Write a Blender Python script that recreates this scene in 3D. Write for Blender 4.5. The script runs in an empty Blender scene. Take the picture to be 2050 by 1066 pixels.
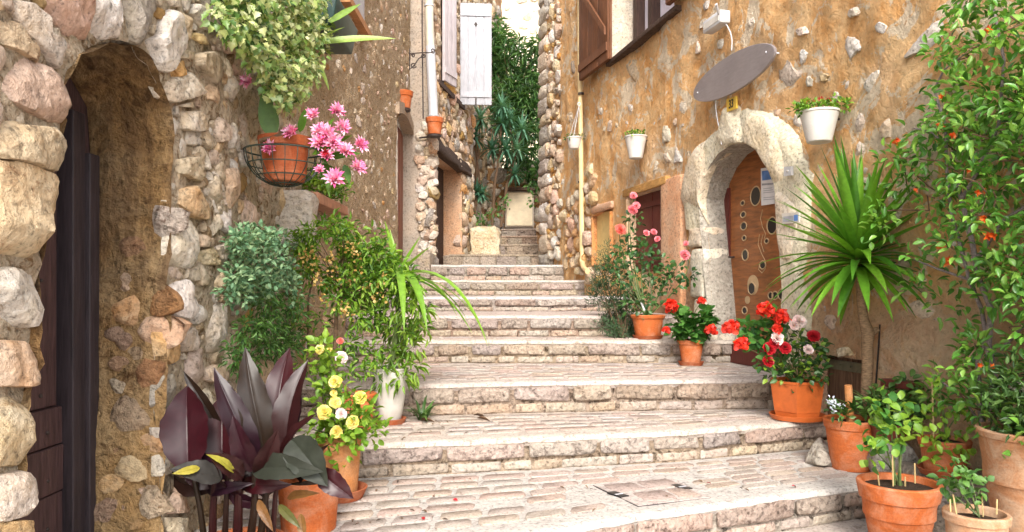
import bpy, bmesh, math, random
import numpy as np
from mathutils import Vector, Matrix, noise

random.seed(7)
RNG = np.random.default_rng(11)
scene = bpy.context.scene
COL = scene.collection
R = math.radians

# ------------------------------------------------------------------ camera, sky, sun, exposure
F = 1500.0                      # focal length in photograph pixels
CX, HY = 1025.0, 580.0          # centre column and horizon row
cam_d = bpy.data.cameras.new('camera')
cam_d.sensor_width = 36.0
cam_d.lens = 36.0 * F / 2050.0
cam_d.shift_y = (HY - 533.0) / 2050.0
cam_d.clip_start = 0.05
cam_d.clip_end = 500
cam = bpy.data.objects.new('camera', cam_d)
cam.rotation_euler = (R(90), 0, 0)
COL.objects.link(cam)
scene.camera = cam

world = bpy.data.worlds.new('World')
scene.world = world
world.use_nodes = True
wn = world.node_tree.nodes
wl = world.node_tree.links
bg = wn['Background']
sky = wn.new('ShaderNodeTexSky')
sky.sky_type = 'NISHITA'
sky.sun_disc = False
SUN_EL, SUN_AZ = 38.0, 178.0    # azimuth measured clockwise from +Y
sky.sun_elevation = R(SUN_EL)
sky.sun_rotation = R(SUN_AZ)
sky.air_density = 1.0
sky.dust_density = 3.0
hs = wn.new('ShaderNodeHueSaturation')
hs.inputs['Saturation'].default_value = 0.30      # thin high cloud greys the blue
wl.new(sky.outputs[0], hs.inputs['Color'])
wl.new(hs.outputs[0], bg.inputs['Color'])
bg.inputs['Strength'].default_value = 0.15

sun_d = bpy.data.lights.new('sun', 'SUN')
sun_d.energy = 1.1
sun_d.angle = R(14)
sun_d.color = (1.0, 0.94, 0.84)
sun = bpy.data.objects.new('sun', sun_d)
COL.objects.link(sun)
_az, _el = R(SUN_AZ), R(SUN_EL)
to_sun = Vector((math.sin(_az) * math.cos(_el), math.cos(_az) * math.cos(_el), math.sin(_el)))
sun.rotation_euler = to_sun.to_track_quat('Z', 'Y').to_euler()

vs = scene.view_settings
scene.display_settings.display_device = 'sRGB'
vs.view_transform = 'Standard'
vs.look = 'None'
vs.gamma = 1.0
vs.use_curve_mapping = False
vs.exposure = 1.72
scene.cycles.max_bounces = 8
scene.cycles.diffuse_bounces = 4
scene.cycles.transparent_max_bounces = 8

# ------------------------------------------------------------------ object helpers
LOC = {}

def tag(o, label=None, cat=None, group=None, kind=None):
    if label: o['label'] = label
    if cat: o['category'] = cat
    if group: o['group'] = group
    if kind: o['kind'] = kind
    return o

def thing(name, loc, label, cat, group=None, kind=None):
    o = bpy.data.objects.new(name, None)
    o.empty_display_size = 0.1
    COL.objects.link(o)
    o.location = loc
    LOC[o.name] = Vector(loc)
    return tag(o, label, cat, group, kind)

def link_mesh(name, me, parent=None):
    o = bpy.data.objects.new(name, me)
    COL.objects.link(o)
    if parent is not None:
        o.parent = parent
        LOC[o.name] = LOC[parent.name].copy()
    else:
        LOC[o.name] = Vector((0, 0, 0))
    return o

class MB:
    """collects shapes in world coordinates; build() links them as one mesh object"""
    def __init__(self):
        self.v, self.f, self.m = [], [], []
    def add(self, vs_, fs, mi=0):
        b = len(self.v)
        self.v.extend([tuple(p) for p in vs_])
        self.f.extend([tuple(i + b for i in f) for f in fs])
        self.m.extend([mi] * len(fs))
    def hexa(self, c, mi=0):
        self.add(c, [(0, 3, 2, 1), (4, 5, 6, 7), (0, 1, 5, 4), (1, 2, 6, 5), (2, 3, 7, 6), (3, 0, 4, 7)], mi)
    def box(self, x0, x1, y0, y1, z0, z1, mi=0):
        self.hexa([(x0, y0, z0), (x1, y0, z0), (x1, y1, z0), (x0, y1, z0),
                   (x0, y0, z1), (x1, y0, z1), (x1, y1, z1), (x0, y1, z1)], mi)
    def obox(self, fr, s0, s1, z0, z1, d0, d1, mi=0):
        P = fr.P
        self.hexa([P(s0, z0, d0), P(s1, z0, d0), P(s1, z0, d1), P(s0, z0, d1),
                   P(s0, z1, d0), P(s1, z1, d0), P(s1, z1, d1), P(s0, z1, d1)], mi)
    def tube(self, path, r, n=6, mi=0, cap=True):
        path = [Vector(p) for p in path]
        k = len(path)
        rs = r if isinstance(r, (list, tuple)) else [r] * k
        ref = Vector((0.31, 0.17, 0.94))
        vv = []
        for i, p in enumerate(path):
            t = (path[min(i + 1, k - 1)] - path[max(i - 1, 0)])
            if t.length < 1e-9: t = Vector((0, 0, 1))
            t.normalize()
            a = t.cross(ref)
            if a.length < 1e-3: a = t.cross(Vector((1, 0, 0)))
            a.normalize()
            b = t.cross(a)
            for j in range(n):
                w = 2 * math.pi * j / n
                vv.append(p + (a * math.cos(w) + b * math.sin(w)) * rs[i])
        ff = []
        for i in range(k - 1):
            for j in range(n):
                ff.append((i * n + j, i * n + (j + 1) % n, (i + 1) * n + (j + 1) % n, (i + 1) * n + j))
        if cap:
            ff.append(tuple(range(n))[::-1])
            ff.append(tuple((k - 1) * n + j for j in range(n)))
        self.add(vv, ff, mi)
    def lathe(self, prof, c, n=32, mi=0, sy=1.0, rot=0.0, jit=0.0):
        vv, ff = [], []
        for (r, z) in prof:
            for j in range(n):
                w = 2 * math.pi * j / n + rot
                q = 1 + (jit * noise.noise(Vector((math.cos(w) * 2, math.sin(w) * 2, z * 9 + c[0] * 5))) if jit else 0)
                vv.append((c[0] + r * q * math.cos(w), c[1] + r * q * sy * math.sin(w), c[2] + z))
        k = len(prof)
        for i in range(k - 1):
            for j in range(n):
                ff.append((i * n + j, i * n + (j + 1) % n, (i + 1) * n + (j + 1) % n, (i + 1) * n + j))
        ff.append(tuple(range(n))[::-1])
        ff.append(tuple((k - 1) * n + j for j in range(n)))
        self.add(vv, ff, mi)
    def sphere(self, c, r, n=8, mi=0, sz=1.0):
        prof = [(r * math.sin(math.pi * i / n), -r * sz * math.cos(math.pi * i / n)) for i in range(1, n)]
        self.lathe(prof, c, n=n + 2, mi=mi)
    def build(self, name, mats, parent=None, smooth=True, angle=40, kind=None):
        me = bpy.data.meshes.new(name)
        off = LOC[parent.name] if parent is not None else Vector((0, 0, 0))
        v = np.array(self.v, dtype=float).reshape(-1, 3) - np.array(off)
        me.from_pydata(v.tolist(), [], self.f)
        if not isinstance(mats, (list, tuple)): mats = [mats]
        for m in mats: me.materials.append(m)
        if len(mats) > 1: me.polygons.foreach_set('material_index', self.m)
        if smooth:
            me.polygons.foreach_set('use_smooth', [True] * len(me.polygons))
            if angle < 180: me.set_sharp_from_angle(angle=R(angle))
        me.update()
        o = link_mesh(name, me, parent)
        if kind: o['kind'] = kind
        return o

class Frame:
    """a wall plane: P(s, z, d) = along, up, out of the wall"""
    def __init__(self, o, e, n):
        self.o, self.e, self.n = Vector(o), Vector(e).normalized(), Vector(n).normalized()
    def P(self, s, z, d=0.0):
        return self.o + self.e * s + Vector((0, 0, z)) + self.n * d
    def px(self, x, y, d=0.0):
        ray = Vector(((x - CX) / F, 1.0, (HY - y) / F))
        o = self.o + self.n * d
        t = o.dot(self.n) / ray.dot(self.n)
        p = ray * t
        return ((p - o).dot(self.e), p.z)
    def poly(self, pts, d=0.0):
        return [self.px(x, y, d) for x, y in pts]

def at(x, y, Y):
    return Vector(((x - CX) / F * Y, Y, (HY - y) / F * Y))

LW = Frame((-1.30, 0, 0), (0, 1, 0), (1, 0, 0))            # left rubble house
PW = Frame((-1.42, 0, 0), (0, 1, 0), (1, 0, 0))            # left plastered house
K = 0.24
RW = Frame((3.10, 0, 0), (-K, 1, 0), (-1, -K, 0))          # right ochre house
SQ = math.sqrt(1 + K * K)
TW = Frame((-1.12, 10.5, 0), (0.17, 1, 0), (1, -0.17, 0))  # far left house

# ------------------------------------------------------------------ materials
def new_mat(name):
    m = bpy.data.materials.new(name)
    m.use_nodes = True
    nt = m.node_tree
    return m, nt.nodes, nt.links, nt.nodes['Principled BSDF']

def _pos(N, L, scale=(1, 1, 1)):
    g = N.new('ShaderNodeNewGeometry')
    mp = N.new('ShaderNodeMapping')
    mp.inputs['Scale'].default_value = scale
    L.new(g.outputs['Position'], mp.inputs['Vector'])
    return mp.outputs[0]

def _noise(N, L, vec, scale, detail=6, rough=0.6, dist=0.0):
    n = N.new('ShaderNodeTexNoise')
    n.inputs['Scale'].default_value = scale
    n.inputs['Detail'].default_value = detail
    n.inputs['Roughness'].default_value = rough
    n.inputs['Distortion'].default_value = dist
    L.new(vec, n.inputs['Vector'])
    return n.outputs['Fac']

def _ramp(N, L, fac, stops):
    r = N.new('ShaderNodeValToRGB')
    el = r.color_ramp.elements
    while len(el) < len(stops): el.new(0.5)
    for e, (p, c) in zip(el, stops):
        e.position = p
        e.color = c if len(c) == 4 else (*c, 1)
    L.new(fac, r.inputs['Fac'])
    return r.outputs['Color']

def _mix(N, L, fac, a, b, mode='MIX'):
    m = N.new('ShaderNodeMix')
    m.data_type = 'RGBA'
    m.blend_type = mode
    for sock, val in ((0, fac), (6, a), (7, b)):
        if hasattr(val, 'is_linked'): L.new(val, m.inputs[sock])
        elif isinstance(val, (int, float)): m.inputs[sock].default_value = val
        else: m.inputs[sock].default_value = (*val, 1)
    return m.outputs[2]

def _math(N, L, op, a, b=None):
    m = N.new('ShaderNodeMath')
    m.operation = op
    for i, val in enumerate((a, b)):
        if val is None: continue
        if hasattr(val, 'is_linked'): L.new(val, m.inputs[i])
        else: m.inputs[i].default_value = val
    return m.outputs[0]

def _bump(N, L, B, height, strength=0.5, dist=0.01):
    b = N.new('ShaderNodeBump')
    b.inputs['Strength'].default_value = strength
    b.inputs['Distance'].default_value = dist
    L.new(height, b.inputs['Height'])
    L.new(b.outputs[0], B.inputs['Normal'])

def bw(v):
    return (v, v, v)

def stone_mat(name, a, b, dark, var=0.25, sc=7.0, bump=0.6, bdist=0.012, spots=0.62, pit=True, fine=45.0):
    m, N, L, B = new_mat(name)
    p = _pos(N, L)
    n1 = _noise(N, L, p, sc, 7, 0.65, 0.3)
    col = _mix(N, L, _ramp(N, L, n1, [(0.38, bw(0)), (0.62, bw(1))]), a, b)
    n2 = _noise(N, L, p, fine, 5, 0.7)
    n3 = _noise(N, L, p, sc * 2.6, 6, 0.7, 0.6)
    sp = _ramp(N, L, n3, [(spots - 0.03, bw(0)), (spots + 0.08, bw(1))])
    col = _mix(N, L, sp, col, dark)
    fi = _ramp(N, L, n2, [(0.34, bw(0.30)), (0.45, bw(0.88)), (0.66, bw(1.15))])
    col = _mix(N, L, 0.85, col, fi, 'MULTIPLY')
    oi = N.new('ShaderNodeObjectInfo')
    hsv = N.new('ShaderNodeHueSaturation')
    L.new(col, hsv.inputs['Color'])
    r1 = oi.outputs['Random']
    v = _math(N, L, 'ADD', _math(N, L, 'MULTIPLY', r1, var * 2), 1 - var)
    L.new(v, hsv.inputs['Value'])
    r2 = _math(N, L, 'FRACT', _math(N, L, 'MULTIPLY', r1, 7.31))
    L.new(_math(N, L, 'ADD', _math(N, L, 'MULTIPLY', r2, 0.55), 0.72), hsv.inputs['Saturation'])
    r3 = _math(N, L, 'FRACT', _math(N, L, 'MULTIPLY', r1, 13.7))
    L.new(_math(N, L, 'ADD', _math(N, L, 'MULTIPLY', r3, 0.03), 0.485), hsv.inputs['Hue'])
    L.new(hsv.outputs[0], B.inputs['Base Color'])
    B.inputs['Roughness'].default_value = 0.9
    B.inputs['Specular IOR Level'].default_value = 0.2
    h = _math(N, L, 'ADD', _math(N, L, 'MULTIPLY', n1, 1.2), _math(N, L, 'MULTIPLY', n2, 0.5))
    h = _math(N, L, 'ADD', h, _math(N, L, 'MULTIPLY', n3, 0.8))
    if pit:
        vo = N.new('ShaderNodeTexVoronoi')
        vo.inputs['Scale'].default_value = sc * 4
        L.new(p, vo.inputs['Vector'])
        h = _math(N, L, 'ADD', h, _math(N, L, 'MULTIPLY', vo.outputs['Distance'], 0.5))
    _bump(N, L, B, h, bump, bdist * 2.2)
    return m

def paint_mat(name, c, rough=0.5, var=0.12, grain=None, bump=0.15, spec=0.4, wear=None, scale=14.0, metal=0.0):
    """wood, clay, painted things: colour with patches, optional grain direction scale and wear colour"""
    m, N, L, B = new_mat(name)
    p = _pos(N, L, grain or (1, 1, 1))
    n1 = _noise(N, L, p, scale, 7, 0.65, 0.4)
    n0 = _noise(N, L, _pos(N, L), 5.0, 4, 0.6)
    lo = tuple(max(0, x * (1 - var * 2.2)) for x in c)
    hi = tuple(min(1, x * (1 + var * 1.5)) for x in c)
    col = _mix(N, L, _ramp(N, L, n1, [(0.3, bw(0)), (0.7, bw(1))]), lo, hi)
    col = _mix(N, L, 0.7, col, _ramp(N, L, n0, [(0.3, bw(0.8)), (0.7, bw(1.1))]), 'MULTIPLY')
    if wear:
        n3 = _noise(N, L, p, scale * 1.7, 6, 0.7, 0.8)
        col = _mix(N, L, _ramp(N, L, n3, [(0.6, bw(0)), (0.7, bw(1))]), col, wear)
    L.new(col, B.inputs['Base Color'])
    B.inputs['Roughness'].default_value = rough
    B.inputs['Specular IOR Level'].default_value = spec
    B.inputs['Metallic'].default_value = metal
    _bump(N, L, B, n1, bump, 0.006)
    return m

def leaf_mat(name, cols, rough=0.42, trans=0.3, edge=None, vein=True):
    m, N, L, B = new_mat(name)
    at_ = N.new('ShaderNodeAttribute')
    at_.attribute_name = 'rnd'
    oi = N.new('ShaderNodeObjectInfo')
    f = _math(N, L, 'FRACT', _math(N, L, 'ADD', at_.outputs['Fac'], oi.outputs['Random']))
    n = len(cols)
    col = _ramp(N, L, f, [((i + 0.5) / n, c) for i, c in enumerate(cols)])
    nz = _noise(N, L, _pos(N, L), 38.0, 4, 0.6)
    col = _mix(N, L, 0.8, col, _ramp(N, L, nz, [(0.3, bw(0.72)), (0.7, bw(1.2))]), 'MULTIPLY')
    L.new(col, B.inputs['Base Color'])
    B.inputs['Roughness'].default_value = rough
    B.inputs['Specular IOR Level'].default_value = 0.45
    tr = N.new('ShaderNodeBsdfTranslucent')
    tc = _mix(N, L, 1.0, col, (1.25, 1.25, 0.55), 'MULTIPLY')
    L.new(tc, tr.inputs['Color'])
    mx = N.new('ShaderNodeMixShader')
    mx.inputs[0].default_value = trans
    out = N['Material Output']
    L.new(B.outputs[0], mx.inputs[1])
    L.new(tr.outputs[0], mx.inputs[2])
    L.new(mx.outputs[0], out.inputs['Surface'])
    return m

M = {}
M['white_stone'] = stone_mat('white limestone', (0.66, 0.60, 0.54), (0.58, 0.48, 0.37), (0.32, 0.22, 0.14), 0.10, 6, 0.85, 0.014, 0.66)
M['cream_stone'] = stone_mat('cream limestone', (0.62, 0.52, 0.40), (0.54, 0.40, 0.26), (0.27, 0.16, 0.09), 0.12, 6, 0.85, 0.014, 0.64)
M['pink_stone'] = stone_mat('pinkish limestone', (0.60, 0.47, 0.38), (0.54, 0.39, 0.29), (0.27, 0.16, 0.11), 0.12, 6, 0.85, 0.014, 0.64)
M['ochre_stone'] = stone_mat('ochre stone', (0.56, 0.34, 0.17), (0.56, 0.42, 0.27), (0.26, 0.13, 0.06), 0.14, 6, 0.85, 0.014, 0.62)
M['grey_stone'] = stone_mat('grey stone', (0.36, 0.31, 0.27), (0.42, 0.35, 0.27), (0.16, 0.12, 0.09), 0.16, 7, 0.85, 0.014, 0.63)
M['brown_stone'] = stone_mat('brown stone', (0.30, 0.19, 0.10), (0.38, 0.25, 0.13), (0.12, 0.07, 0.04), 0.16, 7, 0.85, 0.014, 0.63)
M['mortar'] = stone_mat('rubble mortar', (0.58, 0.44, 0.325), (0.64, 0.52, 0.40), (0.24, 0.135, 0.07), 0.0, 8, 1.0, 0.03, 0.56, fine=42)
M['riser_stone'] = stone_mat('step riser stone', (0.345, 0.27, 0.22), (0.40, 0.33, 0.28), (0.15, 0.11, 0.09), 0.15, 8, 0.95, 0.012, 0.56)
M['riser_brick'] = stone_mat('step riser brick', (0.39, 0.305, 0.235), (0.42, 0.345, 0.285), (0.20, 0.14, 0.105), 0.12, 9, 0.8, 0.010, 0.58)
M['tread'] = stone_mat('worn lime mortar of the steps', (0.46, 0.40, 0.36), (0.50, 0.445, 0.40), (0.31, 0.25, 0.215), 0.0, 5, 0.6, 0.008, 0.58, fine=60)
M['step_joint'] = stone_mat('joint mortar of the risers', (0.40, 0.33, 0.265), (0.32, 0.25, 0.195), (0.08, 0.06, 0.045), 0.0, 6, 0.9, 0.014, 0.54)
M['paver'] = stone_mat('pinkish paver', (0.385, 0.31, 0.265), (0.43, 0.355, 0.31), (0.28, 0.22, 0.19), 0.07, 9, 0.6, 0.006, 0.60, fine=80)
M['dark_riser'] = stone_mat('dark alley stone', (0.28, 0.22, 0.17), (0.34, 0.27, 0.20), (0.12, 0.09, 0.07), 0.16, 8, 0.9, 0.014, 0.60)  # darker stone for the alley steps and part of the terrace wall

# ------------------------------------------------------------------ stone and wall builders
def resample(pts, n):
    P = np.array(pts + [pts[0]], dtype=float)
    seg = np.hypot(*np.diff(P, axis=0).T)
    cum = np.concatenate([[0], np.cumsum(seg)])
    t = np.linspace(0, cum[-1], n, endpoint=False)
    return list(zip(np.interp(t, cum, P[:, 0]), np.interp(t, cum, P[:, 1])))

def chaikin(pts, q=0.2):
    out = []
    for i in range(len(pts)):
        a, b = pts[i], pts[(i + 1) % len(pts)]
        out.append((a[0] * (1 - q) + b[0] * q, a[1] * (1 - q) + b[1] * q))
        out.append((a[0] * q + b[0] * (1 - q), a[1] * q + b[1] * (1 - q)))
    return out

def stone_into(mb, fr, poly, proud=0.04, n=18, d0=-0.02, amp=None, seed=None, mi=0, tilt=0.10, rings=5, jag=0.12, q=0.07, facets=6, base=None):
    """an irregular stone with a broken outline and chisel facets, set into a wall"""
    seed = random.random() * 50 if seed is None else seed
    pts = resample(chaikin(poly, q), n)
    cx = sum(p[0] for p in pts) / n
    cy = sum(p[1] for p in pts) / n
    size = math.sqrt(sum((p[0] - cx) ** 2 + (p[1] - cy) ** 2 for p in pts) / n)
    amp = size * 0.16 if amp is None else amp
    tx, ty = random.uniform(-tilt, tilt), random.uniform(-tilt, tilt)
    f1, f2, f3 = 0.9 / size, 2.3 / size, 5.5 / size
    pl = []
    for _ in range(facets):
        w = random.uniform(0, 6.283)
        pl.append((math.cos(w), math.sin(w), random.uniform(0.15, 0.75) * size, random.uniform(0.25, 0.7)))
    prof = {3: [(1.0, d0), (0.985, proud * 0.72), (0.84, proud)],
            5: [(1.0, d0), (0.99, proud * 0.72), (0.945, proud * 0.97), (0.66, proud), (0.33, proud)],
            7: [(1.0, d0), (0.992, proud * 0.62), (0.955, proud * 0.93), (0.82, proud), (0.60, proud), (0.40, proud), (0.2, proud)]}[rings]
    vs_, fs = [], []
    b0 = base(cx, cy) if base else 0.0
    def height(s2, z2, d):
        ds, dz = s2 - cx, z2 - cy
        for (a, b, o_, sl) in pl:
            d -= max(0.0, (a * ds + b * dz - o_)) * sl
        d += amp * (noise.noise(Vector((s2 * f1, z2 * f1, seed))) * 0.7 + noise.noise(Vector((s2 * f2, z2 * f2, seed + 9))) * 0.5 + noise.noise(Vector((s2 * f3, z2 * f3, seed + 19))) * 0.3)
        return d + ds * tx + dz * ty
    for ri, (k, d) in enumerate(prof):
        for (s, z) in pts:
            ds, dz = (s - cx), (z - cy)
            qq = 1 + jag * (noise.noise(Vector((s * f1 + seed, z * f1, 3.1))) + 0.8 * noise.noise(Vector((s * f2 + seed, z * f2, 7.1))))
            s2, z2 = cx + ds * k * qq, cy + dz * k * qq
            vs_.append(fr.P(s2, z2, b0 + (height(s2, z2, d) if ri else d)))
    vs_.append(fr.P(cx, cy, b0 + height(cx, cy, proud)))
    kk = len(prof)
    for i in range(kk - 1):
        for j in range(n):
            fs.append((i * n + j, i * n + (j + 1) % n, (i + 1) * n + (j + 1) % n, (i + 1) * n + j))
    top = kk * n
    for j in range(n):
        fs.append(((kk - 1) * n + j, (kk - 1) * n + (j + 1) % n, top))
    mb.add(vs_, fs, mi)

def stone(name, parent, fr, poly, mat, **kw):
    mb = MB()
    stone_into(mb, fr, poly, **kw)
    return mb.build(name, mat, parent, angle=34)

def in_poly(P, poly):
    P = np.atleast_2d(P)
    x, y = P[:, 0], P[:, 1]
    ins = np.zeros(len(P), bool)
    j = len(poly) - 1
    for i in range(len(poly)):
        xi, yi = poly[i]
        xj, yj = poly[j]
        if yi != yj:
            ins ^= ((yi > y) != (yj > y)) & (x < (xj - xi) * (y - yi) / (yj - yi) + xi)
        j = i
    return ins

def nearest_on(P, poly):
    """distance to the outline and the nearest point on it"""
    P = np.atleast_2d(P)
    best = np.full(len(P), 1e9)
    bp = P.copy()
    for i in range(len(poly)):
        a = np.array(poly[i], float)
        b = np.array(poly[(i + 1) % len(poly)], float)
        ab = b - a
        t = np.clip(((P - a) @ ab) / max(ab @ ab, 1e-12), 0, 1)
        q = a + t[:, None] * ab
        d = np.hypot(*(P - q).T)
        k = d < best
        best[k] = d[k]
        bp[k] = q[k]
    return best, bp

def wall_sheet(name, fr, s0, s1, z0, z1, res, mat, parent, holes=(), disp=None, thick=0.0):
    ns, nz = int((s1 - s0) / res) + 1, int((z1 - z0) / res) + 1
    S, Z = np.meshgrid(np.linspace(s0, s1, ns), np.linspace(z0, z1, nz), indexing='ij')
    P = np.stack([S.ravel(), Z.ravel()], 1)
    dead = np.zeros(len(P), bool)
    for h in holes:
        d, q = nearest_on(P, h)
        ins = in_poly(P, h)
        near = d < res * 0.75
        P[near] = q[near]
        dead |= ins & ~near
    idx = np.arange(ns * nz).reshape(ns, nz)
    quads = np.stack([idx[:-1, :-1], idx[1:, :-1], idx[1:, 1:], idx[:-1, 1:]], -1).reshape(-1, 4)
    keep = ~dead[quads].any(1)
    cen = P[quads].mean(1)
    for h in holes: keep &= ~in_poly(cen, h)
    quads = quads[keep]
    D = np.array([disp(s, z) for s, z in P]) if disp else np.zeros(len(P))
    o, e, n = np.array(fr.o), np.array(fr.e), np.array(fr.n)
    W = o + P[:, :1] * e + P[:, 1:2] * np.array([0, 0, 1.0]) + D[:, None] * n
    mb = MB()
    mb.v = W.tolist()
    flip = np.cross(np.array(fr.e), [0, 0, 1]) @ n < 0
    mb.f = [tuple(q[::-1]) if flip else tuple(q) for q in quads.tolist()]
    mb.m = [0] * len(mb.f)
    return mb.build(name, mat, parent, angle=180)

def reveal(name, fr, hole, depth, mat, parent, skip=(), amp=0.01, nd=5, d0=0.0, step=0.06):
    """the sides of an opening, from the wall face inwards"""
    mb = MB()
    pts = []
    n = len(hole)
    for i in range(n):
        if i in skip: continue
        a, b = hole[i], hole[(i + 1) % n]
        L_ = math.hypot(b[0] - a[0], b[1] - a[1])
        k = max(1, int(L_ / step))
        vs_, fs = [], []
        for t in range(k + 1):
            s, z = a[0] + (b[0] - a[0]) * t / k, a[1] + (b[1] - a[1]) * t / k
            for q in range(nd + 1):
                d = d0 - (depth + d0) * q / nd
                w = amp * (0 if q in (nd,) else 1)
                p = Vector(fr.P(s, z, d))
                j = noise.noise_vector(p * 7.0) * w + noise.noise_vector(p * 22.0) * w * 0.4
                vs_.append(p + j)
        for t in range(k):
            for q in range(nd):
                A = t * (nd + 1) + q
                fs.append((A, A + 1, A + nd + 2, A + nd + 1))
        mb.add(vs_, fs)
    return mb.build(name, mat, parent, angle=60)

def pack(fr_region, avoid, sizes, tries, rng, aspect=1.5, holes=(), gap=1.0, hole_gap=0.01):
    """dart throwing: [(s, z, r)] filling a polygon with blobs, larger ones first; aspect stretches along s"""
    reg = np.array(fr_region)
    lo, hi = reg.min(0), reg.max(0)
    C = np.zeros((0, 3))
    out = []
    for rmax, rmin, n in sizes:
        cand = rng.uniform(lo, hi, (n, 2))
        cand = cand[in_poly(cand, fr_region)]
        dist = np.full(len(cand), 1e9)
        for pl in avoid:
            d, _ = nearest_on(cand, pl)
            d[in_poly(cand, pl)] = -1
            dist = np.minimum(dist, d)
        for pl in holes:
            d, _ = nearest_on(cand, pl)
            d[in_poly(cand, pl)] = -1
            dist = np.minimum(dist, d - hole_gap)
        for (s, z), d0 in zip(cand, dist):
            if d0 < rmin: continue
            r = min(rmax, d0)
            if len(out):
                A = np.array(out)
                dd = np.hypot((A[:, 0] - s) / aspect, A[:, 1] - z) - A[:, 2]
                r = min(r, dd.min())
            if r < rmin: continue
            out.append((s, z, min(r, rmax * rng.uniform(0.75, 1))))
    return out

def blob_poly(s, z, r, aspect, rng, sq=0.9):
    n = int(rng.integers(5, 9))
    ph = rng.uniform(0, 6.28)
    pts = []
    for i in range(n):
        w = ph + 2 * math.pi * (i + rng.uniform(-0.28, 0.28)) / n
        c, q = math.cos(w), math.sin(w)
        k = (abs(c) ** 3.2 + abs(q) ** 3.2) ** (-1 / 3.2)
        rr = r * (1 + (k - 1) * sq) * rng.uniform(0.88, 1.22)
        pts.append((s + rr * aspect * c, z + rr * q))
    return pts

def rubble(parent, fr, items, mats, weights, aspect, proud, rng, n_ind=300, n=12, rings=3, name='stone', jag=0.12, base=None):
    """stones from pack(): the n_ind that show largest are parts, the rest one part"""
    def shown(it):
        p = fr.P(it[0], it[1])
        return it[2] / max(0.5, p.y) if p.y > 0.3 else 0
    order = sorted(items, key=shown, reverse=True)
    rest = {}
    for i, (s, z, r) in enumerate(order):
        mat = mats[rng.choice(len(mats), p=weights)]
        poly = blob_poly(s, z, r, aspect, rng)
        kw = dict(proud=proud * min(1.3, 0.5 + r / 0.09) * rng.uniform(0.5, 1.2), n=n + 4 if r > 0.03 else 9, rings=5 if r > 0.05 else rings, jag=jag, base=base)
        if i < n_ind:
            stone(name, parent, fr, poly, mat, **kw)
        else:
            rest.setdefault(mat.name, (mat, MB()))[1]
            stone_into(rest[mat.name][1], fr, poly, **kw)
    if rest:
        mb = MB()
        ms = []
        for i, (m, b) in enumerate(rest.values()):
            ms.append(m)
            mb.add(b.v, b.f, i)
        mb.build('rubble', ms, parent, angle=34, kind='stuff')

def rough_block(fr_pts, bev=0.012, amp=0.006, k=4, seed=0.0, bulge=0.0):
    """a rounded, chipped block between 8 corner points (order as MB.hexa); returns verts, faces"""
    c = [Vector(p) for p in fr_pts]
    ctr = sum(c, Vector()) / 8
    def tri(u, v, w):
        a = c[0].lerp(c[1], u).lerp(c[3].lerp(c[2], u), v)
        b = c[4].lerp(c[5], u).lerp(c[7].lerp(c[6], u), v)
        return a.lerp(b, w)
    lens = [(c[1] - c[0]).length, (c[3] - c[0]).length, (c[4] - c[0]).length]
    verts, faces, key = [], [], {}
    def ticks(L_):
        e = min(0.3, bev / max(L_, 1e-4))
        return [0, e * 0.35, e] + [e + (1 - 2 * e) * i / k for i in range(1, k)] + [1 - e, 1 - e * 0.35, 1]
    T = [ticks(l) for l in lens]
    m = len(T[0]) - 1
    def vid(i, j, q):
        kk = (i, j, q)
        if kk in key: return key[kk]
        u = [T[0][i], T[1][j], T[2][q]]
        # round the corners: pull towards the inset box
        off = [0, 0, 0]
        for a in range(3):
            e = min(0.3, bev / max(lens[a], 1e-4))
            t = u[a]
            if t < e: off[a] = (t - e) / e
            elif t > 1 - e: off[a] = (t - 1 + e) / e
        nrm = math.sqrt(sum(x * x for x in off))
        if nrm > 1e-6:
            mx = max(abs(x) for x in off)
            s = mx / nrm
            for a in range(3):
                e = min(0.3, bev / max(lens[a], 1e-4))
                base = e if off[a] < 0 else (1 - e if off[a] > 0 else u[a])
                if off[a] != 0: u[a] = base + off[a] * s * e
        p = tri(*u)
        d = noise.noise_vector(p * 9 + Vector((seed, 0, 0))) * amp + noise.noise_vector(p * 26 + Vector((seed, 5, 0))) * amp * 0.6
        if bulge:
            w = (1 - (2 * u[0] - 1) ** 2) * (1 - (2 * u[2] - 1) ** 2)
            d += (p - ctr).normalized() * bulge * w
        verts.append(p + d)
        key[kk] = len(verts) - 1
        return key[kk]
    for a in range(m):
        for b in range(m):
            faces.append((vid(a, b, 0), vid(a, b + 1, 0), vid(a + 1, b + 1, 0), vid(a + 1, b, 0)))
            faces.append((vid(a, b, m), vid(a + 1, b, m), vid(a + 1, b + 1, m), vid(a, b + 1, m)))
            faces.append((vid(a, 0, b), vid(a + 1, 0, b), vid(a + 1, 0, b + 1), vid(a, 0, b + 1)))
            faces.append((vid(a, m, b), vid(a, m, b + 1), vid(a + 1, m, b + 1), vid(a + 1, m, b)))
            faces.append((vid(0, a, b), vid(0, a, b + 1), vid(0, a + 1, b + 1), vid(0, a + 1, b)))
            faces.append((vid(m, a, b), vid(m, a + 1, b), vid(m, a + 1, b + 1), vid(m, a, b + 1)))
    return verts, faces

def block(name, parent, pts, mat, **kw):
    mb = MB()
    mb.add(*rough_block(pts, **kw))
    return mb.build(name, mat, parent, angle=50)

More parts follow.
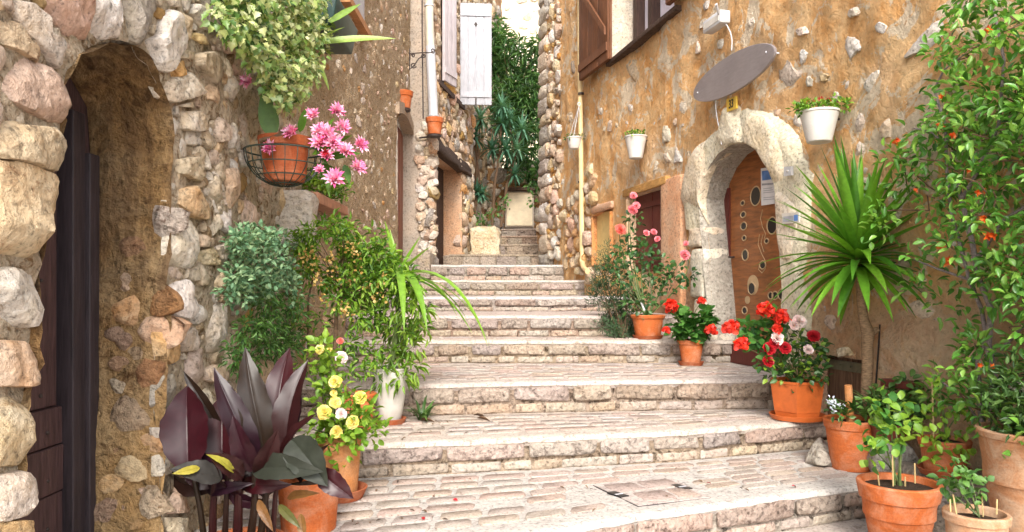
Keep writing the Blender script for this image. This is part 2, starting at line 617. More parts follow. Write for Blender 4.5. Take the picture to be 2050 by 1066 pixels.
# ------------------------------------------------------------------ the ground and the stair
NOSE = {   # step number: (X list, Y list) of its front edge, top height
    -1: ([-4, 4], [-6, -6], -1.16),
    0: ([-2.0, -1.3, 0.11, 0.6, 1.8, 2.6], [2.25, 2.52, 3.02, 3.27, 3.77, 4.0], -0.98),
    1: ([-1.6, -0.74, 0.07, 1.0, 1.74, 2.4], [3.74, 3.87, 4.03, 4.25, 4.53, 4.75], -0.80),
    2: ([-1.6, -0.6, 0.1, 1.57, 2.4], [4.62, 4.70, 4.82, 4.98, 5.06], -0.595),
    3: ([-1.6, 2.0], [6.0, 6.05], -0.41),
    4: ([-1.6, 2.0], [6.47, 6.52], -0.225),
    5: ([-1.6, 2.0], [7.66, 7.74], -0.075),
    6: ([-1.6, 2.0], [9.15, 9.25], 0.115),
    7: ([-1.6, 2.0], [9.98, 10.02], 0.33),
    8: ([-1.0, 1.0], [11.68, 11.75], 0.55),
    9: ([-0.6, 1.0], [12.75, 12.6], 0.77),
    10: ([-0.4, 1.0], [13.4, 13.2], 0.96),
    11: ([-0.4, 1.0], [14.1, 13.8], 1.14),
}
def nose(k, X):
    return float(np.interp(X, NOSE[k][0], NOSE[k][1]))
def wallL(Y):
    if Y < 4.6: return -1.30
    if Y < 10.5: return -1.42
    return -1.12 + 0.17 * (Y - 10.5)
def wallR(Y):
    return 3.10 - K * Y

ORD = ['ground landing below the stair', 'lowest', 'second', 'third', 'fourth', 'fifth', 'sixth', 'seventh', 'eighth']
STEP = {}
def build_step(k):
    z = NOSE[k][2]
    zb = NOSE[k - 1][2] if k > -1 else z - 0.2
    last = k == 11
    mb = MB()
    if k >= 8: xl, xr = {8: (-0.98, 0.6), 9: (-0.28, 0.45), 10: (-0.2, 0.45), 11: (-0.2, 0.45)}[k]
    elif k == 7: xl, xr = -1.6, 1.0
    else: xl, xr = (-1.9, 3.2) if k < 2 else (-1.9, 2.1)
    nx = max(6, int((xr - xl) / 0.06))
    xs = [xl + (xr - xl) * i / nx for i in range(nx + 1)]
    yend = (lambda X: 17.0) if last else (lambda X: nose(k + 1, X) + 0.1)
    prof = [(None, zb - 0.03, 0.035), (None, z - 0.05, 0.03), (None, z - 0.026, 0.002), (None, z - 0.008, 0.008), (None, z, 0.028)]
    ny = max(4, int((yend(0) - nose(k, 0)) / 0.07)) if k < 8 and k > -1 else 10
    rows = []
    for (_, zz, dy) in prof:
        rows.append([(X, nose(k, X) + dy + 0.010 * noise.noise(Vector((X * 9, k * 3.1, zz * 8))) + 0.007 * noise.noise(Vector((X * 31, k * 3.1, zz * 20))), zz + 0.005 * noise.noise(Vector((X * 6, k, 0))) - 0.008 * max(0, noise.noise(Vector((X * 13, k * 5, 2))) - 0.1)) for X in xs])
    for j in range(1, ny + 1):
        t = j / ny
        rows.append([(X, nose(k, X) + 0.028 + (yend(X) - nose(k, X) - 0.028) * t,
                      z + 0.004 * noise.noise(Vector((X * 4, k * 7 + t * 6, 1)))) for X in xs])
    w = nx + 1
    vv = [p for r in rows for p in r]
    ff, mi = [], []
    for j in range(len(rows) - 1):
        for i in range(nx):
            ff.append((j * w + i, j * w + i + 1, (j + 1) * w + i + 1, (j + 1) * w + i))
            mi.append(1 if j < 1 else 0)
    mb.v, mb.f, mb.m = vv, ff, mi
    alley = k >= 8
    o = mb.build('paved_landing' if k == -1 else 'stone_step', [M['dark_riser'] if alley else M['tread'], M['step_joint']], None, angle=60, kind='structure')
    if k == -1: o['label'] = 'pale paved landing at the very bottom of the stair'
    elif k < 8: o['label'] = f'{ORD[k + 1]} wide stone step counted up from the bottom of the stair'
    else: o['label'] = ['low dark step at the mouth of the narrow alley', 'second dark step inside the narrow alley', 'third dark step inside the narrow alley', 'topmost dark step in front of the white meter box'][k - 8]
    o['category'] = 'step'
    STEP[k] = o
    return xl, xr

def risers(k, xl, xr, rng):
    z, zb = NOSE[k][2], NOSE[k - 1][2]
    h = z - zb
    two = k < 8
    split = zb + h * (0.33 if k not in (1, 2) else 0.34)
    rows = [(split + 0.008, z - 0.010, 0.24, 0.44, M['riser_stone'], 0.05, 'stone'), (zb + 0.004, split - 0.004, 0.15, 0.34, M['riser_brick'], 0.022, 'brick')] if two \
        else [(zb + 0.004, z - 0.006, 0.2, 0.34, M['dark_riser'], 0.04, 'stone')]
    for (z0, z1, l0, l1, mat, prd, nm) in rows:
        x = xl + rng.uniform(-0.2, 0)
        while x < xr:
            L_ = rng.uniform(l0, l1)
            g = rng.uniform(0.006, 0.016)
            a, b = x + g, x + L_ - g
            x += L_
            if b < xl or a > xr: continue
            pr = prd * rng.uniform(0.35, 0.9) * 0.5
            if nm == 'brick': pr -= 0.012
            ya, yb = nose(k, a), nose(k, b)
            e0, e1 = rng.uniform(-0.006, 0.006), rng.uniform(-0.012, 0.002)
            pts = [(a, ya - pr + 0.02, z0 + e0), (b, yb - pr + 0.02, z0 - e0), (b, yb + 0.14, z0), (a, ya + 0.14, z0),
                   (a, ya - pr + 0.02, z1 + e1), (b, yb - pr + 0.02, z1), (b, yb + 0.14, z1 - 0.004), (a, ya + 0.14, z1 - 0.004)]
            if nm == 'stone' and b - a > 0.2:
                # cut corners so that no two blocks share an outline
                c0, c1 = rng.uniform(-0.014, 0.014, 2)
                pts[4] = (a + c0, pts[4][1] + 0.012, pts[4][2])
                pts[5] = (b + c1, pts[5][1] + 0.012, pts[5][2])
            block(nm, STEP[k], pts, mat, bev=0.020 if nm == 'stone' else 0.012, amp=0.008 if nm == 'stone' else 0.005, k=3, seed=rng.uniform(0, 90), bulge=0.012 if nm == 'stone' else 0.004)

COVER = [at(1187, 973, 1), at(1277, 1015, 1), at(1423, 998, 1), at(1342, 957, 1)]
COVER = [(p.x * (-0.98 / p.z), (-0.98 / p.z)) for p in COVER]     # on the lowest tread

def pavers(k, xl, xr, rng, front=0.15):
    z = NOSE[k][2]
    nk = k + 1
    depth = nose(nk, 0.3) - nose(k, 0.3) - front - 0.03
    nr = max(1, int(round(depth / 0.108)))
    made = 0
    for r in range(nr):
        x = xl + rng.uniform(-0.2, 0) + (0.1 if r % 2 else 0)
        while x < xr:
            L_ = rng.uniform(0.17, 0.25)
            a, b = x + 0.011, x + L_ - 0.011
            x += L_
            def Y(X, t):
                y0, y1 = nose(k, X) + front, nose(nk, X) - 0.03
                return y0 + (y1 - y0) * t
            t0, t1 = (r + 0.1) / nr, (r + 0.9) / nr
            c = [(a, Y(a, t0)), (b, Y(b, t0)), (b, Y(b, t1)), (a, Y(a, t1))]
            m = (sum(p[0] for p in c) / 4, sum(p[1] for p in c) / 4)
            if m[0] < wallL(m[1]) + 0.05 or m[0] > wallR(m[1]) - 0.05: continue
            if F * m[0] / m[1] < -1300 or F * m[0] / m[1] > 1300 or m[1] < 1.3: continue
            if k == 0:
                d, _ = nearest_on(np.array(c + [m]), COVER)
                if in_poly(np.array(c + [m]), COVER).any() or d.min() < 0.012: continue
            if rng.random() < 0.05: continue           # worn away under the lime
            c = [(p[0] + rng.uniform(-0.006, 0.006), p[1] + rng.uniform(-0.005, 0.005)) for p in c]
            slab(c, z - 0.008, z + rng.uniform(0.003, 0.007), 'paver', STEP[k], M['paver'])
            made += 1
    return made

def slab(c, z0, z1, name, parent, mat, bev=0.007):
    c = resample(chaikin(list(c), 0.07), 16)
    mx, my = sum(p[0] for p in c) / 16, sum(p[1] for p in c) / 16
    mb = MB()
    vv = []
    for kx, zz in ((1, z0), (1, z1 - 0.003), (0.96, z1)):
        for p in c: vv.append((mx + (p[0] - mx) * kx, my + (p[1] - my) * kx, zz))
    ff = [tuple(range(32, 48))]
    for i in range(2):
        for j in range(16): ff.append((i * 16 + j, i * 16 + (j + 1) % 16, (i + 1) * 16 + (j + 1) % 16, (i + 1) * 16 + j))
    mb.add(vv, ff)
    return mb.build(name, mat, parent, angle=60)

gmb = MB()
gmb.add([(-160, -160, -1.42), (160, -160, -1.42), (160, 160, -1.42), (-160, 160, -1.42)], [(0, 1, 2, 3)])
g = gmb.build('ground', M['mortar'], None, kind='structure')
g['label'] = 'bare earth under the houses and the stair'
g['category'] = 'ground'

rg = np.random.default_rng(5)
for k in range(-1, 12):
    ext = build_step(k)
    if k >= 0:
        xl = max(ext[0], wallL(nose(k, -1.3)) - 0.05)
        xr = min(ext[1], wallR(nose(k, 1.2)) + 0.1)
        risers(k, xl, xr, rg)
for k, fr_ in ((-1, 0.0), (0, 0.16), (1, 0.15), (2, 0.17), (3, 0.12)):
    if k == -1: continue
    pavers(k, wallL(nose(k, 0)), wallR(nose(k, 0)), rg, fr_)

# ------------------------------------------------------------------ left: rubble stone house with the arched door
def zoomed(pts, ox, oy, sc):
    return [(ox + x / sc, oy + y / sc) for x, y in pts]

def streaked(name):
    """old plaster of the deep opening: stain streaks and painted vault shade above, bare rough mortar lower down"""
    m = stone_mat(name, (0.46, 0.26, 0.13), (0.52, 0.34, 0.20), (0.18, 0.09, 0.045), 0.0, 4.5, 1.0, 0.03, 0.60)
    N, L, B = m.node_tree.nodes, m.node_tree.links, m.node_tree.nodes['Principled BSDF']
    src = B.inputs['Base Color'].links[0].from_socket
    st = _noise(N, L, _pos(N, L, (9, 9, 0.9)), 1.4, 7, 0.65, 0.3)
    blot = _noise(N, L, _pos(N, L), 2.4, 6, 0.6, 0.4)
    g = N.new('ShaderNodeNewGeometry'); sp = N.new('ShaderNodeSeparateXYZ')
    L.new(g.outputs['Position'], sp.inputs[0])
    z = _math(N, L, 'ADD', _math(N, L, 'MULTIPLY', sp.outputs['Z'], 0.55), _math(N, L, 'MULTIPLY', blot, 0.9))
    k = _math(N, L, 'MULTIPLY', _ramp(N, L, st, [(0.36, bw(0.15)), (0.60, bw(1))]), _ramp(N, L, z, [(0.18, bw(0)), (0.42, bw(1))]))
    L.new(_mix(N, L, _math(N, L, 'MULTIPLY', k, 0.68), src, (0.085, 0.042, 0.024)), B.inputs['Base Color'])  # dark stain streaks, denser higher up to paint in the shade under the vault
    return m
M['reveal'] = streaked('stained and shaded reveal plaster')
M['door_wood'] = paint_mat('dark purple brown door paint', (0.080, 0.045, 0.045), 0.55, 0.25, (9, 9, 1.0), 0.5, 0.3, (0.10, 0.065, 0.05), 7)
M['door_frame'] = paint_mat('dark door frame paint', (0.040, 0.030, 0.034), 0.5, 0.2, (9, 9, 0.8), 0.4, 0.3, None, 7)
M['iron'] = paint_mat('old iron', (0.045, 0.030, 0.026), 0.6, 0.3, None, 0.4, 0.4, (0.12, 0.06, 0.03), 40)

stone_house = thing('stone_house', (-1.3, 2.5, -1.2), 'rubble stone house with the deep arched dark doorway at the left', 'house')
DOOR_L = LW.poly([(120, 168), (133, 138), (150, 108), (185, 92), (230, 80), (262, 88), (290, 115), (308, 150), (325, 185), (338, 215), (343, 300), (336, 420), (331, 560), (326, 760), (321, 1066)])
DOOR_L += [(2.755, -1.25), (1.925, -1.25)]
DOOR_L += LW.poly([(25, 1066), (35, 960), (45, 850), (72, 720), (70, 580), (82, 510), (101, 380), (100, 330), (111, 250)])

def lw_disp(s, z):
    p = Vector((s * 1.3, z * 1.3, 4.0))
    d = 0.05 * noise.noise(p) + 0.022 * noise.noise(Vector((s * 7, z * 7, 1))) + 0.012 * noise.noise(Vector((s * 21, z * 21, 2)))
    if s > 3.3: d -= 0.05 * min(1, (s - 3.3) / 0.5)
    return d + 0.003 + 0.006 * noise.noise(Vector((s * 45, z * 45, 5)))
def lw_low(s, z): return 0.004 + 0.05 * noise.noise(Vector((s * 1.3, z * 1.3, 4.0))) + (-0.05 * min(1, max(0, (s - 3.3) / 0.5)))
wall_sheet('wall', LW, 0.9, 4.62, -1.3, 2.6, 0.035, M['mortar'], stone_house, [DOOR_L], lw_disp)
mb = MB()
mb.box(-5, -1.66, 0.9, 4.6, -1.3, 2.6)
mb.box(-1.67, -1.335, 4.50, 4.62, -1.3, 2.6)
mb.build('wall', M['mortar'], stone_house, smooth=False)

nL = len(DOOR_L)
# plastered sides and vault of the deep opening
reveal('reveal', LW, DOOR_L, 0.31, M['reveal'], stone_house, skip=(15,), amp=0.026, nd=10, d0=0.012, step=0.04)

# the door itself, set back
door = MB()
DL = -0.285
door.obox(LW, 1.80, 2.95, -1.25, 0.95, DL - 0.06, DL - 0.03)
od = door.build('door', M['door_wood'], stone_house, smooth=False)
od['label'] = 'dark purple brown plank door deep in the arch'
def door_part(name, s0, s1, z0, z1, d0, d1, mat='door_wood', bev=0.006):
    P = LW.P
    pts = [P(s0, z0, d0), P(s1, z0, d0), P(s1, z0, d1), P(s0, z0, d1), P(s0, z1, d0), P(s1, z1, d0), P(s1, z1, d1), P(s0, z1, d1)]
    return block(name, od, pts, M[mat], bev=bev, amp=0.0015, k=2, seed=s0 * 9 + z0)
door_part('stile', 2.655, 2.735, -1.24, 0.64, DL - 0.05, DL + 0.03, 'door_frame')
door_part('stile', 2.735, 2.80, -1.24, 0.50, DL - 0.05, DL + 0.045, 'door_frame')
door_part('panel', 2.44, 2.63, -0.405, 0.74, DL - 0.04, DL - 0.012)
door_part('panel', 2.16, 2.395, -0.405, 0.70, DL - 0.04, DL - 0.008)
door_part('panel', 1.90, 2.14, -0.405, 0.70, DL - 0.04, DL - 0.012)
for s_ in (2.405, 2.425):
    door_part('moulding', s_ - 0.007, s_ + 0.007, -0.405, 0.70, DL - 0.03, DL + 0.008, 'door_frame', 0.004)
zb = -0.41
for i, hgt in enumerate((0.135, 0.165, 0.17, 0.18, 0.19)):
    door_part('board', 1.85, 2.65, zb - hgt + 0.004, zb, DL - 0.05, DL - 0.004 + 0.004 * (i % 2))
    zb -= hgt
for i in range(7):
    m_ = MB()
    m_.sphere(LW.P(2.535 + 0.004 * (i % 2), 0.42 - 0.13 * i, DL - 0.010), 0.0075, 6)
    m_.build('nail', M['iron'], od)
for i in range(4):
    for s_ in (2.30, 2.56):
        m_ = MB()
        m_.sphere(LW.P(s_, -0.49 - 0.165 * i, DL - 0.002), 0.007, 6)
        m_.build('nail', M['iron'], od)

Z1 = (0, 0, 4.1); Z2 = (0, 230, 3.554); Z3 = (0, 500, 3.554); Z4 = (300, 200, 3.808); Z5 = (300, 440, 3.33); Z6 = (0, 780, 3.726); Z7 = (0, 530, 1.988)
LS = [
 ('white_stone', Z1, [(90,30),(200,50),(290,130),(310,270),(460,330),(540,480),(500,570),(400,530),(260,380),(150,270),(85,140)], 0.07),
 ('pink_stone', Z1, [(60,440),(160,450),(330,560),(430,610),(500,700),(480,900),(430,1000),(330,1000),(200,920),(40,830),(-40,760),(0,560)], 0.075),
 ('ochre_stone', Z1, [(-80,140),(80,180),(200,300),(260,400),(330,520),(350,590),(230,500),(120,430),(-80,330)], 0.045),
 ('pink_stone', Z1, [(330,-120),(640,-120),(690,120),(720,330),(680,390),(560,370),(520,280),(450,200),(350,110)], 0.08),
 ('white_stone', Z1, [(680,-120),(950,-120),(975,200),(970,300),(860,325),(730,320),(705,200)], 0.085),
 ('grey_stone', Z1, [(985,-120),(1260,-120),(1260,100),(1230,230),(1190,350),(1090,350),(990,310),(980,150)], 0.07),
 ('white_stone', Z1, [(1370,90),(1410,130),(1460,300),(1440,430),(1350,580),(1270,570),(1190,430),(1200,350),(1290,290),(1300,160)], 0.095),
 ('cream_stone', Z1, [(1440,80),(1540,150),(1560,280),(1520,330),(1460,270)], 0.06),
 ('white_stone', Z1, [(1560,40),(1650,60),(1720,230),(1690,290),(1600,220),(1540,110)], 0.06),
 ('white_stone', Z1, [(1620,-30),(1700,-20),(1800,130),(1810,230),(1770,270),(1700,160)], 0.06),
 ('cream_stone', Z1, [(1570,270),(1690,330),(1680,370),(1610,360),(1550,310)], 0.05),
 ('cream_stone', Z1, [(1570,450),(1700,430),(1760,520),(1770,720),(1700,680),(1580,540)], 0.06),
 ('cream_stone', Z1, [(1330,660),(1500,620),(1600,560),(1635,700),(1600,770),(1430,840),(1340,800)], 0.07),
 ('pink_stone', Z1, [(1650,650),(1790,800),(1760,880),(1660,810)], 0.05),
 ('white_stone', Z1, [(1480,870),(1590,820),(1600,860),(1560,885)], 0.045),
 ('white_stone', Z4, [(245,100),(350,85),(430,130),(430,225),(350,240),(250,230)], 0.065),
 ('ochre_stone', Z1, [(1750,290),(1850,330),(1860,440),(1800,440)], 0.05),
 ('pink_stone', Z1, [(1890,450),(1980,540),(1985,680),(1880,590)], 0.05),
 ('brown_stone', Z1, [(1260,50),(1340,90),(1290,160),(1260,130)], 0.03),
 ('cream_stone', Z1, [(1360,-40),(1430,-40),(1440,60),(1390,50)], 0.05),
 ('ochre_stone', Z1, [(1330,560),(1480,500),(1560,520),(1480,620),(1340,640)], 0.05),
 ('cream_stone', Z1, [(1480,410),(1560,430),(1540,490),(1450,470)], 0.045),
 ('brown_stone', Z1, [(210,-60),(290,-60),(330,140),(300,120)], 0.04),
 ('ochre_stone', Z2, [(-60,50),(60,50),(100,80),(330,90),(400,110),(385,280),(345,390),(180,370),(60,330),(-60,300)], 0.085),
 ('ochre_stone', Z2, [(-80,340),(20,340),(200,395),(310,430),(365,520),(360,720),(330,900),(290,1015),(100,990),(-80,980)], 0.09),
 ('white_stone', Z3, [(-60,160),(80,130),(190,160),(240,150),(255,200),(240,300),(260,430),(220,540),(60,530),(-60,550)], 0.085),
 ('cream_stone', Z3, [(-60,640),(120,660),(230,660),(280,740),(255,900),(200,960),(0,970),(-60,960)], 0.08),
 ('cream_stone', Z6, [(-80,60),(80,30),(180,130),(165,450),(120,540),(-80,550)], 0.08),
 ('white_stone', Z6, [(-80,650),(110,620),(160,680),(155,930),(-80,980)], 0.08),
 ('ochre_stone', Z6, [(-80,990),(120,980),(110,1150),(-80,1150)], 0.07),
 ('ochre_stone', Z4, [(170,470),(330,440),(390,500),(420,580),(350,620),(200,550)], 0.07),
 ('ochre_stone', Z4, [(200,690),(320,660),(420,740),(445,850),(380,910),(290,890),(210,800)], 0.085),
 ('white_stone', Z5, [(140,20),(280,10),(295,120),(295,280),(270,320),(120,310),(115,180)], 0.075),
 ('white_stone', Z5, [(120,430),(260,405),(345,450),(360,530),(280,600),(210,660),(130,630)], 0.075),
 ('white_stone', Z5, [(370,560),(490,560),(490,700),(460,880),(375,870)], 0.06),
 ('white_stone', Z5, [(215,760),(270,720),(330,790),(360,830),(290,870),(240,880)], 0.06),
 ('ochre_stone', Z5, [(80,760),(200,740),(230,890),(150,960),(100,920)], 0.07),
 ('ochre_stone', Z5, [(290,80),(380,140),(370,180),(290,180)], 0.05),
 ('white_stone', Z5, [(370,1000),(440,960),(530,1080),(380,1080)], 0.06),
 ('cream_stone', Z5, [(300,220),(400,180),(480,260),(470,300),(320,300)], 0.05),
 ('white_stone', Z5, [(400,190),(490,150),(490,320),(440,280)], 0.045),
 ('cream_stone', Z5, [(385,380),(470,330),(470,460),(390,470)], 0.05),
 ('grey_stone', Z7, [(650,440),(740,440),(730,520),(670,590),(645,560)], 0.05),
 ('white_stone', Z7, [(640,650),(690,650),(680,690),(645,690)], 0.06),
 ('white_stone', Z7, [(645,715),(690,715),(680,830),(640,840)], 0.06),
 ('pink_stone', Z7, [(650,880),(760,870),(780,980),(650,990)], 0.05),
 ('cream_stone', Z7, [(650,1010),(760,1010),(760,1100),(650,1100)], 0.05),
]
rl = np.random.default_rng(21)
random.seed(3)
traced = []
for mat, (ox, oy, sc), pts, prd in LS:
    pl = LW.poly(zoomed(pts, ox, oy, sc))
    gx, gz = sum(p[0] for p in pl) / len(pl), sum(p[1] for p in pl) / len(pl)
    pl = [(gx + (p[0] - gx) * 1.08, gz + (p[1] - gz) * 1.08) for p in pl]
    traced.append(pl)
    stone('stone', stone_house, LW, pl, M[mat], proud=prd * 0.50, n=36, rings=7, jag=0.06, facets=5, q=0.05, base=lw_low)
region = [(1.2, -1.25), (4.55, -1.25), (4.55, 2.3), (1.2, 2.3)]
items = pack(region, traced, [(0.11, 0.06, 900), (0.06, 0.028, 3600), (0.03, 0.010, 7000)], 0, rl, 1.15, [DOOR_L], hole_gap=0.004)
items = [(s_, z_, r_ * 1.24) for s_, z_, r_ in items]
def clip_right(it):
    return not (it[0] > 3.35 and rl.random() < 0.25)
items = [i for i in items if clip_right(i)]
ms = [M[x] for x in ('cream_stone', 'ochre_stone', 'pink_stone', 'brown_stone', 'white_stone', 'grey_stone')]
rubble(stone_house, LW, items, ms, [0.36, 0.12, 0.26, 0.02, 0.21, 0.03], 1.15, 0.020, rl, n_ind=250, base=lw_low)

# stones of the far jamb that show in the side of the opening
_e = [p for p in LW.poly([(343, 300), (336, 420), (331, 560), (326, 760), (321, 1066)])][::-1]
RJZ, RJS = [-1.25] + [p[1] for p in _e], [2.755] + [p[0] for p in _e]
RJ = Frame((-1.30, 2.80, 0), (-1, 0, 0), (0, -1, 0))
items = pack([(0.0, -1.1), (0.22, -1.1), (0.16, 0.1), (0.05, 0.35), (0.0, 0.35)], [], [(0.075, 0.045, 300), (0.04, 0.02, 500)], 0, rl, 1.2)
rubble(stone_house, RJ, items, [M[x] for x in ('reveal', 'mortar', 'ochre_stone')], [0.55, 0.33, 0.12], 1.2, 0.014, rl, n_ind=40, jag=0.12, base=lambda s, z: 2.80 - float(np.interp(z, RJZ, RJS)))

ring = MB()
c = LW.P(*LW.px(458, 484), 0.06)
ring.tube([c + Vector((0.012 * math.sin(a), 0.022 * math.cos(a), 0.038 * math.sin(a))) for a in [2 * math.pi * i / 20 for i in range(21)]], 0.0075, 8)
ring.tube([c + Vector((-0.09, 0, 0.045)), c + Vector((0.012, 0, 0.04))], 0.008, 6)
o = ring.build('iron_ring', M['iron'])
tag(o, 'rusty iron tethering ring on the rubble wall beside the grey green bush', 'ring')

# ------------------------------------------------------------------ left: plastered house with the narrow red brown door
M['chip'] = stone_mat('coarse chipped render', (0.80, 0.61, 0.44), (0.66, 0.45, 0.29), (0.36, 0.19, 0.10), 0.0, 17, 1.0, 0.03, 0.57, fine=55)
M['smooth_grey'] = stone_mat('grey cement render', (0.36, 0.30, 0.24), (0.42, 0.33, 0.25), (0.26, 0.19, 0.14), 0.0, 4, 0.5, 0.01, 0.66, False)
M['red_brown'] = paint_mat('red brown door paint', (0.20, 0.055, 0.022), 0.5, 0.2, (8, 8, 0.8), 0.3)
plaster_house = thing('plaster_house', (-1.42, 7, -0.4), 'house of coarse beige chipped plaster with a narrow red brown door on the left', 'house')
D2 = [(9.30, 0.30), (10.5, 0.30), (10.5, 2.16), (10.2, 2.27), (9.75, 2.28), (9.40, 2.18), (9.30, 2.02)]
WIN2 = [(6.35, 2.46), (7.2, 2.46), (7.2, 3.7), (6.35, 3.7)]
def pw_disp(s, z):
    v = noise.voronoi(Vector((s * 11, z * 15, 0)), distance_metric='DISTANCE', exponent=2.5)[0]
    return 0.030 * (0.5 - v[0]) + 0.03 * noise.noise(Vector((s * 1.7, z * 1.7, 8))) + 0.012 * noise.noise(Vector((s * 24, z * 24, 3))) - 0.01
wall_sheet('wall', PW, 4.56, 10.52, -0.9, 4.7, 0.034, M['chip'], plaster_house, [D2, WIN2], pw_disp)
mb = MB()
mb.box(-5, -1.75, 4.6, 10.4, -0.9, 4.7)
mb.build('wall', M['chip'], plaster_house, smooth=False)
rp = np.random.default_rng(8)
items = pack([(4.7, -0.4), (9.2, -0.4), (10.4, 2.4), (10.4, 4.6), (4.7, 4.6)], [], [(0.06, 0.025, 170), (0.03, 0.014, 500)], 0, rp, 1.5, [D2, WIN2], hole_gap=0.05)
rubble(plaster_house, PW, items, [M[x] for x in ('white_stone', 'cream_stone', 'pink_stone', 'ochre_stone')], [0.3, 0.35, 0.28, 0.07], 1.5, 0.010, rp, n_ind=170, n=12, jag=0.4, base=lambda s, z: 0.03 * noise.noise(Vector((s * 1.7, z * 1.7, 8))) - 0.004)
reveal('reveal', PW, D2, 0.12, M['smooth_grey'], plaster_house, skip=(0, 1), amp=0.006, nd=3)
mb = MB()
mb.obox(PW, 9.3, 10.48, 0.30, 2.2, -0.17, -0.12)
o2 = mb.build('door', M['red_brown'], plaster_house, smooth=False)
o2['label'] = 'narrow red brown door seen almost edge on'
for i in range(6):
    p0 = 9.32 + i * 0.19
    pts = [PW.P(a, b, c_) for b in (0.31, 2.14) for a, c_ in ((p0, -0.13), (p0 + 0.182, -0.13), (p0 + 0.182, -0.095 - 0.006 * (i % 2)), (p0, -0.095 - 0.006 * (i % 2)))]
    block('plank', o2, pts, M['red_brown'], bev=0.006, amp=0.001, k=1, seed=i)
# stone lintel that carries the small terracotta pot
mb = MB()
arc = []
for i in range(11):
    t = i / 10
    arc.append((9.15 + 1.4 * t, 2.06 + 0.20 * math.sin(math.pi * (0.15 + 0.7 * t))))
for i in range(10):
    (a, za), (b, zb_) = arc[i], arc[i + 1]
    mb.hexa([PW.P(a, za, -0.1), PW.P(b, zb_, -0.1), PW.P(b, zb_, 0.045), PW.P(a, za, 0.045), PW.P(a, za + 0.14, -0.1), PW.P(b, zb_ + 0.14, -0.1), PW.P(b, zb_ + 0.14, 0.045), PW.P(a, za + 0.14, 0.045)])
mb.build('lintel', M['smooth_grey'], plaster_house, angle=40)
# jamb of the doorway that turns to face down the lane
JF = Frame((-1.6, 10.5, 0), (1, 0, 0), (0, -1, 0))
wall_sheet('jamb', JF, 0.0, 0.50, -0.1, 4.7, 0.03, M['smooth_grey'], plaster_house, [], lambda s, z: 0.012 * noise.noise(Vector((s * 7, z * 7, 2))) + 0.007 * noise.noise(Vector((s * 25, z * 25, 6))))
items = pack([(0.30, 0.34), (0.5, 0.34), (0.5, 2.3), (0.30, 2.3)], [], [(0.07, 0.035, 500), (0.04, 0.018, 900)], 0, rp, 1.1)
items = [(s_, z_, r_ * 1.2) for s_, z_, r_ in items]
rubble(plaster_house, JF, items, [M[x] for x in ('white_stone', 'cream_stone', 'pink_stone')], [0.4, 0.35, 0.25], 1.1, 0.05, rp, n_ind=60)
block('door_block', plaster_house, [Vector((x, y, z)) for z in (0.14, 0.50) for x, y in ((-1.26, 9.86), (-1.08, 9.86), (-1.08, 10.46), (-1.26, 10.46))], M['grey_stone'], bev=0.02, amp=0.01, k=3)
# upper window with white shutters
M['white_paint'] = paint_mat('white shutter paint', (0.40, 0.40, 0.435), 0.55, 0.09, (7, 7, 0.8), 0.3, 0.3, (0.27, 0.235, 0.21), 9)
M['lilac_paint'] = paint_mat('pale pinkish shutter paint', (0.50, 0.44, 0.45), 0.55, 0.06, (6, 6, 1), 0.2, 0.3, None, 9)
M['orange_sill'] = paint_mat('terracotta sill', (0.46, 0.22, 0.09), 0.8, 0.15)
mb = MB(); mb.obox(PW, 6.36, 7.19, 2.47, 3.7, -0.06, -0.02)
w2 = mb.build('window', M['white_paint'], plaster_house, smooth=False)
for i in range(5):
    mb = MB(); mb.obox(PW, 6.37 + 0.165 * i, 6.37 + 0.165 * i + 0.158, 2.475, 3.7, -0.02, 0.004)
    mb.build('board', M['white_paint'], w2, smooth=False)
mb = MB(); mb.obox(PW, 6.25, 7.25, 2.40, 2.46, -0.05, 0.07)
mb.build('sill', M['orange_sill'], plaster_house, smooth=False)
# pale ledge where the rubble house stops
block('ledge', stone_house, [Vector((x, y, z)) for z in (0.26, 0.60) for x, y in ((-1.42, 4.42), (-1.20, 4.50), (-1.26, 4.86), (-1.42, 4.92))], M['white_stone'], bev=0.03, amp=0.02, k=3)

# ------------------------------------------------------------------ left: far house with the white shutter and the timber lintel
M['far_rubble'] = stone_mat('far rubble mortar', (0.44, 0.30, 0.18), (0.38, 0.25, 0.14), (0.2, 0.12, 0.06), 0.0, 6, 1.0, 0.03, 0.6)
M['orange_render'] = stone_mat('pinkish orange render', (0.56, 0.33, 0.17), (0.52, 0.36, 0.23), (0.36, 0.20, 0.10), 0.0, 3, 0.5, 0.012, 0.66, False)
M['old_timber'] = paint_mat('old dark timber', (0.075, 0.045, 0.032), 0.8, 0.3, (3, 3, 12), 0.9, 0.2, (0.16, 0.11, 0.07), 8)
far_house = thing('far_house', (-1.0, 11.8, 0.4), 'far stone house with an open white board shutter at the alley corner', 'house')
def tw(Y): return (Y - 10.5) * math.sqrt(1 + 0.17 ** 2)
D3 = [(tw(10.72), 0.3), (tw(12.27), 0.3), (tw(12.27), 1.96), (tw(10.72), 1.98)]
W3 = [(tw(10.95), 3.02), (tw(11.9), 3.02), (tw(11.9), 4.55), (tw(10.95), 4.55)]
wall_sheet('wall', TW, -0.02, tw(13.1), -0.1, 6.4, 0.04, M['far_rubble'], far_house, [D3, W3], lambda s, z: 0.02 * noise.noise(Vector((s * 6, z * 6, 3))) + 0.012 * noise.noise(Vector((s * 20, z * 20, 5))))
items = pack([(0, 0.4), (tw(13.1), 0.4), (tw(13.1), 2.95), (0, 2.95)], [], [(0.12, 0.06, 500), (0.06, 0.025, 2500)], 0, rp, 1.4, [D3, W3], hole_gap=0.02)
items = [(s_, z_, r_ * 1.2) for s_, z_, r_ in items]
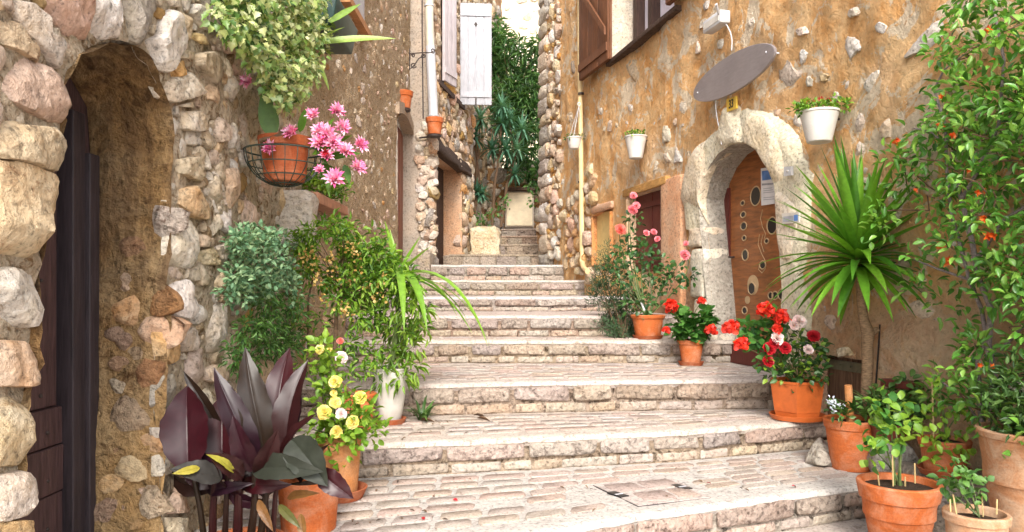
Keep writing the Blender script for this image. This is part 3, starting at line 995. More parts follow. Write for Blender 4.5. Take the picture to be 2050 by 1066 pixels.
rubble(far_house, TW, items, [M[x] for x in ('cream_stone', 'ochre_stone', 'pink_stone', 'brown_stone', 'grey_stone')], [0.3, 0.25, 0.15, 0.15, 0.15], 1.4, 0.04, rp, n_ind=130, n=10)
items = pack([(0, 2.95), (tw(13.1), 2.95), (tw(13.1), 6), (0, 6)], [], [(0.10, 0.05, 300), (0.05, 0.025, 900)], 0, rp, 1.4, [W3], hole_gap=0.02)
items = [(s_, z_, r_ * 1.2) for s_, z_, r_ in items]
rubble(far_house, TW, items, [M[x] for x in ('cream_stone', 'ochre_stone', 'pink_stone')], [0.4, 0.35, 0.25], 1.4, 0.025, rp, n_ind=60, n=10)
reveal('reveal', TW, D3, 0.34, M['orange_render'], far_house, skip=(0,), amp=0.008, nd=4)
reveal('reveal', TW, W3, 0.2, M['orange_render'], far_house, amp=0.004, nd=3)
mb = MB(); mb.obox(TW, tw(10.72), tw(12.3), 0.3, 2.0, -0.40, -0.34)
o3 = mb.build('door', M['old_timber'], far_house, smooth=False)
for i in range(7):
    mb = MB(); mb.obox(TW, tw(10.75) + i * 0.22, tw(10.75) + i * 0.22 + 0.212, 0.32, 1.96, -0.34, -0.31 + 0.005 * (i % 2))
    mb.build('plank', M['old_timber'], o3, smooth=False)
vv = rough_block([TW.P(s, z + dz, d) for z in (1.93, 2.10) for s, d, dz in ((tw(10.6), -0.1, 0.04), (tw(12.75), -0.1, -0.03), (tw(12.75), 0.06, -0.03), (tw(10.6), 0.06, 0.06))], bev=0.03, amp=0.03, k=6, seed=4)
mb = MB(); mb.add(*vv); mb.build('lintel', M['old_timber'], far_house, angle=60)
mb = MB(); mb.obox(TW, tw(10.8), tw(12.0), 3.0, 4.6, -0.3, -0.21)
mb.build('window', M['door_frame'], far_house, smooth=False)
mb = MB(); mb.obox(TW, tw(10.7), tw(12.25), 2.93, 3.0, -0.15, 0.06)
mb.build('sill', M['old_timber'], far_house, smooth=False)
# end wall of the far house, across the mouth of the alley, and its body
EW = Frame((-0.83, 13.1, 0), (0.175, 1, 0), (1, -0.175, 0))
wall_sheet('wall', EW, 0, 3.5, -0.1, 6.4, 0.06, M['far_rubble'], far_house, [], lambda s, z: 0.02 * noise.noise(Vector((s * 6, z * 6, 3))))
mb = MB(); mb.box(-5, -1.75, 10.4, 16.5, -0.1, 6.4)
mb.build('wall', M['far_rubble'], far_house, smooth=False)
items = pack([(0, 0.4), (3.4, 0.4), (3.4, 6), (0, 6)], [], [(0.12, 0.06, 700), (0.06, 0.03, 1200)], 0, rp, 1.4)
items = [(s_, z_, r_ * 1.2) for s_, z_, r_ in items]
rubble(far_house, EW, items, [M[x] for x in ('cream_stone', 'ochre_stone', 'grey_stone', 'brown_stone')], [0.3, 0.25, 0.25, 0.2], 1.4, 0.04, rp, n_ind=50, n=10)

# open white shutter standing across the view, and the narrow one behind it
def shutter(name, label, A, B, z0, z1, th, mat, nb, parent, diag=True):
    A, B = Vector(A), Vector(B)
    e = (B - A); w = e.length; e.normalize()
    fr = Frame(A, e, Vector((e.y, -e.x, 0)))
    mb = MB(); mb.obox(fr, 0, w, z0, z1, -th, -th * 0.4)
    o = mb.build(name, mat, parent, smooth=False)
    if label: o['label'] = label
    bw_ = w / nb
    for i in range(nb):
        pts = [fr.P(s, z, d) for z in (z0, z1 + 0.0) for s, d in ((i * bw_ + 0.006, -th * 0.4), ((i + 1) * bw_ - 0.006, -th * 0.4), ((i + 1) * bw_ - 0.006, 0), (i * bw_ + 0.006, 0))]
        block('board', o, pts, mat, bev=0.005, amp=0.0008, k=1, seed=i)
    for zc in (z0 + 0.10 * (z1 - z0), z1 - 0.10 * (z1 - z0)):
        mb = MB(); mb.obox(fr, 0.015, w - 0.015, zc - 0.045, zc + 0.045, 0.001, 0.016)
        mb.build('batten', mat, o, smooth=False)
    if diag:
        mb = MB()
        a0, a1 = (0.16 * w + 0.02, z0 + 0.10 * (z1 - z0) + 0.047), (w - 0.09, z1 - 0.10 * (z1 - z0) - 0.047)
        mb.hexa([fr.P(a0[0], a0[1], 0.001), fr.P(a0[0] + 0.012, a0[1], 0.001), fr.P(a0[0] + 0.012, a0[1], 0.012), fr.P(a0[0], a0[1], 0.012),
                 fr.P(a1[0], a1[1], 0.001), fr.P(a1[0] + 0.012, a1[1], 0.001), fr.P(a1[0] + 0.012, a1[1], 0.012), fr.P(a1[0], a1[1], 0.012)])
        mb.build('batten', mat, o, smooth=False)
    return o, fr
p0 = at(921, 208, 12.0)
o, fr = shutter('shutter', 'white board shutter standing open across the view', (p0.x, 12.02, 0), (at(984, 0, 12).x, 12.06, 0), 2.97, 4.60, 0.035, M['white_paint'], 4, far_house)
mb = MB()
dcx, dcz = 0.5 * (at(984, 0, 12).x - p0.x), 4.26
mb.hexa([fr.P(dcx - 0.03, dcz, 0.0), fr.P(dcx, dcz - 0.045, 0.0), fr.P(dcx + 0.03, dcz, 0.0), fr.P(dcx, dcz + 0.045, 0.0),
         fr.P(dcx - 0.03, dcz, 0.004), fr.P(dcx, dcz - 0.045, 0.004), fr.P(dcx + 0.03, dcz, 0.004), fr.P(dcx, dcz + 0.045, 0.004)])
mb.build('cutout', M['iron'], o, smooth=False)
mb = MB(); mb.obox(fr, dcx - 0.012, dcx + 0.012, 2.93, 3.07, 0.002, 0.02)
mb.build('latch', M['iron'], o, smooth=False)
q = at(890, 0, 10.95); q2 = at(912, 0, 11.1)
shutter('shutter', 'pale pinkish shutter seen nearly edge on', (q.x + 0.0, 10.95, 0), (q2.x, 11.35, 0), 3.06, 4.7, 0.035, M['lilac_paint'], 3, far_house, False)

# ------------------------------------------------------------------ end of the alley
M['sunny_render'] = stone_mat('yellow sunlit render', (0.74, 0.64, 0.42), (0.66, 0.55, 0.34), (0.48, 0.37, 0.22), 0.0, 2.5, 0.6, 0.02, 0.68)
yellow_house = thing('yellow_house', (0, 21, 1), 'bright pale yellow house wall closing the gap above the alley', 'house')
BF = Frame((-3, 21, 0), (1, 0, 0), (0, -1, 0))
wall_sheet('wall', BF, 0, 6, 0.5, 10.0, 0.1, M['sunny_render'], yellow_house, [], lambda s, z: 0.03 * noise.noise(Vector((s * 4, z * 4, 3))))
items = pack([(2.6, 5.5), (4, 5.5), (4, 9.5), (2.6, 9.5)], [], [(0.14, 0.06, 120)], 0, rp, 2.0)
rubble(yellow_house, BF, items, [M['cream_stone'], M['white_stone']], [0.5, 0.5], 2.0, 0.03, rp, n_ind=60, n=9)
mb = MB(); mb.box(-3, 3, 21.05, 24, 0.5, 9.8)
mb.build('wall', M['sunny_render'], yellow_house, smooth=False)
alley_wall = thing('terrace_wall', (0.2, 14.9, 1), 'dark rubble terrace wall behind the meter box at the alley end', 'wall')
AF = Frame((-1.4, 14.95, 0), (1, 0, 0), (0, -1, 0))
wall_sheet('backing', AF, 0, 3.0, 0.3, 2.42, 0.06, M['far_rubble'], alley_wall, [], lambda s, z: 0.02 * noise.noise(Vector((s * 5, z * 5, 3))))
mb = MB(); mb.box(-1.4, 1.6, 14.98, 15.6, 0.3, 2.40)
mb.build('backing', M['far_rubble'], alley_wall, smooth=False)
items = pack([(0.3, 0.5), (2.1, 0.5), (2.1, 2.40), (0.3, 2.40)], [], [(0.16, 0.08, 400), (0.08, 0.03, 900)], 0, rp, 1.5)
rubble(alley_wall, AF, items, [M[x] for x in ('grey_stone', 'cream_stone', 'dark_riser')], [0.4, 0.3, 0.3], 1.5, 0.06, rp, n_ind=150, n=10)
M['meter'] = paint_mat('cream meter door', (0.62, 0.52, 0.36), 0.6, 0.06)
b = MB()
p0, p1 = at(1014, 452, 14.6), at(1066, 386, 14.6)
b.box(p0.x - 0.03, p1.x + 0.03, 14.62, 14.98, p0.z - 0.03, p1.z + 0.03)
mbx = b.build('meter_box', M['smooth_grey'], None, smooth=False)
tag(mbx, 'cream painted meter box set low at the far end of the alley', 'meter box')
b = MB(); b.box(p0.x, p1.x, 14.59, 14.615, p0.z, p1.z); b.build('door', M['meter'], mbx, smooth=False)
b = MB(); b.box(p0.x - 0.05, p1.x + 0.05, 14.5, 14.95, p1.z + 0.035, p1.z + 0.09); b.build('cap', M['old_timber'], mbx, smooth=False)
b = MB(); b.sphere((p0.x + 0.06, 14.585, (p0.z + p1.z) / 2), 0.014, 6); b.build('lock', M['iron'], mbx)
pb = [at(937, 512, 12.5), at(1002, 512, 12.5)]
bx = block('boulder', None, [Vector(v) for v in ((pb[0].x, 12.5, 0.5), (pb[1].x, 12.5, 0.5), (pb[1].x, 13.2, 0.5), (pb[0].x, 13.2, 0.5),
       (pb[0].x + 0.02, 12.52, 1.03), (pb[1].x - 0.04, 12.52, 1.05), (pb[1].x - 0.02, 13.2, 1.1), (pb[0].x, 13.2, 1.1))], M['cream_stone'], bev=0.09, amp=0.05, k=5, seed=3)
tag(bx, 'big squared pale boulder at the foot of the alley trees', 'boulder')

# ------------------------------------------------------------------ right: ochre house
def plaster_mat():
    m, N, L, B = new_mat('ochre lime plaster')
    p = _pos(N, L)
    n_big = _noise(N, L, p, 1.1, 5, 0.6, 0.4)
    n_mid = _noise(N, L, p, 4.5, 8, 0.68, 0.5)
    n_fine = _noise(N, L, p, 26, 7, 0.72)
    n_grit = _noise(N, L, p, 90, 3, 0.7)
    col = _mix(N, L, _ramp(N, L, n_mid, [(0.34, bw(0)), (0.62, bw(1))]), (0.72, 0.355, 0.12), (0.78, 0.51, 0.26))
    col = _mix(N, L, _ramp(N, L, n_big, [(0.52, bw(0)), (0.68, bw(0.8))]), col, (0.66, 0.43, 0.24))
    n_w = _noise(N, L, p, 3.1, 9, 0.70, 0.9)
    col = _mix(N, L, _ramp(N, L, n_w, [(0.535, bw(0)), (0.56, bw(0.85))]), col, (0.74, 0.62, 0.46))
    n_d = _noise(N, L, p, 8.0, 8, 0.75, 0.5)
    col = _mix(N, L, _ramp(N, L, n_d, [(0.62, bw(0)), (0.70, bw(0.8))]), col, (0.38, 0.17, 0.06))
    # the lower render of the house is a pinker mix
    sp = N.new('ShaderNodeSeparateXYZ')
    g = N.new('ShaderNodeNewGeometry')
    L.new(g.outputs['Position'], sp.inputs[0])
    zz = _math(N, L, 'ADD', sp.outputs['Z'], _math(N, L, 'MULTIPLY', n_big, 0.7))
    low = _ramp(N, L, _math(N, L, 'ADD', _math(N, L, 'MULTIPLY', zz, -1.6), 0.9), [(0.30, bw(0)), (0.55, bw(0.8))])
    pink = _mix(N, L, _ramp(N, L, n_mid, [(0.38, bw(0)), (0.62, bw(1))]), (0.58, 0.34, 0.21), (0.64, 0.47, 0.31))
    col = _mix(N, L, low, col, pink)
    col = _mix(N, L, 0.8, col, _ramp(N, L, n_fine, [(0.32, bw(0.52)), (0.44, bw(0.95)), (0.62, bw(1.12))]), 'MULTIPLY')
    L.new(col, B.inputs['Base Color'])
    B.inputs['Roughness'].default_value = 0.92
    B.inputs['Specular IOR Level'].default_value = 0.15
    h = _math(N, L, 'ADD', _math(N, L, 'MULTIPLY', n_mid, 1.3), _math(N, L, 'MULTIPLY', n_fine, 0.7))
    h = _math(N, L, 'ADD', h, _math(N, L, 'MULTIPLY', n_grit, 0.2))
    _bump(N, L, B, h, 1.0, 0.07)
    return m
M['plaster'] = plaster_mat()
M['arch_stone'] = stone_mat('pale arch stone', (0.66, 0.59, 0.48), (0.60, 0.51, 0.38), (0.42, 0.33, 0.23), 0.04, 8, 0.6, 0.008, 0.68)
M['soffit_stone'] = stone_mat('dark arch soffit', (0.46, 0.40, 0.33), (0.36, 0.30, 0.24), (0.20, 0.16, 0.12), 0.05, 5, 0.9, 0.012, 0.60)  # greyer and darker than the arch ring, for its inner sides
M['orange_wood'] = paint_mat('varnished orange brown wood', (0.30, 0.105, 0.030), 0.38, 0.24, (1.2, 1.2, 9), 0.15, 0.45, (0.13, 0.045, 0.018), 4)
M['brown_wood'] = paint_mat('weathered brown shutter wood', (0.155, 0.062, 0.028), 0.6, 0.25, (10, 10, 1), 0.4, 0.3, (0.22, 0.12, 0.07), 6)
M['dark_wood'] = paint_mat('dark brown wood', (0.065, 0.035, 0.026), 0.6, 0.25, (10, 10, 1), 0.4, 0.3, None, 6)
M['maroon'] = paint_mat('maroon door paint', (0.115, 0.022, 0.016), 0.5, 0.2, (9, 9, 1), 0.3)
M['yellow_panel'] = paint_mat('pale yellow panel', (0.64, 0.48, 0.20), 0.6, 0.07)
M['cream_pipe'] = paint_mat('cream pipe paint', (0.66, 0.50, 0.26), 0.45, 0.06, None, 0.1)
M['grey_pipe'] = paint_mat('grey zinc pipe', (0.52, 0.52, 0.55), 0.4, 0.05, None, 0.1, 0.5)
M['ivory_pipe'] = paint_mat('ivory pipe paint', (0.62, 0.56, 0.45), 0.45, 0.05, None, 0.1)
M['sign_metal'] = paint_mat('brushed grey sign metal', (0.30, 0.265, 0.265), 0.42, 0.05, (2, 2, 14), 0.08, 0.5, None, 5, 0.35)
M['black'] = paint_mat('black gap', (0.012, 0.011, 0.013), 0.3, 0.1)
M['white_plastic'] = paint_mat('white plastic', (0.56, 0.56, 0.57), 0.4, 0.04)
M['yellow_plate'] = paint_mat('yellow number plate', (0.62, 0.40, 0.06), 0.4, 0.06)
M['paper'] = paint_mat('white paper', (0.74, 0.74, 0.76), 0.7, 0.03)
M['blue_print'] = paint_mat('blue print', (0.10, 0.22, 0.52), 0.6, 0.15)
M['grey_print'] = paint_mat('grey print', (0.35, 0.36, 0.40), 0.7, 0.1)
M['clear_plate'] = paint_mat('frosted plate', (0.62, 0.58, 0.52), 0.25, 0.05, None, 0.05, 0.5)
M['curtain'] = paint_mat('lilac white curtain', (0.66, 0.60, 0.66), 0.8, 0.08, (14, 14, 0.6), 0.6)
M['old_ochre_beam'] = paint_mat('ochre washed beam', (0.44, 0.24, 0.08), 0.8, 0.2, (2, 2, 10), 0.6, 0.2, (0.32, 0.19, 0.10), 6)

ochre_house = thing('ochre_house', (1.9, 5, -0.6), 'ochre plastered house with the pale stone arched doorway on the right', 'house')
def rw(pts, d=0.0): return RW.poly(pts, d)
ARCH = rw([(1432, 740), (1424, 640), (1416, 540), (1409, 460), (1404, 400), (1412, 365), (1425, 335), (1445, 308), (1468, 292), (1497, 284), (1522, 301), (1543, 335), (1556, 370), (1563, 420), (1570, 520), (1577, 640), (1580, 720)])
ARCH = [(ARCH[0][0], -0.75)] + ARCH + [(ARCH[-1][0], -0.75)]
def rect(x0, y0, x1, y1, d=0.0):
    a, b = RW.px(x0, y0, d), RW.px(x1, y1, d)
    return min(a[0], b[0]), max(a[0], b[0]), a, b
# window: far jamb at column 1225, sill height read there
sj, zsill = RW.px(1226, 122)
sj2 = RW.px(1352, 15)[0]
WINR = [(sj2, zsill), (sj, zsill), (sj, zsill + 1.3), (sj2, zsill + 1.3)]
# maroon hatch
sh0, sh1 = RW.px(1327, 480)[0], RW.px(1258, 480)[0]
zh1, zh0 = RW.px(1290, 385)[1], RW.px(1290, 545)[1]
HATCH = [(sh0, zh0), (sh1, zh0), (sh1, zh1), (sh0, zh1)]
sy0, sy1 = RW.px(1224, 480)[0], RW.px(1188, 480)[0]
zy1, zy0 = RW.px(1205, 424)[1], RW.px(1205, 530)[1]
YELL = [(sy0, zy0), (sy1, zy0), (sy1, zy1 - 0.03), ((sy0 + sy1) / 2, zy1), (sy0, zy1 - 0.03)]
# low wooden hatch by the pots
sl0, sl1 = RW.px(1742, 760)[0], RW.px(1636, 760)[0]
zl1, zl0 = RW.px(1690, 716)[1], -0.98
LOW = [(sl0, zl0), (sl1, zl0), (sl1, zl1), (sl0, zl1)]
HOLES = [ARCH, WINR, HATCH, YELL, LOW]
def rw_disp(s, z):
    d = 0.045 * noise.noise(Vector((s * 1.1, z * 1.1, 2.2))) + 0.022 * noise.noise(Vector((s * 4, z * 4, 1))) + 0.011 * noise.noise(Vector((s * 13, z * 13, 2))) + 0.008 * noise.noise(Vector((s * 33, z * 33, 7)))
    return d - 0.01
def rw_low(s, z): return 0.045 * noise.noise(Vector((s * 1.1, z * 1.1, 2.2))) + 0.022 * noise.noise(Vector((s * 4, z * 4, 1))) - 0.01
wall_sheet('wall', RW, 1.5, 11.1 * SQ, -1.3, 5.2, 0.035, M['plaster'], ochre_house, HOLES, rw_disp)
mb = MB()
P = RW.P
def rbox(mb, s0, s1, z0, z1, d0, d1): mb.obox(RW, s0, s1, z0, z1, d0, d1)
rbox(mb, 1.5, 11.1 * SQ, -1.3, 5.1, -3.5, -0.50)
rbox(mb, 11.1 * SQ - 0.12, 11.1 * SQ - 0.002, -1.3, 5.15, -0.52, -0.03)
mb.build('wall', M['plaster'], ochre_house, smooth=False)

rr = np.random.default_rng(33)
# --- arched doorway
reveal('arch_reveal', RW, ARCH, 0.225, M['soffit_stone'], ochre_house, skip=(len(ARCH) - 1,), amp=0.010, nd=6, d0=0.03)
# pale lime band round the arch, then jamb stones and voussoirs that stand a little proud
band = MB()
inn = rw([(1409, 460), (1404, 400), (1412, 365), (1425, 335), (1445, 308), (1468, 292), (1497, 284), (1522, 301), (1543, 335), (1556, 370), (1563, 420), (1570, 520), (1577, 640), (1582, 730)])
out_ = rw([(1368, 460), (1364, 400), (1370, 350), (1388, 306), (1410, 275), (1436, 250), (1490, 202), (1550, 222), (1595, 270), (1625, 340), (1632, 420), (1628, 520), (1634, 640), (1640, 730)])
kB = 6
for i in range(len(inn)):
    for j in range(kB + 1):
        t_ = j / kB
        s_ = inn[i][0] + (out_[i][0] - inn[i][0]) * t_; z_ = inn[i][1] + (out_[i][1] - inn[i][1]) * t_
        w_ = 0.012 * noise.noise(Vector((s_ * 20, z_ * 20, 4))) + 0.008 * noise.noise(Vector((s_ * 50, z_ * 50, 4)))
        band.v.append(tuple(P(s_, z_, (0.03 + w_) * (1 if t_ < 0.8 else 0.3) - (0.05 if j == kB else 0))))
for i in range(len(inn) - 1):
    for j in range(kB):
        a_ = i * (kB + 1) + j
        band.f.append((a_, a_ + 1, a_ + kB + 2, a_ + kB + 1)); band.m.append(0)
band.build('surround', M['arch_stone'], ochre_house, angle=60)
def ring_stone(pts, mat='arch_stone', prd=0.045, n=30):
    stone('stone', ochre_house, RW, rw(pts), M[mat], proud=prd + 0.012, n=40, d0=-0.03, amp=0.007, tilt=0.02, jag=0.03, q=0.05, rings=7, facets=3)
ring_stone([(1372, 452), (1369, 400), (1376, 350), (1392, 312), (1412, 284), (1440, 262), (1452, 302), (1430, 328), (1415, 362), (1407, 400), (1410, 452)])
ring_stone([(1441, 260), (1443, 226), (1466, 216), (1490, 204), (1506, 222), (1501, 252), (1497, 286), (1470, 290), (1454, 302)], prd=0.055)
ring_stone([(1507, 226), (1540, 232), (1562, 262), (1590, 318), (1598, 372), (1562, 380), (1548, 340), (1527, 302), (1500, 284)], prd=0.05)
ring_stone([(1598, 376), (1604, 440), (1606, 520), (1572, 520), (1565, 420), (1562, 382)], prd=0.045)
ring_stone([(1606, 524), (1612, 620), (1616, 700), (1580, 705), (1572, 524)], prd=0.045)
# squared blocks of the far jamb: they turn the corner
def jamb_block(y0, y1, xo, xi):
    (so, zt), (si, _) = RW.px(xo, y0), RW.px(xi, y0)
    zbm = RW.px(xo, y1)[1]
    pts = [P(a, b, c) for b in (zbm, zt) for a, c in ((si - 0.004, -0.215), (so, -0.215), (so, 0.035), (si - 0.004, 0.035))]
    block('stone', ochre_house, pts, M['arch_stone'], bev=0.028, amp=0.010, k=4, seed=rr.uniform(0, 50))
jamb_block(458, 497, 1383, 1409)
jamb_block(499, 596, 1388, 1413)
jamb_block(598, 662, 1394, 1420)
jamb_block(664, 735, 1402, 1427)
# --- the wooden door with its round holes
dd = -0.225
mb = MB()
s_a, s_b = RW.px(1580, 600)[0] - 0.04, RW.px(1409, 500)[0] + 0.03
rbox(mb, s_a, s_b, -0.72, 1.15, dd - 0.05, dd)
dR = mb.build('door', M['orange_wood'], ochre_house, smooth=False)
dR['label'] = 'orange brown wooden door with round holes and carved curls'
M['ring_wood'] = paint_mat('pale cut wood', (0.52, 0.36, 0.20), 0.5, 0.1)
def disc(x, y, rx, ry, name='hole', mat='black', d=dd + 0.003, rim=True, n=24):
    c = RW.px(x, y, d); ex = RW.px(x - rx, y, d); ey = RW.px(x, y - ry, d)
    a, b = abs(ex[0] - c[0]), abs(ey[1] - c[1])
    pts = [(c[0] + a * math.cos(2 * math.pi * i / n), c[1] + b * math.sin(2 * math.pi * i / n)) for i in range(n)]
    mb = MB()
    vv = [P(s, z, d - 0.004) for s, z in pts] + [P(s, z, d) for s, z in pts]
    ff = [tuple(range(n)), tuple(range(n, 2 * n))[::-1]] + [(i, (i + 1) % n, n + (i + 1) % n, n + i) for i in range(n)]
    mb.add(vv, ff)
    o = mb.build(name, M[mat], dR, smooth=False)
    if rim:
        mb = MB()
        mb.tube([P(s, z, d + 0.001) for s, z in pts] + [P(*pts[0], d + 0.001)], 0.0055, 5)
        mb.build('rim', M['ring_wood'], dR)
    return o
for x, y, rx, ry in ((1513, 393, 10, 19), (1487, 407, 4, 5), (1488, 430, 5, 6), (1489, 453, 6, 8), (1490, 477, 4, 5), (1492, 511, 6, 11), (1546, 452, 10, 17), (1535, 483, 4, 5), (1527, 531, 6, 8), (1543, 592, 5, 7), (1552, 592, 6, 8), (1566, 590, 8, 11), (1491, 622, 5, 7)):
    disc(x, y, rx, ry)
disc(1507, 571, 11, 20, 'inlay', 'ring_wood', dd + 0.002, False)
disc(1505, 578, 7, 12)
disc(1496, 601, 5, 8, 'inlay', 'ring_wood', dd + 0.003, False)
for crv in ([(1527, 420), (1523, 438), (1527, 455), (1533, 468), (1531, 478)], [(1521, 470), (1518, 490), (1525, 508), (1532, 522), (1533, 538), (1526, 547), (1519, 540), (1521, 527)], [(1528, 470), (1524, 487), (1530, 505)]):
    mb = MB(); mb.tube([P(*RW.px(x, y, dd), dd + 0.002) for x, y in crv], 0.0035, 5)
    mb.build('carving', M['ring_wood'], dR)
mb = MB(); s0_, z0_ = RW.px(1470, 520, dd); mb.tube([P(s0_, z0_ + 0.02, dd), P(s0_, z0_ + 0.02, dd + 0.05), P(s0_ - 0.06, z0_ + 0.015, dd + 0.05)], 0.008, 6); mb.build('handle', M['iron'], dR)
mb = MB(); rbox(mb, s_a + 0.05, s_b - 0.03, -0.59, -0.44, dd + 0.004, dd + 0.10)
mb.build('doorstep', M['maroon'], ochre_house, smooth=False)
mb = MB(); rbox(mb, s_b - 0.07, s_b + 0.02, -0.6, 0.85, dd - 0.02, dd + 0.015); mb.build('frame', M['maroon'], dR, smooth=False)
# notices pinned to the door
def sheet(name, quad, mat, d, parent=None, th=0.004):
    q = [RW.px(x, y, d) for x, y in quad]
    mb = MB(); mb.hexa([P(s, z, d - th) for s, z in q] + [P(s, z, d) for s, z in q])
    return mb.build(name, M[mat], parent, smooth=False)
nt_ = sheet('notice', [(1524, 412), (1559, 407), (1558, 332), (1523, 338)], 'paper', dd + 0.012)
tag(nt_, 'white paper notice with a blue picture pinned high on the wooden door', 'notice')
sheet('picture', [(1526, 362), (1548, 359), (1547, 340), (1525, 343)], 'blue_print', dd + 0.0135, nt_, 0.001)
sheet('band', [(1525, 372), (1557, 369), (1557, 366), (1525, 368)], 'grey_print', dd + 0.0135, nt_, 0.001)
for yy in (378, 382, 386, 396, 400):
    sheet('text_line', [(1528, yy + 1.2), (1552 - (yy % 5) * 2, yy - 1), (1552 - (yy % 5) * 2, yy - 2.2), (1528, yy)], 'grey_print', dd + 0.0135, nt_, 0.001)
pl_ = sheet('name_plate', [(1566, 449), (1599, 445), (1599, 425), (1565, 428)], 'clear_plate', 0.075, None, 0.012)
tag(pl_, 'small frosted plate with a blue end on the pale jamb right of the door', 'plate')
sheet('band', [(1568, 445), (1588, 442.5), (1588, 432), (1568, 434)], 'grey_print', 0.077, pl_, 0.001)
sheet('emblem', [(1589, 443), (1597, 442), (1597, 430), (1589, 431)], 'blue_print', 0.077, pl_, 0.001)
bl = sheet('doorbell', [(1569, 353), (1583, 351), (1583, 333), (1569, 335)], 'white_plastic', 0.08, None, 0.02)
tag(bl, 'square white doorbell on the pale arch stone above the yucca leaves', 'doorbell')
c_ = RW.px(1576, 343, 0.083); mb = MB(); mb.sphere(P(c_[0], c_[1], 0.080), 0.010, 6); mb.build('button', M['clear_plate'], bl)

# --- embedded stones that show through the plaster
EMB = [
 ([(1802, 95), (1860, 52), (1905, 30), (1938, 22), (1942, 55), (1900, 85), (1850, 105), (1812, 118)], 'white_stone'),
 ([(1672, 100), (1680, 62), (1692, 75), (1714, 78), (1712, 98), (1690, 118)], 'white_stone'), ([(1725, 160), (1738, 140), (1755, 142), (1752, 170), (1738, 188), (1725, 182)], 'white_stone'),
 ([(1750, 50), (1760, 42), (1772, 52), (1770, 66), (1755, 68)], 'white_stone'), ([(1690, 25), (1710, 12), (1725, 10), (1712, 30), (1696, 36)], 'white_stone'),
 ([(1396, 15), (1404, 0), (1418, 0), (1412, 18), (1400, 26)], 'white_stone'), ([(1386, 50), (1398, 40), (1412, 36), (1408, 52), (1392, 60)], 'white_stone'),
 ([(1432, 86), (1445, 76), (1455, 80), (1453, 92), (1436, 100)], 'white_stone'), ([(1384, 84), (1392, 76), (1398, 95), (1392, 108), (1383, 106)], 'white_stone'),
 ([(1497, 40), (1508, 34), (1514, 50), (1506, 58)], 'white_stone'), ([(1590, 115), (1600, 100), (1618, 92), (1606, 118), (1596, 132)], 'white_stone'),
 ([(1608, 160), (1616, 150), (1626, 160), (1622, 172), (1610, 172)], 'white_stone'), ([(1630, 155), (1645, 145), (1654, 152), (1645, 164), (1632, 166)], 'cream_stone'),
 ([(1556, 135), (1570, 118), (1590, 140), (1610, 138), (1606, 165), (1590, 190), (1570, 195), (1552, 185)], 'cream_stone'),
 ([(1247, 130), (1262, 118), (1282, 134), (1276, 160), (1262, 176), (1248, 162)], 'cream_stone'), ([(1318, 266), (1326, 250), (1344, 252), (1342, 280), (1328, 290), (1320, 286)], 'cream_stone'),
 ([(1250, 216), (1256, 204), (1266, 206), (1264, 222), (1252, 226)], 'white_stone'), ([(1342, 300), (1354, 296), (1364, 306), (1362, 322), (1348, 328), (1340, 316)], 'white_stone'),
 ([(1328, 310), (1338, 304), (1342, 322), (1332, 330)], 'cream_stone'), ([(1212, 250), (1218, 238), (1230, 244), (1228, 262), (1214, 262)], 'cream_stone'),
 ([(1140, 128), (1150, 120), (1156, 138), (1150, 150), (1140, 146)], 'grey_stone'), ([(1138, 232), (1146, 226), (1150, 236), (1144, 246), (1136, 244)], 'cream_stone'),
 ([(1700, 230), (1722, 218), (1740, 236), (1735, 262), (1712, 272), (1698, 255)], 'cream_stone'), ([(1760, 250), (1785, 236), (1800, 250), (1790, 275), (1766, 280)], 'cream_stone'),
 ([(1578, 230), (1590, 222), (1600, 240), (1592, 256), (1580, 250)], 'white_stone'), ([(1345, 242), (1352, 234), (1358, 244), (1350, 254)], 'cream_stone'),
 ([(1640, 640), (1665, 628), (1682, 640), (1676, 660), (1648, 664)], 'pink_stone'), ([(1660, 700), (1720, 690), (1722, 712), (1662, 716)], 'cream_stone'),
 ([(1800, 600), (1850, 580), (1870, 610), (1850, 640), (1806, 640)], 'pink_stone'), ([(1540, 225), (1556, 216), (1560, 236), (1546, 244)], 'pink_stone'),
 ([(1590, 60), (1612, 52), (1622, 64), (1602, 74)], 'pink_stone'), ([(1650, 190), (1668, 182), (1676, 196), (1660, 208)], 'pink_stone'),
]
tr = []
for pts, m_ in EMB:
    pl = rw(pts); tr.append(pl)
    stone('stone', ochre_house, RW, pl, M[m_], proud=0.015, n=34, d0=-0.06, tilt=0.03, jag=0.28, amp=0.005, base=rw_low)
items = pack([(2.2, -0.9), (10.2, -0.2), (11.0, 4.9), (2.2, 4.9)], tr, [(0.06, 0.03, 40), (0.03, 0.012, 160)], 0, rr, 1.6, HOLES, hole_gap=0.08)
rubble(ochre_house, RW, items, [M[x] for x in ('white_stone', 'cream_stone', 'pink_stone')], [0.45, 0.38, 0.17], 1.6, 0.006, rr, n_ind=110, n=14, jag=0.5, base=rw_low)
# pale patches of bare stone left of the door and exposed rubble by the drain pipe
def sY(Y): return Y * SQ
items = pack([(sY(8.6), 0.1), (sY(9.95), 0.3), (sY(9.95), 1.1), (sY(9.0), 1.5), (sY(8.6), 0.9)], tr, [(0.11, 0.05, 300), (0.05, 0.02, 500)], 0, rr, 1.1, HOLES, hole_gap=0.03)
rubble(ochre_house, RW, items, [M[x] for x in ('ochre_stone', 'cream_stone', 'pink_stone')], [0.45, 0.35, 0.2], 1.1, 0.05, rr, n_ind=40, n=10)
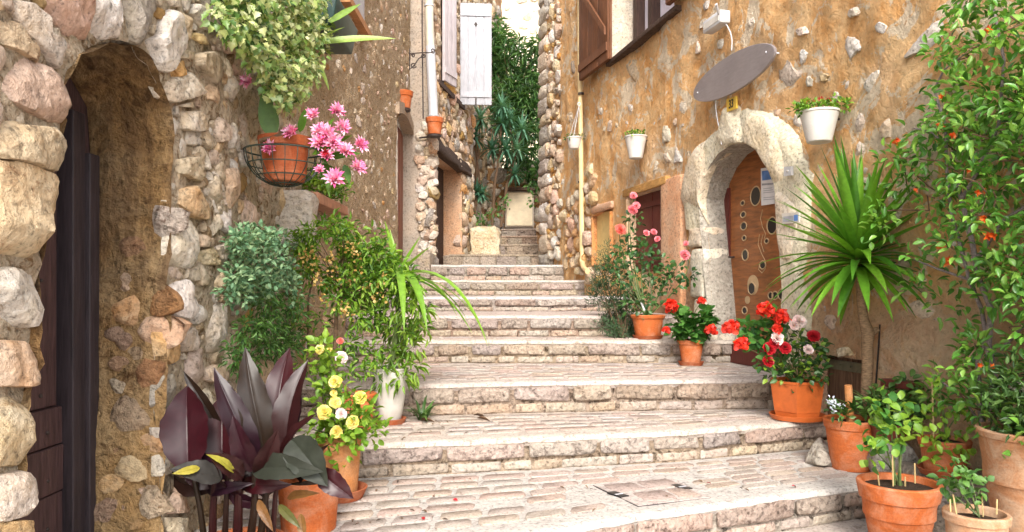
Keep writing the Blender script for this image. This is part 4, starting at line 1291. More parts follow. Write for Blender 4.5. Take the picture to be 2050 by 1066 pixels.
# quoins of the alley corner
s1c = 11.1 * SQ
zc = 0.35
while zc < 4.6:
    hh = rr.uniform(0.16, 0.28)
    wq = rr.uniform(0.28, 0.52)
    pts = [P(a, b, c) for b in (zc, zc + hh) for a, c in ((s1c - wq, -0.10), (s1c + 0.03, -0.10), (s1c + 0.03 + rr.uniform(-0.02, 0.03), 0.045), (s1c - wq + rr.uniform(-0.05, 0.03), 0.03 + rr.uniform(-0.01, 0.02)))]
    block('quoin', ochre_house, pts, M[['white_stone', 'cream_stone', 'grey_stone'][int(rr.integers(0, 3))]], bev=0.05, amp=0.025, k=4, seed=rr.uniform(0, 90), bulge=0.02)
    zc += hh + rr.uniform(0.006, 0.02)
items = pack([(s1c - 0.95, 0.35), (s1c - 0.38, 0.35), (s1c - 0.35, 4.6), (s1c - 0.85, 4.6)], [], [(0.12, 0.06, 300), (0.05, 0.02, 500)], 0, rr, 1.1)
rubble(ochre_house, RW, items, [M[x] for x in ('cream_stone', 'pink_stone', 'ochre_stone', 'grey_stone', 'white_stone')], [0.3, 0.25, 0.15, 0.15, 0.15], 1.1, 0.04, rr, n_ind=60, n=10)

# --- upper window, sill, shutters
mb = MB(); rbox(mb, sj2 - 0.05, sj + 0.05, zsill - 0.05, zsill + 1.3, -0.34, -0.30)
wr = mb.build('window', M['curtain'], ochre_house, smooth=False)
wd = sj - sj2
for a in (0.0, 0.62 * wd, wd - 0.20):
    mb = MB(); rbox(mb, sj2 + a, sj2 + a + (0.09 if a > 0 else 0.12), zsill, zsill + 1.3, -0.30, -0.20); mb.build('frame', M['dark_wood'], wr, smooth=False)
mb = MB(); rbox(mb, sj2, sj, zsill, zsill + 0.05, -0.299, -0.21); mb.build('frame', M['dark_wood'], wr, smooth=False)
reveal('reveal', RW, WINR, 0.3, M['arch_stone'], ochre_house, amp=0.008, nd=4, d0=0.01)
block('sill', ochre_house, [P(a, b, c) for b in (zsill - 0.055, zsill - 0.004) for a, c in ((sj2 - 0.12, -0.28), (sj + 0.06, -0.28), (sj + 0.06, 0.06), (sj2 - 0.12, 0.06))], M['old_timber'], bev=0.01, amp=0.004, k=3)
items = pack([(sj - 0.42, zsill + 0.02), (sj - 0.02, zsill + 0.02), (sj - 0.02, zsill + 1.2), (sj - 0.42, zsill + 1.2)], [], [(0.09, 0.05, 100)], 0, rr, 1.2)
# brown shutter opened flat against the wall, left of the window
sA, sB = RW.px(1222, 60, 0.07)[0], RW.px(1168, 60, 0.07)[0]
zS = zsill - 0.02
shutter('shutter', 'weathered brown board shutter folded back on the ochre wall', P(sB, 0, 0.13), P(sA, 0, 0.10), zS, zS + 1.4, 0.05, M['brown_wood'], 3, ochre_house, False)
mb = MB(); mb.hexa([P(sA - 0.03, zS + 0.25, 0.155), P(sA - 0.03, zS + 0.33, 0.155), P(sB + 0.05, zS + 1.25, 0.185), P(sB + 0.05, zS + 1.17, 0.185),
                    P(sA - 0.03, zS + 0.25, 0.135), P(sA - 0.03, zS + 0.33, 0.135), P(sB + 0.05, zS + 1.25, 0.155), P(sB + 0.05, zS + 1.17, 0.155)])
mb.build('brace', M['brown_wood'], ochre_house, smooth=False)
mb = MB(); rbox(mb, sj2 - 0.75, sj2 - 0.02, zS + 0.04, zS + 1.4, 0.06, 0.10)
o = mb.build('shutter', M['brown_wood'], ochre_house, smooth=False)
for i in range(3):
    mb = MB(); rbox(mb, sj2 - 0.74 + 0.24 * i, sj2 - 0.74 + 0.24 * i + 0.23, zS + 0.045, zS + 1.39, 0.10, 0.112 + 0.003 * (i % 2)); mb.build('board', M['brown_wood'], o, smooth=False)

# --- yellow panel and maroon hatch
reveal('reveal', RW, YELL, 0.05, M['orange_render'], ochre_house, amp=0.006, nd=2, d0=0.02)
mb = MB(); rbox(mb, sy0 - 0.02, sy1 + 0.02, zy0 - 0.02, zy1 + 0.01, -0.075, -0.045)
o = mb.build('panel', M['yellow_panel'], ochre_house, smooth=False); o['label'] = 'pale yellow meter panel low in the ochre wall'
block('lintel', ochre_house, [P(a, b, c) for b in (zy1 + 0.0, zy1 + 0.09) for a, c in ((sy0 - 0.05, -0.05), (sy1 + 0.05, -0.05), (sy1 + 0.05, 0.03), (sy0 - 0.05, 0.03))], M['orange_render'], bev=0.03, amp=0.01, k=3)
reveal('reveal', RW, HATCH, 0.10, M['orange_render'], ochre_house, amp=0.006, nd=3, d0=0.02)
mb = MB(); rbox(mb, sh0 - 0.02, sh1 + 0.02, zh0 - 0.02, zh1 + 0.02, -0.14, -0.10)
o = mb.build('hatch', M['maroon'], ochre_house, smooth=False); o['label'] = 'small maroon boarded hatch behind the pink rose'
for i in range(4):
    w_ = (sh1 - sh0) / 4
    mb = MB(); rbox(mb, sh0 + w_ * i + 0.004, sh0 + w_ * (i + 1) - 0.004, zh0, zh1, -0.10, -0.082 - 0.004 * (i % 2)); mb.build('board', M['maroon'], o, smooth=False)
for zz in (zh0 + 0.1, zh1 - 0.14):
    mb = MB(); rbox(mb, sh0, sh1, zz, zz + 0.05, -0.079, -0.066); mb.build('batten', M['maroon'], o, smooth=False)
block('lintel', ochre_house, [P(a, b, c) for b in (zh1 + 0.004, zh1 + 0.085) for a, c in ((sh0 - 0.12, -0.08), (sh1 + 0.10, -0.08), (sh1 + 0.10, 0.03), (sh0 - 0.12, 0.03))], M['old_ochre_beam'], bev=0.01, amp=0.006, k=4)
M['pink_render'] = stone_mat('pink render', (0.60, 0.37, 0.25), (0.58, 0.42, 0.31), (0.42, 0.26, 0.17), 0, 4, 0.5, 0.01, 0.68, False)
block('pier', ochre_house, [P(a, b, c) for b in (zh0 - 0.35, zh1 + 0.05) for a, c in ((RW.px(1368, 450)[0], -0.06), (sh0 - 0.004, -0.06), (sh0 - 0.004, 0.028), (RW.px(1368, 450)[0], 0.028))], M['pink_render'], bev=0.02, amp=0.008, k=6)

# --- low wooden hatch behind the pots
mb = MB(); rbox(mb, sl0, sl1, zl0, zl1, -0.13, -0.09)
o = mb.build('hatch', M['dark_wood'], ochre_house, smooth=False); o['label'] = 'low grey brown plank hatch with a metal strap behind the pots'
M['strap'] = paint_mat('green grey strap iron', (0.13, 0.12, 0.07), 0.5, 0.2)
M['grey_plank'] = paint_mat('grey brown planks', (0.15, 0.085, 0.05), 0.7, 0.3, (12, 12, 1), 0.4, 0.3, None, 6)
nn_ = 4
for i in range(nn_):
    w_ = (sl1 - sl0) / nn_
    mb = MB(); rbox(mb, sl0 + w_ * i + 0.003, sl0 + w_ * (i + 1) - 0.003, zl0, zl1 - 0.01, -0.09, -0.07 - 0.004 * (i % 2)); mb.build('plank', M['grey_plank'], o, smooth=False)
mb = MB(); rbox(mb, sl0 + 0.01, sl1 - 0.01, zl1 - 0.09, zl1 - 0.03, -0.067, -0.058); mb.build('strap', M['strap'], o, smooth=False)
for i in range(5):
    mb = MB(); mb.sphere(P(sl0 + 0.05 + (sl1 - sl0 - 0.1) * i / 4, zl1 - 0.06, -0.056), 0.008, 6); mb.build('nail', M['strap'], o)
reveal('reveal', RW, LOW, 0.1, M['pink_render'], ochre_house, skip=(0,), amp=0.006, nd=3, d0=0.02)
pA, pB = RW.px(1774, 764, 0.06), RW.px(1832, 764, 0.06)
bd = block('bench_board', None, [P(a, b, c) for b in (pA[1] - 0.022, pA[1] + 0.018) for a, c in ((pB[0], 0.0), (pA[0], 0.0), (pA[0], 0.10), (pB[0], 0.10))], M['maroon'], bev=0.005, amp=0.002, k=2)
tag(bd, 'short dark maroon board fixed to the wall right of the yucca trunk', 'board')
mb = MB(); cb = rw([(1766, 650), (1764, 690), (1758, 770)], 0.03); mb.tube([P(s, z, 0.045) for s, z in cb], 0.005, 5)
o = mb.build('cable', M['black']); tag(o, 'thin dark cable running down the wall just right of the yucca trunk', 'cable')

# ------------------------------------------------------------------ pipes, signs and fittings
def pipe_clip(parent, c, r, mat='iron'):
    mb = MB(); mb.tube([c + Vector((0, 0, -0.012)), c + Vector((0, 0, 0.012))], r, 12); mb.build('clip', M[mat], parent)
pr_ = 0.030
t = [P(*RW.px(1160, 0, 0.06), 0.06), P(*RW.px(1161, 150, 0.06), 0.06), P(*RW.px(1163, 300, 0.06), 0.06), P(*RW.px(1165, 505, 0.06), 0.06), P(*RW.px(1166, 525, 0.06), 0.065), P(*RW.px(1170, 536, 0.09), 0.10), P(*RW.px(1178, 544, 0.14), 0.15)]
t[0] = t[0] + Vector((0, 0, 0.9))
mb = MB(); mb.tube(t, pr_, 14)
o = mb.build('drainpipe', M['cream_pipe'])
tag(o, 'cream drainpipe running down the ochre wall with a bent foot', 'drainpipe')
for y_ in (188, 365): pipe_clip(o, P(*RW.px(1163, y_, 0.06), 0.06), pr_ + 0.006)
t = [at(857, -120, 10.36), at(860, 60, 10.36), at(863, 130, 10.36), at(868, 238, 10.36)]
mb = MB(); mb.tube([t[0], t[1], at(861.5, 95, 10.36)], 0.058, 14, 0); mb.tube([at(861.4, 93, 10.36), t[2], t[3]], 0.064, 14, 1)
o = mb.build('drainpipe', [M['ivory_pipe'], M['grey_pipe']])
tag(o, 'grey and ivory drainpipe at the corner between the two left houses', 'drainpipe')
pipe_clip(o, at(859, 12, 10.36), 0.068, 'grey_pipe'); pipe_clip(o, at(868, 232, 10.36), 0.072, 'grey_pipe')
mb = MB(); mb.tube([at(x, y, 9.9) for x, y in ((845, -40), (845, 60), (846, 150), (847, 238))], 0.010, 5)
o = mb.build('cable', M['iron']); tag(o, 'thin brown cable hanging left of the grey drainpipe', 'cable')
def B(*pts): return [at(x, y, 9.8) for x, y in pts]
def scroll(cx, cy, r, a0, turns, n=18):
    return [(cx + r * (1 - 0.75 * i / n) * math.cos(a0 + turns * 2 * math.pi * i / n), cy + r * (1 - 0.75 * i / n) * math.sin(a0 + turns * 2 * math.pi * i / n)) for i in range(n + 1)]
mb = MB()
for pth in (B((820, 98), (820, 140)), B((820, 108), (845, 106), (866, 106)), B(*scroll(866, 102, 5, 1.57, -1.2)), B((822, 138), (830, 130), (838, 118), (850, 110)), B(*scroll(828, 131, 6, 0.4, 1.3)), B(*scroll(848, 113, 5, 2.2, 1.2)), B(*scroll(827, 112, 4, 3.4, 1.2))):
    mb.tube(pth, 0.008, 5)
o = mb.build('wall_bracket', M['iron']); tag(o, 'scrolled wrought iron bracket sticking out beside the grey drainpipe', 'bracket')

# oval blank sign
n = 48
cx_, cy_ = 1469.0, 145.5
ux, uy = 78.5, -52.5
vx, vy = 22.0, 26.0
out_ = []
for i in range(n):
    w = 2 * math.pi * i / n
    out_.append(RW.px(cx_ + ux * math.cos(w) + vx * math.sin(w), cy_ + uy * math.cos(w) + vy * math.sin(w), 0.10))
mb = MB()
vv = [P(s, z, 0.082) for s, z in out_] + [P(s, z, 0.098) for s, z in out_]
cS = (sum(a for a, b in out_) / n, sum(b for a, b in out_) / n)
vv += [P(cS[0] + (s - cS[0]) * 0.985, cS[1] + (z - cS[1]) * 0.985, 0.101) for s, z in out_]
ff = [tuple(range(n)), tuple(range(2 * n, 3 * n))[::-1]]
for q in range(2): ff += [(q * n + i, q * n + (i + 1) % n, (q + 1) * n + (i + 1) % n, (q + 1) * n + i) for i in range(n)]
mb.add(vv, ff)
o = mb.build('oval_sign', M['sign_metal'], angle=30); tag(o, 'blank grey metal oval sign hung above the arched door', 'sign')
for x, y in ((1397, 186), (1534, 105)):
    c_ = RW.px(x, y, 0.10); mb = MB(); mb.sphere(P(c_[0], c_[1], 0.10), 0.008, 6); mb.build('screw', M['grey_pipe'], o)
    mb = MB(); mb.tube([P(c_[0], c_[1], 0.0), P(c_[0], c_[1], 0.09)], 0.006, 6); mb.build('standoff', M['grey_pipe'], o)
q = [RW.px(x, y, 0.07) for x, y in ((1455, 225), (1474, 217), (1473, 193), (1454, 200))]
mb = MB(); mb.hexa([P(s, z, 0.055) for s, z in q] + [P(s, z, 0.07) for s, z in q])
o = mb.build('number_plate', M['yellow_plate'], smooth=False); tag(o, 'small yellow house number plate reading 33 below the oval sign', 'number plate')
fc = bpy.data.curves.new('digits', 'FONT'); fc.body = '33'; fc.align_x = 'CENTER'; fc.align_y = 'CENTER'; fc.size = 0.088; fc.extrude = 0.0015; fc.offset = 0.0016
ft = bpy.data.objects.new('digits_source', fc)
me_ = bpy.data.meshes.new_from_object(ft)
bpy.data.objects.remove(ft)
me_.materials.clear(); me_.materials.append(M['black'])
fo = link_mesh('digits', me_, o)
qc = P(sum(a for a, b in q) / 4, sum(b for a, b in q) / 4, 0.0718)
ex = -RW.e; ez = Vector((0, 0, 1)); 
fo.matrix_local = Matrix.Translation(qc) @ Matrix((( ex.x * 0.80, ez.x, RW.n.x, 0), (ex.y * 0.80, ez.y, RW.n.y, 0), (ex.z * 0.80, ez.z, RW.n.z, 0), (0, 0, 0, 1)))
# small white lamp with its cable
q0, q1 = RW.px(1420, 70, 0.05), RW.px(1456, 52, 0.05)
s0_, s1_ = q1[0], q0[0]
zt_ = q0[1]
lamp = MB()
pts = [P(a, b, c) for b in (zt_, zt_ + 0.10) for a, c in ((s0_, 0.02), (s1_, 0.02), (s1_, 0.11), (s0_, 0.11))]
lamp.add(*rough_block(pts, bev=0.012, amp=0.0, k=2))
o = lamp.build('wall_lamp', M['white_plastic'], angle=50); tag(o, 'small white outdoor lamp box on the wall above the oval sign', 'lamp')
mb = MB(); mb.tube([P(s0_ + 0.03, zt_ + 0.06, 0.10), P(s0_ - 0.03, zt_ + 0.12, 0.16)], 0.012, 6); mb.build('arm', M['white_plastic'], o)
mb = MB(); rbox(mb, s0_ + 0.02, s1_ - 0.02, zt_ + 0.02, zt_ + 0.07, 0.111, 0.114); mb.build('lens', M['clear_plate'], o, smooth=False)
mb = MB(); mb.tube([P(*RW.px(x, y, 0.04), 0.05) for x, y in ((1448, 45), (1458, 52), (1465, 66), (1468, 82), (1467, 102))], 0.005, 5)
mb.build('cable', M['white_plastic'], o)
mb = MB(); mb.tube([P(*RW.px(x, y, 0.05), 0.055) for x, y in ((1434, 196), (1434, 215), (1437, 238), (1442, 262), (1446, 290))], 0.0045, 5)
o = mb.build('cable', M['white_plastic']); tag(o, 'white cable hanging from the oval sign down over the arch', 'cable')

# ------------------------------------------------------------------ plants: helpers
GREEN = {
 'bush': leaf_mat('bush leaf', [(0.035, 0.085, 0.022), (0.06, 0.13, 0.03), (0.09, 0.19, 0.04), (0.13, 0.24, 0.06)]),
 'nandina': leaf_mat('bright shrub leaf', [(0.06, 0.15, 0.015), (0.12, 0.26, 0.02), (0.18, 0.34, 0.03), (0.27, 0.42, 0.05)], 0.45, 0.35),
 'lime': leaf_mat('lime leaf', [(0.12, 0.24, 0.02), (0.20, 0.34, 0.03), (0.28, 0.42, 0.05), (0.16, 0.30, 0.03)], 0.45, 0.35),
 'rose': leaf_mat('rose leaf', [(0.025, 0.075, 0.022), (0.045, 0.115, 0.03), (0.07, 0.15, 0.04), (0.05, 0.13, 0.025)], 0.4, 0.25),
 'herb': leaf_mat('grey green leaf', [(0.07, 0.16, 0.075), (0.11, 0.23, 0.11), (0.17, 0.29, 0.15), (0.24, 0.35, 0.18)], 0.6, 0.2),
 'fern': leaf_mat('wall plant leaf', [(0.04, 0.11, 0.02), (0.07, 0.17, 0.03), (0.11, 0.23, 0.045)], 0.5, 0.3),
 'ivy': leaf_mat('variegated ivy leaf', [(0.06, 0.13, 0.025), (0.16, 0.27, 0.05), (0.34, 0.42, 0.13), (0.55, 0.56, 0.30), (0.09, 0.18, 0.04), (0.44, 0.48, 0.18)], 0.42, 0.25),
 'rosemary': leaf_mat('rosemary needle', [(0.025, 0.06, 0.022), (0.04, 0.09, 0.03), (0.06, 0.12, 0.045)], 0.6, 0.15),
 'geranium': leaf_mat('geranium leaf', [(0.03, 0.11, 0.02), (0.05, 0.16, 0.025), (0.08, 0.21, 0.035)], 0.5, 0.3),
 'yucca': leaf_mat('yucca blade', [(0.06, 0.18, 0.015), (0.12, 0.29, 0.02), (0.18, 0.38, 0.03), (0.09, 0.24, 0.02)], 0.36, 0.25),
 'corn': leaf_mat('pale strap leaf', [(0.16, 0.32, 0.03), (0.24, 0.42, 0.05), (0.20, 0.38, 0.04)], 0.4, 0.35),
 'agave': leaf_mat('agave blade', [(0.22, 0.34, 0.06), (0.28, 0.40, 0.09), (0.17, 0.28, 0.05)], 0.4, 0.2),
 'cactus': leaf_mat('flat cactus stem', [(0.05, 0.12, 0.015), (0.08, 0.17, 0.02)], 0.4, 0.15),
 'climber': leaf_mat('glossy climber leaf', [(0.06, 0.17, 0.025), (0.10, 0.26, 0.035), (0.16, 0.34, 0.05), (0.26, 0.44, 0.08), (0.11, 0.28, 0.04)], 0.32, 0.3),
 'oleander': leaf_mat('oleander leaf', [(0.035, 0.095, 0.026), (0.06, 0.15, 0.035), (0.11, 0.22, 0.055)], 0.42, 0.25),
 'dracaena': leaf_mat('blue green blade', [(0.07, 0.18, 0.11), (0.11, 0.25, 0.16), (0.16, 0.32, 0.20)], 0.42, 0.2),
 'bronze': leaf_mat('bronze leaf', [(0.16, 0.07, 0.025), (0.20, 0.11, 0.03), (0.10, 0.10, 0.03)], 0.45, 0.3),
 'yellowing': leaf_mat('yellowing leaf', [(0.40, 0.34, 0.05), (0.26, 0.34, 0.04), (0.34, 0.22, 0.05)], 0.45, 0.3),
}
FL = {
 'red': leaf_mat('scarlet petal', [(0.62, 0.025, 0.012), (0.78, 0.05, 0.02), (0.70, 0.03, 0.015)], 0.5, 0.25),
 'crimson': leaf_mat('crimson petal', [(0.36, 0.008, 0.015), (0.52, 0.015, 0.025)], 0.5, 0.2),
 'pink': leaf_mat('pink rose petal', [(0.80, 0.24, 0.28), (0.86, 0.36, 0.40), (0.74, 0.16, 0.22)], 0.5, 0.25),
 'coral': leaf_mat('coral petal', [(0.82, 0.16, 0.12), (0.86, 0.26, 0.22)], 0.5, 0.25),
 'yellow': leaf_mat('yellow rose petal', [(0.82, 0.72, 0.22), (0.86, 0.78, 0.36), (0.80, 0.64, 0.12)], 0.5, 0.25),
 'pale': leaf_mat('pale petal', [(0.82, 0.72, 0.74), (0.84, 0.62, 0.68)], 0.5, 0.25),
 'orchid': leaf_mat('orchid pink petal', [(0.80, 0.24, 0.50), (0.85, 0.42, 0.64), (0.86, 0.60, 0.78), (0.74, 0.13, 0.36)], 0.5, 0.25),
 'orange': leaf_mat('orange trumpet petal', [(0.80, 0.15, 0.02), (0.70, 0.07, 0.02), (0.82, 0.26, 0.05)], 0.45, 0.25),
 'buff': leaf_mat('buff berry', [(0.62, 0.40, 0.12), (0.55, 0.30, 0.08), (0.66, 0.48, 0.18)], 0.5, 0.1),
 'lilac': leaf_mat('pale blue petal', [(0.60, 0.64, 0.80), (0.70, 0.72, 0.84)], 0.5, 0.2),
}
M['canna'] = leaf_mat('purple canna leaf', [(0.014, 0.002, 0.0065), (0.030, 0.002, 0.004), (0.014, 0.0025, 0.008)], 0.42, 0.08, 0.012)
M['canna_red'] = leaf_mat('red brown canna leaf', [(0.024, 0.0042, 0.0045), (0.017, 0.0035, 0.004), (0.017, 0.009, 0.004)], 0.42, 0.15, 0.012)
M['canna_grey'] = leaf_mat('grey green canna leaf', [(0.030, 0.024, 0.024), (0.022, 0.026, 0.017)], 0.6, 0.12, 0.06)
M['stem_green'] = paint_mat('green stem', (0.10, 0.14, 0.04), 0.6, 0.2)
M['stem_brown'] = paint_mat('brown stem', (0.14, 0.085, 0.05), 0.8, 0.25, (4, 4, 14), 0.6, 0.2, None, 14)
M['bark'] = paint_mat('yucca bark', (0.24, 0.155, 0.09), 0.85, 0.3, (5, 5, 16), 0.9, 0.2, (0.13, 0.08, 0.045), 9)
M['grey_bark'] = paint_mat('grey climber bark', (0.22, 0.18, 0.17), 0.85, 0.25, (6, 6, 14), 0.7, 0.2, (0.12, 0.09, 0.08), 10)
def clay(name, c, bloom, amount=0.5, rough=0.78):
    """fired clay with pale lime bloom in soft patches and a few scratches"""
    m, N, L, B = new_mat(name)
    p = _pos(N, L)
    oi = N.new('ShaderNodeObjectInfo')
    n1 = _noise(N, L, p, 9.0, 8, 0.7, 0.6)
    n2 = _noise(N, L, _pos(N, L, (1, 1, 4)), 16.0, 6, 0.65)
    n3 = _noise(N, L, p, 120.0, 3, 0.6)
    lo = tuple(x * 0.78 for x in c)
    col = _mix(N, L, _ramp(N, L, n2, [(0.3, bw(0)), (0.7, bw(1))]), lo, c)
    k = _math(N, L, 'ADD', n1, _math(N, L, 'MULTIPLY', oi.outputs['Random'], 0.10))
    col = _mix(N, L, _math(N, L, 'MULTIPLY', _ramp(N, L, k, [(0.50, bw(0)), (0.74, bw(1))]), amount), col, bloom)
    col = _mix(N, L, 0.6, col, _ramp(N, L, n3, [(0.35, bw(0.75)), (0.6, bw(1.08))]), 'MULTIPLY')
    L.new(col, B.inputs['Base Color'])
    B.inputs['Roughness'].default_value = rough
    B.inputs['Specular IOR Level'].default_value = 0.25
    _bump(N, L, B, _math(N, L, 'ADD', n2, _math(N, L, 'MULTIPLY', n3, 0.4)), 0.3, 0.006)
    return m
M['terracotta'] = clay('terracotta', (0.50, 0.125, 0.032), (0.55, 0.30, 0.19), 0.6)
M['terra_gloss'] = paint_mat('smooth terracotta plastic', (0.50, 0.115, 0.025), 0.45, 0.10, None, 0.1, 0.4)
M['old_terracotta'] = clay('weathered terracotta', (0.42, 0.20, 0.095), (0.48, 0.36, 0.25), 0.8, 0.85)
M['orange_clay'] = clay('pale orange clay', (0.50, 0.20, 0.065), (0.52, 0.32, 0.19), 0.5)
M['saucer_clay'] = clay('saucer clay', (0.36, 0.085, 0.028), (0.42, 0.22, 0.13), 0.5)
M['white_pot'] = paint_mat('white pot', (0.56, 0.53, 0.49), 0.5, 0.06, None, 0.15, 0.4, (0.52, 0.45, 0.36), 9)
M['grey_white_pot'] = paint_mat('off white glazed pot', (0.50, 0.465, 0.415), 0.4, 0.06, None, 0.1, 0.4)
M['dark_pot'] = paint_mat('dark red pot', (0.15, 0.035, 0.02), 0.5, 0.15)
M['green_box'] = paint_mat('dark green trough', (0.028, 0.065, 0.060), 0.45, 0.15)
M['soil'] = stone_mat('potting soil', (0.045, 0.028, 0.018), (0.07, 0.045, 0.028), (0.02, 0.013, 0.01), 0, 30, 0.8, 0.01, 0.6)

def tmpl(rows, fold=0.12, curl=0.15, twist=0.0):
    """leaf: rows of (y, half width); unit length along y"""
    vs_, fs = [], []
    for y, w in rows:
        z = -curl * y * y
        vs_ += [(-w, y, z + fold * w), (0, y, z), (w, y, z + fold * w)]
    for i in range(len(rows) - 1):
        a = i * 3
        for c in (0, 1):
            q = [a + c, a + c + 1, a + c + 4, a + c + 3]
            fs.append(q)
    return np.array(vs_), fs
OVAL = tmpl([(0, 0.02), (0.22, 0.36), (0.5, 0.5), (0.78, 0.34), (1, 0.02)], 0.35, 0.22)
LANCE = tmpl([(0, 0.08), (0.3, 0.45), (0.62, 0.4), (1, 0.02)], 0.4, 0.28)
NEEDLE = tmpl([(0, 0.4), (0.6, 0.5), (1, 0.05)], 0.2, 0.1)
ROUND = tmpl([(0, 0.12), (0.15, 0.46), (0.45, 0.56), (0.75, 0.46), (0.95, 0.16), (1, 0.02)], 0.30, 0.18)
LOBED = tmpl([(0, 0.15), (0.12, 0.55), (0.30, 0.34), (0.48, 0.52), (0.66, 0.22), (1, 0.02)], 0.35, 0.2)
PETAL = tmpl([(0, 0.1), (0.35, 0.4), (0.7, 0.55), (0.95, 0.35), (1, 0.1)], 0.5, 0.25)

def norm(a):
    return a / np.maximum(np.linalg.norm(a, axis=1, keepdims=True), 1e-9)

def basis(D, Nn):
    D = norm(D)
    X = norm(np.cross(D, Nn))
    return X, D, np.cross(X, D)

def leaf_mesh(P_, D, Nn, L_, W, tm, rng):
    tv, tf = tm
    n = len(P_)
    X, D, Z = basis(D, Nn)
    L_ = np.broadcast_to(L_, n)[:, None, None]
    W = np.broadcast_to(W, n)[:, None, None]
    V = P_[:, None, :] + X[:, None, :] * (tv[None, :, 0:1] * W) + D[:, None, :] * (tv[None, :, 1:2] * L_) + Z[:, None, :] * (tv[None, :, 2:3] * L_)
    fa = np.array(tf)
    Fc = (fa[None] + (np.arange(n) * len(tv))[:, None, None]).reshape(-1, fa.shape[1])
    rn = np.repeat(rng.random(n), len(tf))
    return V.reshape(-1, 3), Fc, rn

def np_mesh(name, V, Fc, rn, mat, parent):
    me = bpy.data.meshes.new(name)
    k = Fc.shape[1]
    me.vertices.add(len(V)); me.loops.add(Fc.size); me.polygons.add(len(Fc))
    off = np.array(LOC[parent.name]) if parent is not None else 0.0
    me.vertices.foreach_set('co', (V - off).astype(np.float32).ravel())
    me.loops.foreach_set('vertex_index', Fc.astype(np.int32).ravel())
    me.polygons.foreach_set('loop_start', (np.arange(len(Fc)) * k).astype(np.int32))
    me.polygons.foreach_set('use_smooth', np.ones(len(Fc), bool))
    at_ = me.attributes.new('rnd', 'FLOAT', 'FACE')
    at_.data.foreach_set('value', rn.astype(np.float32))
    me.materials.append(mat)
    me.update(calc_edges=True)
    return link_mesh(name, me, parent)

TM_CACHE = {}
def foliage(parent, P_, D, Nn, L_, W, tm, mat, rng, n_ind=40, name='leaf', mass='foliage'):
    """the leaves nearest to the viewer are parts, one by one; the rest is one part"""
    n = len(P_)
    L_ = np.broadcast_to(L_, n).copy(); W = np.broadcast_to(W, n).copy()
    order = np.argsort(np.linalg.norm(P_, axis=1) - L_ * 2)
    ind = order[:n_ind]; rest = order[n_ind:]
    if len(ind):
        key = (id(tm[1]), mat.name)
        if key not in TM_CACHE:
            me = bpy.data.meshes.new(name)
            me.from_pydata(tm[0].tolist(), [], tm[1]); me.materials.append(mat)
            me.polygons.foreach_set('use_smooth', [True] * len(me.polygons))
            at_ = me.attributes.new('rnd', 'FLOAT', 'FACE'); me.update()
            TM_CACHE[key] = me
        me = TM_CACHE[key]
        X, Dn, Z = basis(D[ind], Nn[ind])
        base = np.array(LOC[parent.name])
        for j, i in enumerate(ind):
            o = bpy.data.objects.new(name, me)
            COL.objects.link(o); o.parent = parent
            m = np.eye(4)
            m[:3, 0] = X[j] * W[i]; m[:3, 1] = Dn[j] * L_[i]; m[:3, 2] = Z[j] * L_[i]; m[:3, 3] = P_[i] - base
            o.matrix_basis = Matrix(m.tolist())
    if len(rest):
        V, Fc, rn = leaf_mesh(P_[rest], D[rest], Nn[rest], L_[rest], W[rest], tm, rng)
        o = np_mesh(mass, V, Fc, rn, mat, parent)
        o['kind'] = 'stuff'

def clusters(centres, n_per, spread, rng, up=0.4, out=None, sph=True):
    """leaves round cluster centres; returns P, D, N"""
    C = np.repeat(np.array(centres, float), n_per, axis=0)
    d = norm(rng.normal(size=C.shape))
    r = spread * rng.random((len(C), 1)) ** 0.5
    P_ = C + d * r
    D = d + np.array([0, 0, up]) + rng.normal(size=C.shape) * 0.45
    if out is not None: D = D + np.array(out)
    Nn = np.array([0, 0, 1.0]) + rng.normal(size=C.shape) * 0.45 + np.array([0, -0.35, 0])
    return P_, D, Nn

def ell(c, r, n, rng, shell=0.35):
    d = norm(rng.normal(size=(n, 3)))
    k = (shell + (1 - shell) * rng.random((n, 1))) ** 0.6
    return np.array(c) + d * k * np.array(r)

def stems(parent, base, tips, r0, mat, rng, name='stem', joined=True, bend=0.12, seg=5, rtip=0.35):
    mb = MB()
    for t in tips:
        b = Vector(base) + Vector(rng.normal(size=3) * 0.012)
        t = Vector(t)
        mid = (b + t) / 2 + Vector((rng.normal(), rng.normal(), abs(rng.normal()))) * bend * (t - b).length
        pth = [(1 - u) ** 2 * b + 2 * u * (1 - u) * mid + u * u * t for u in [i / seg for i in range(seg + 1)]]
        mb.tube(pth, [r0 * (1 - (1 - rtip) * i / seg) for i in range(seg + 1)], 5)
    return mb.build(name, mat, parent)

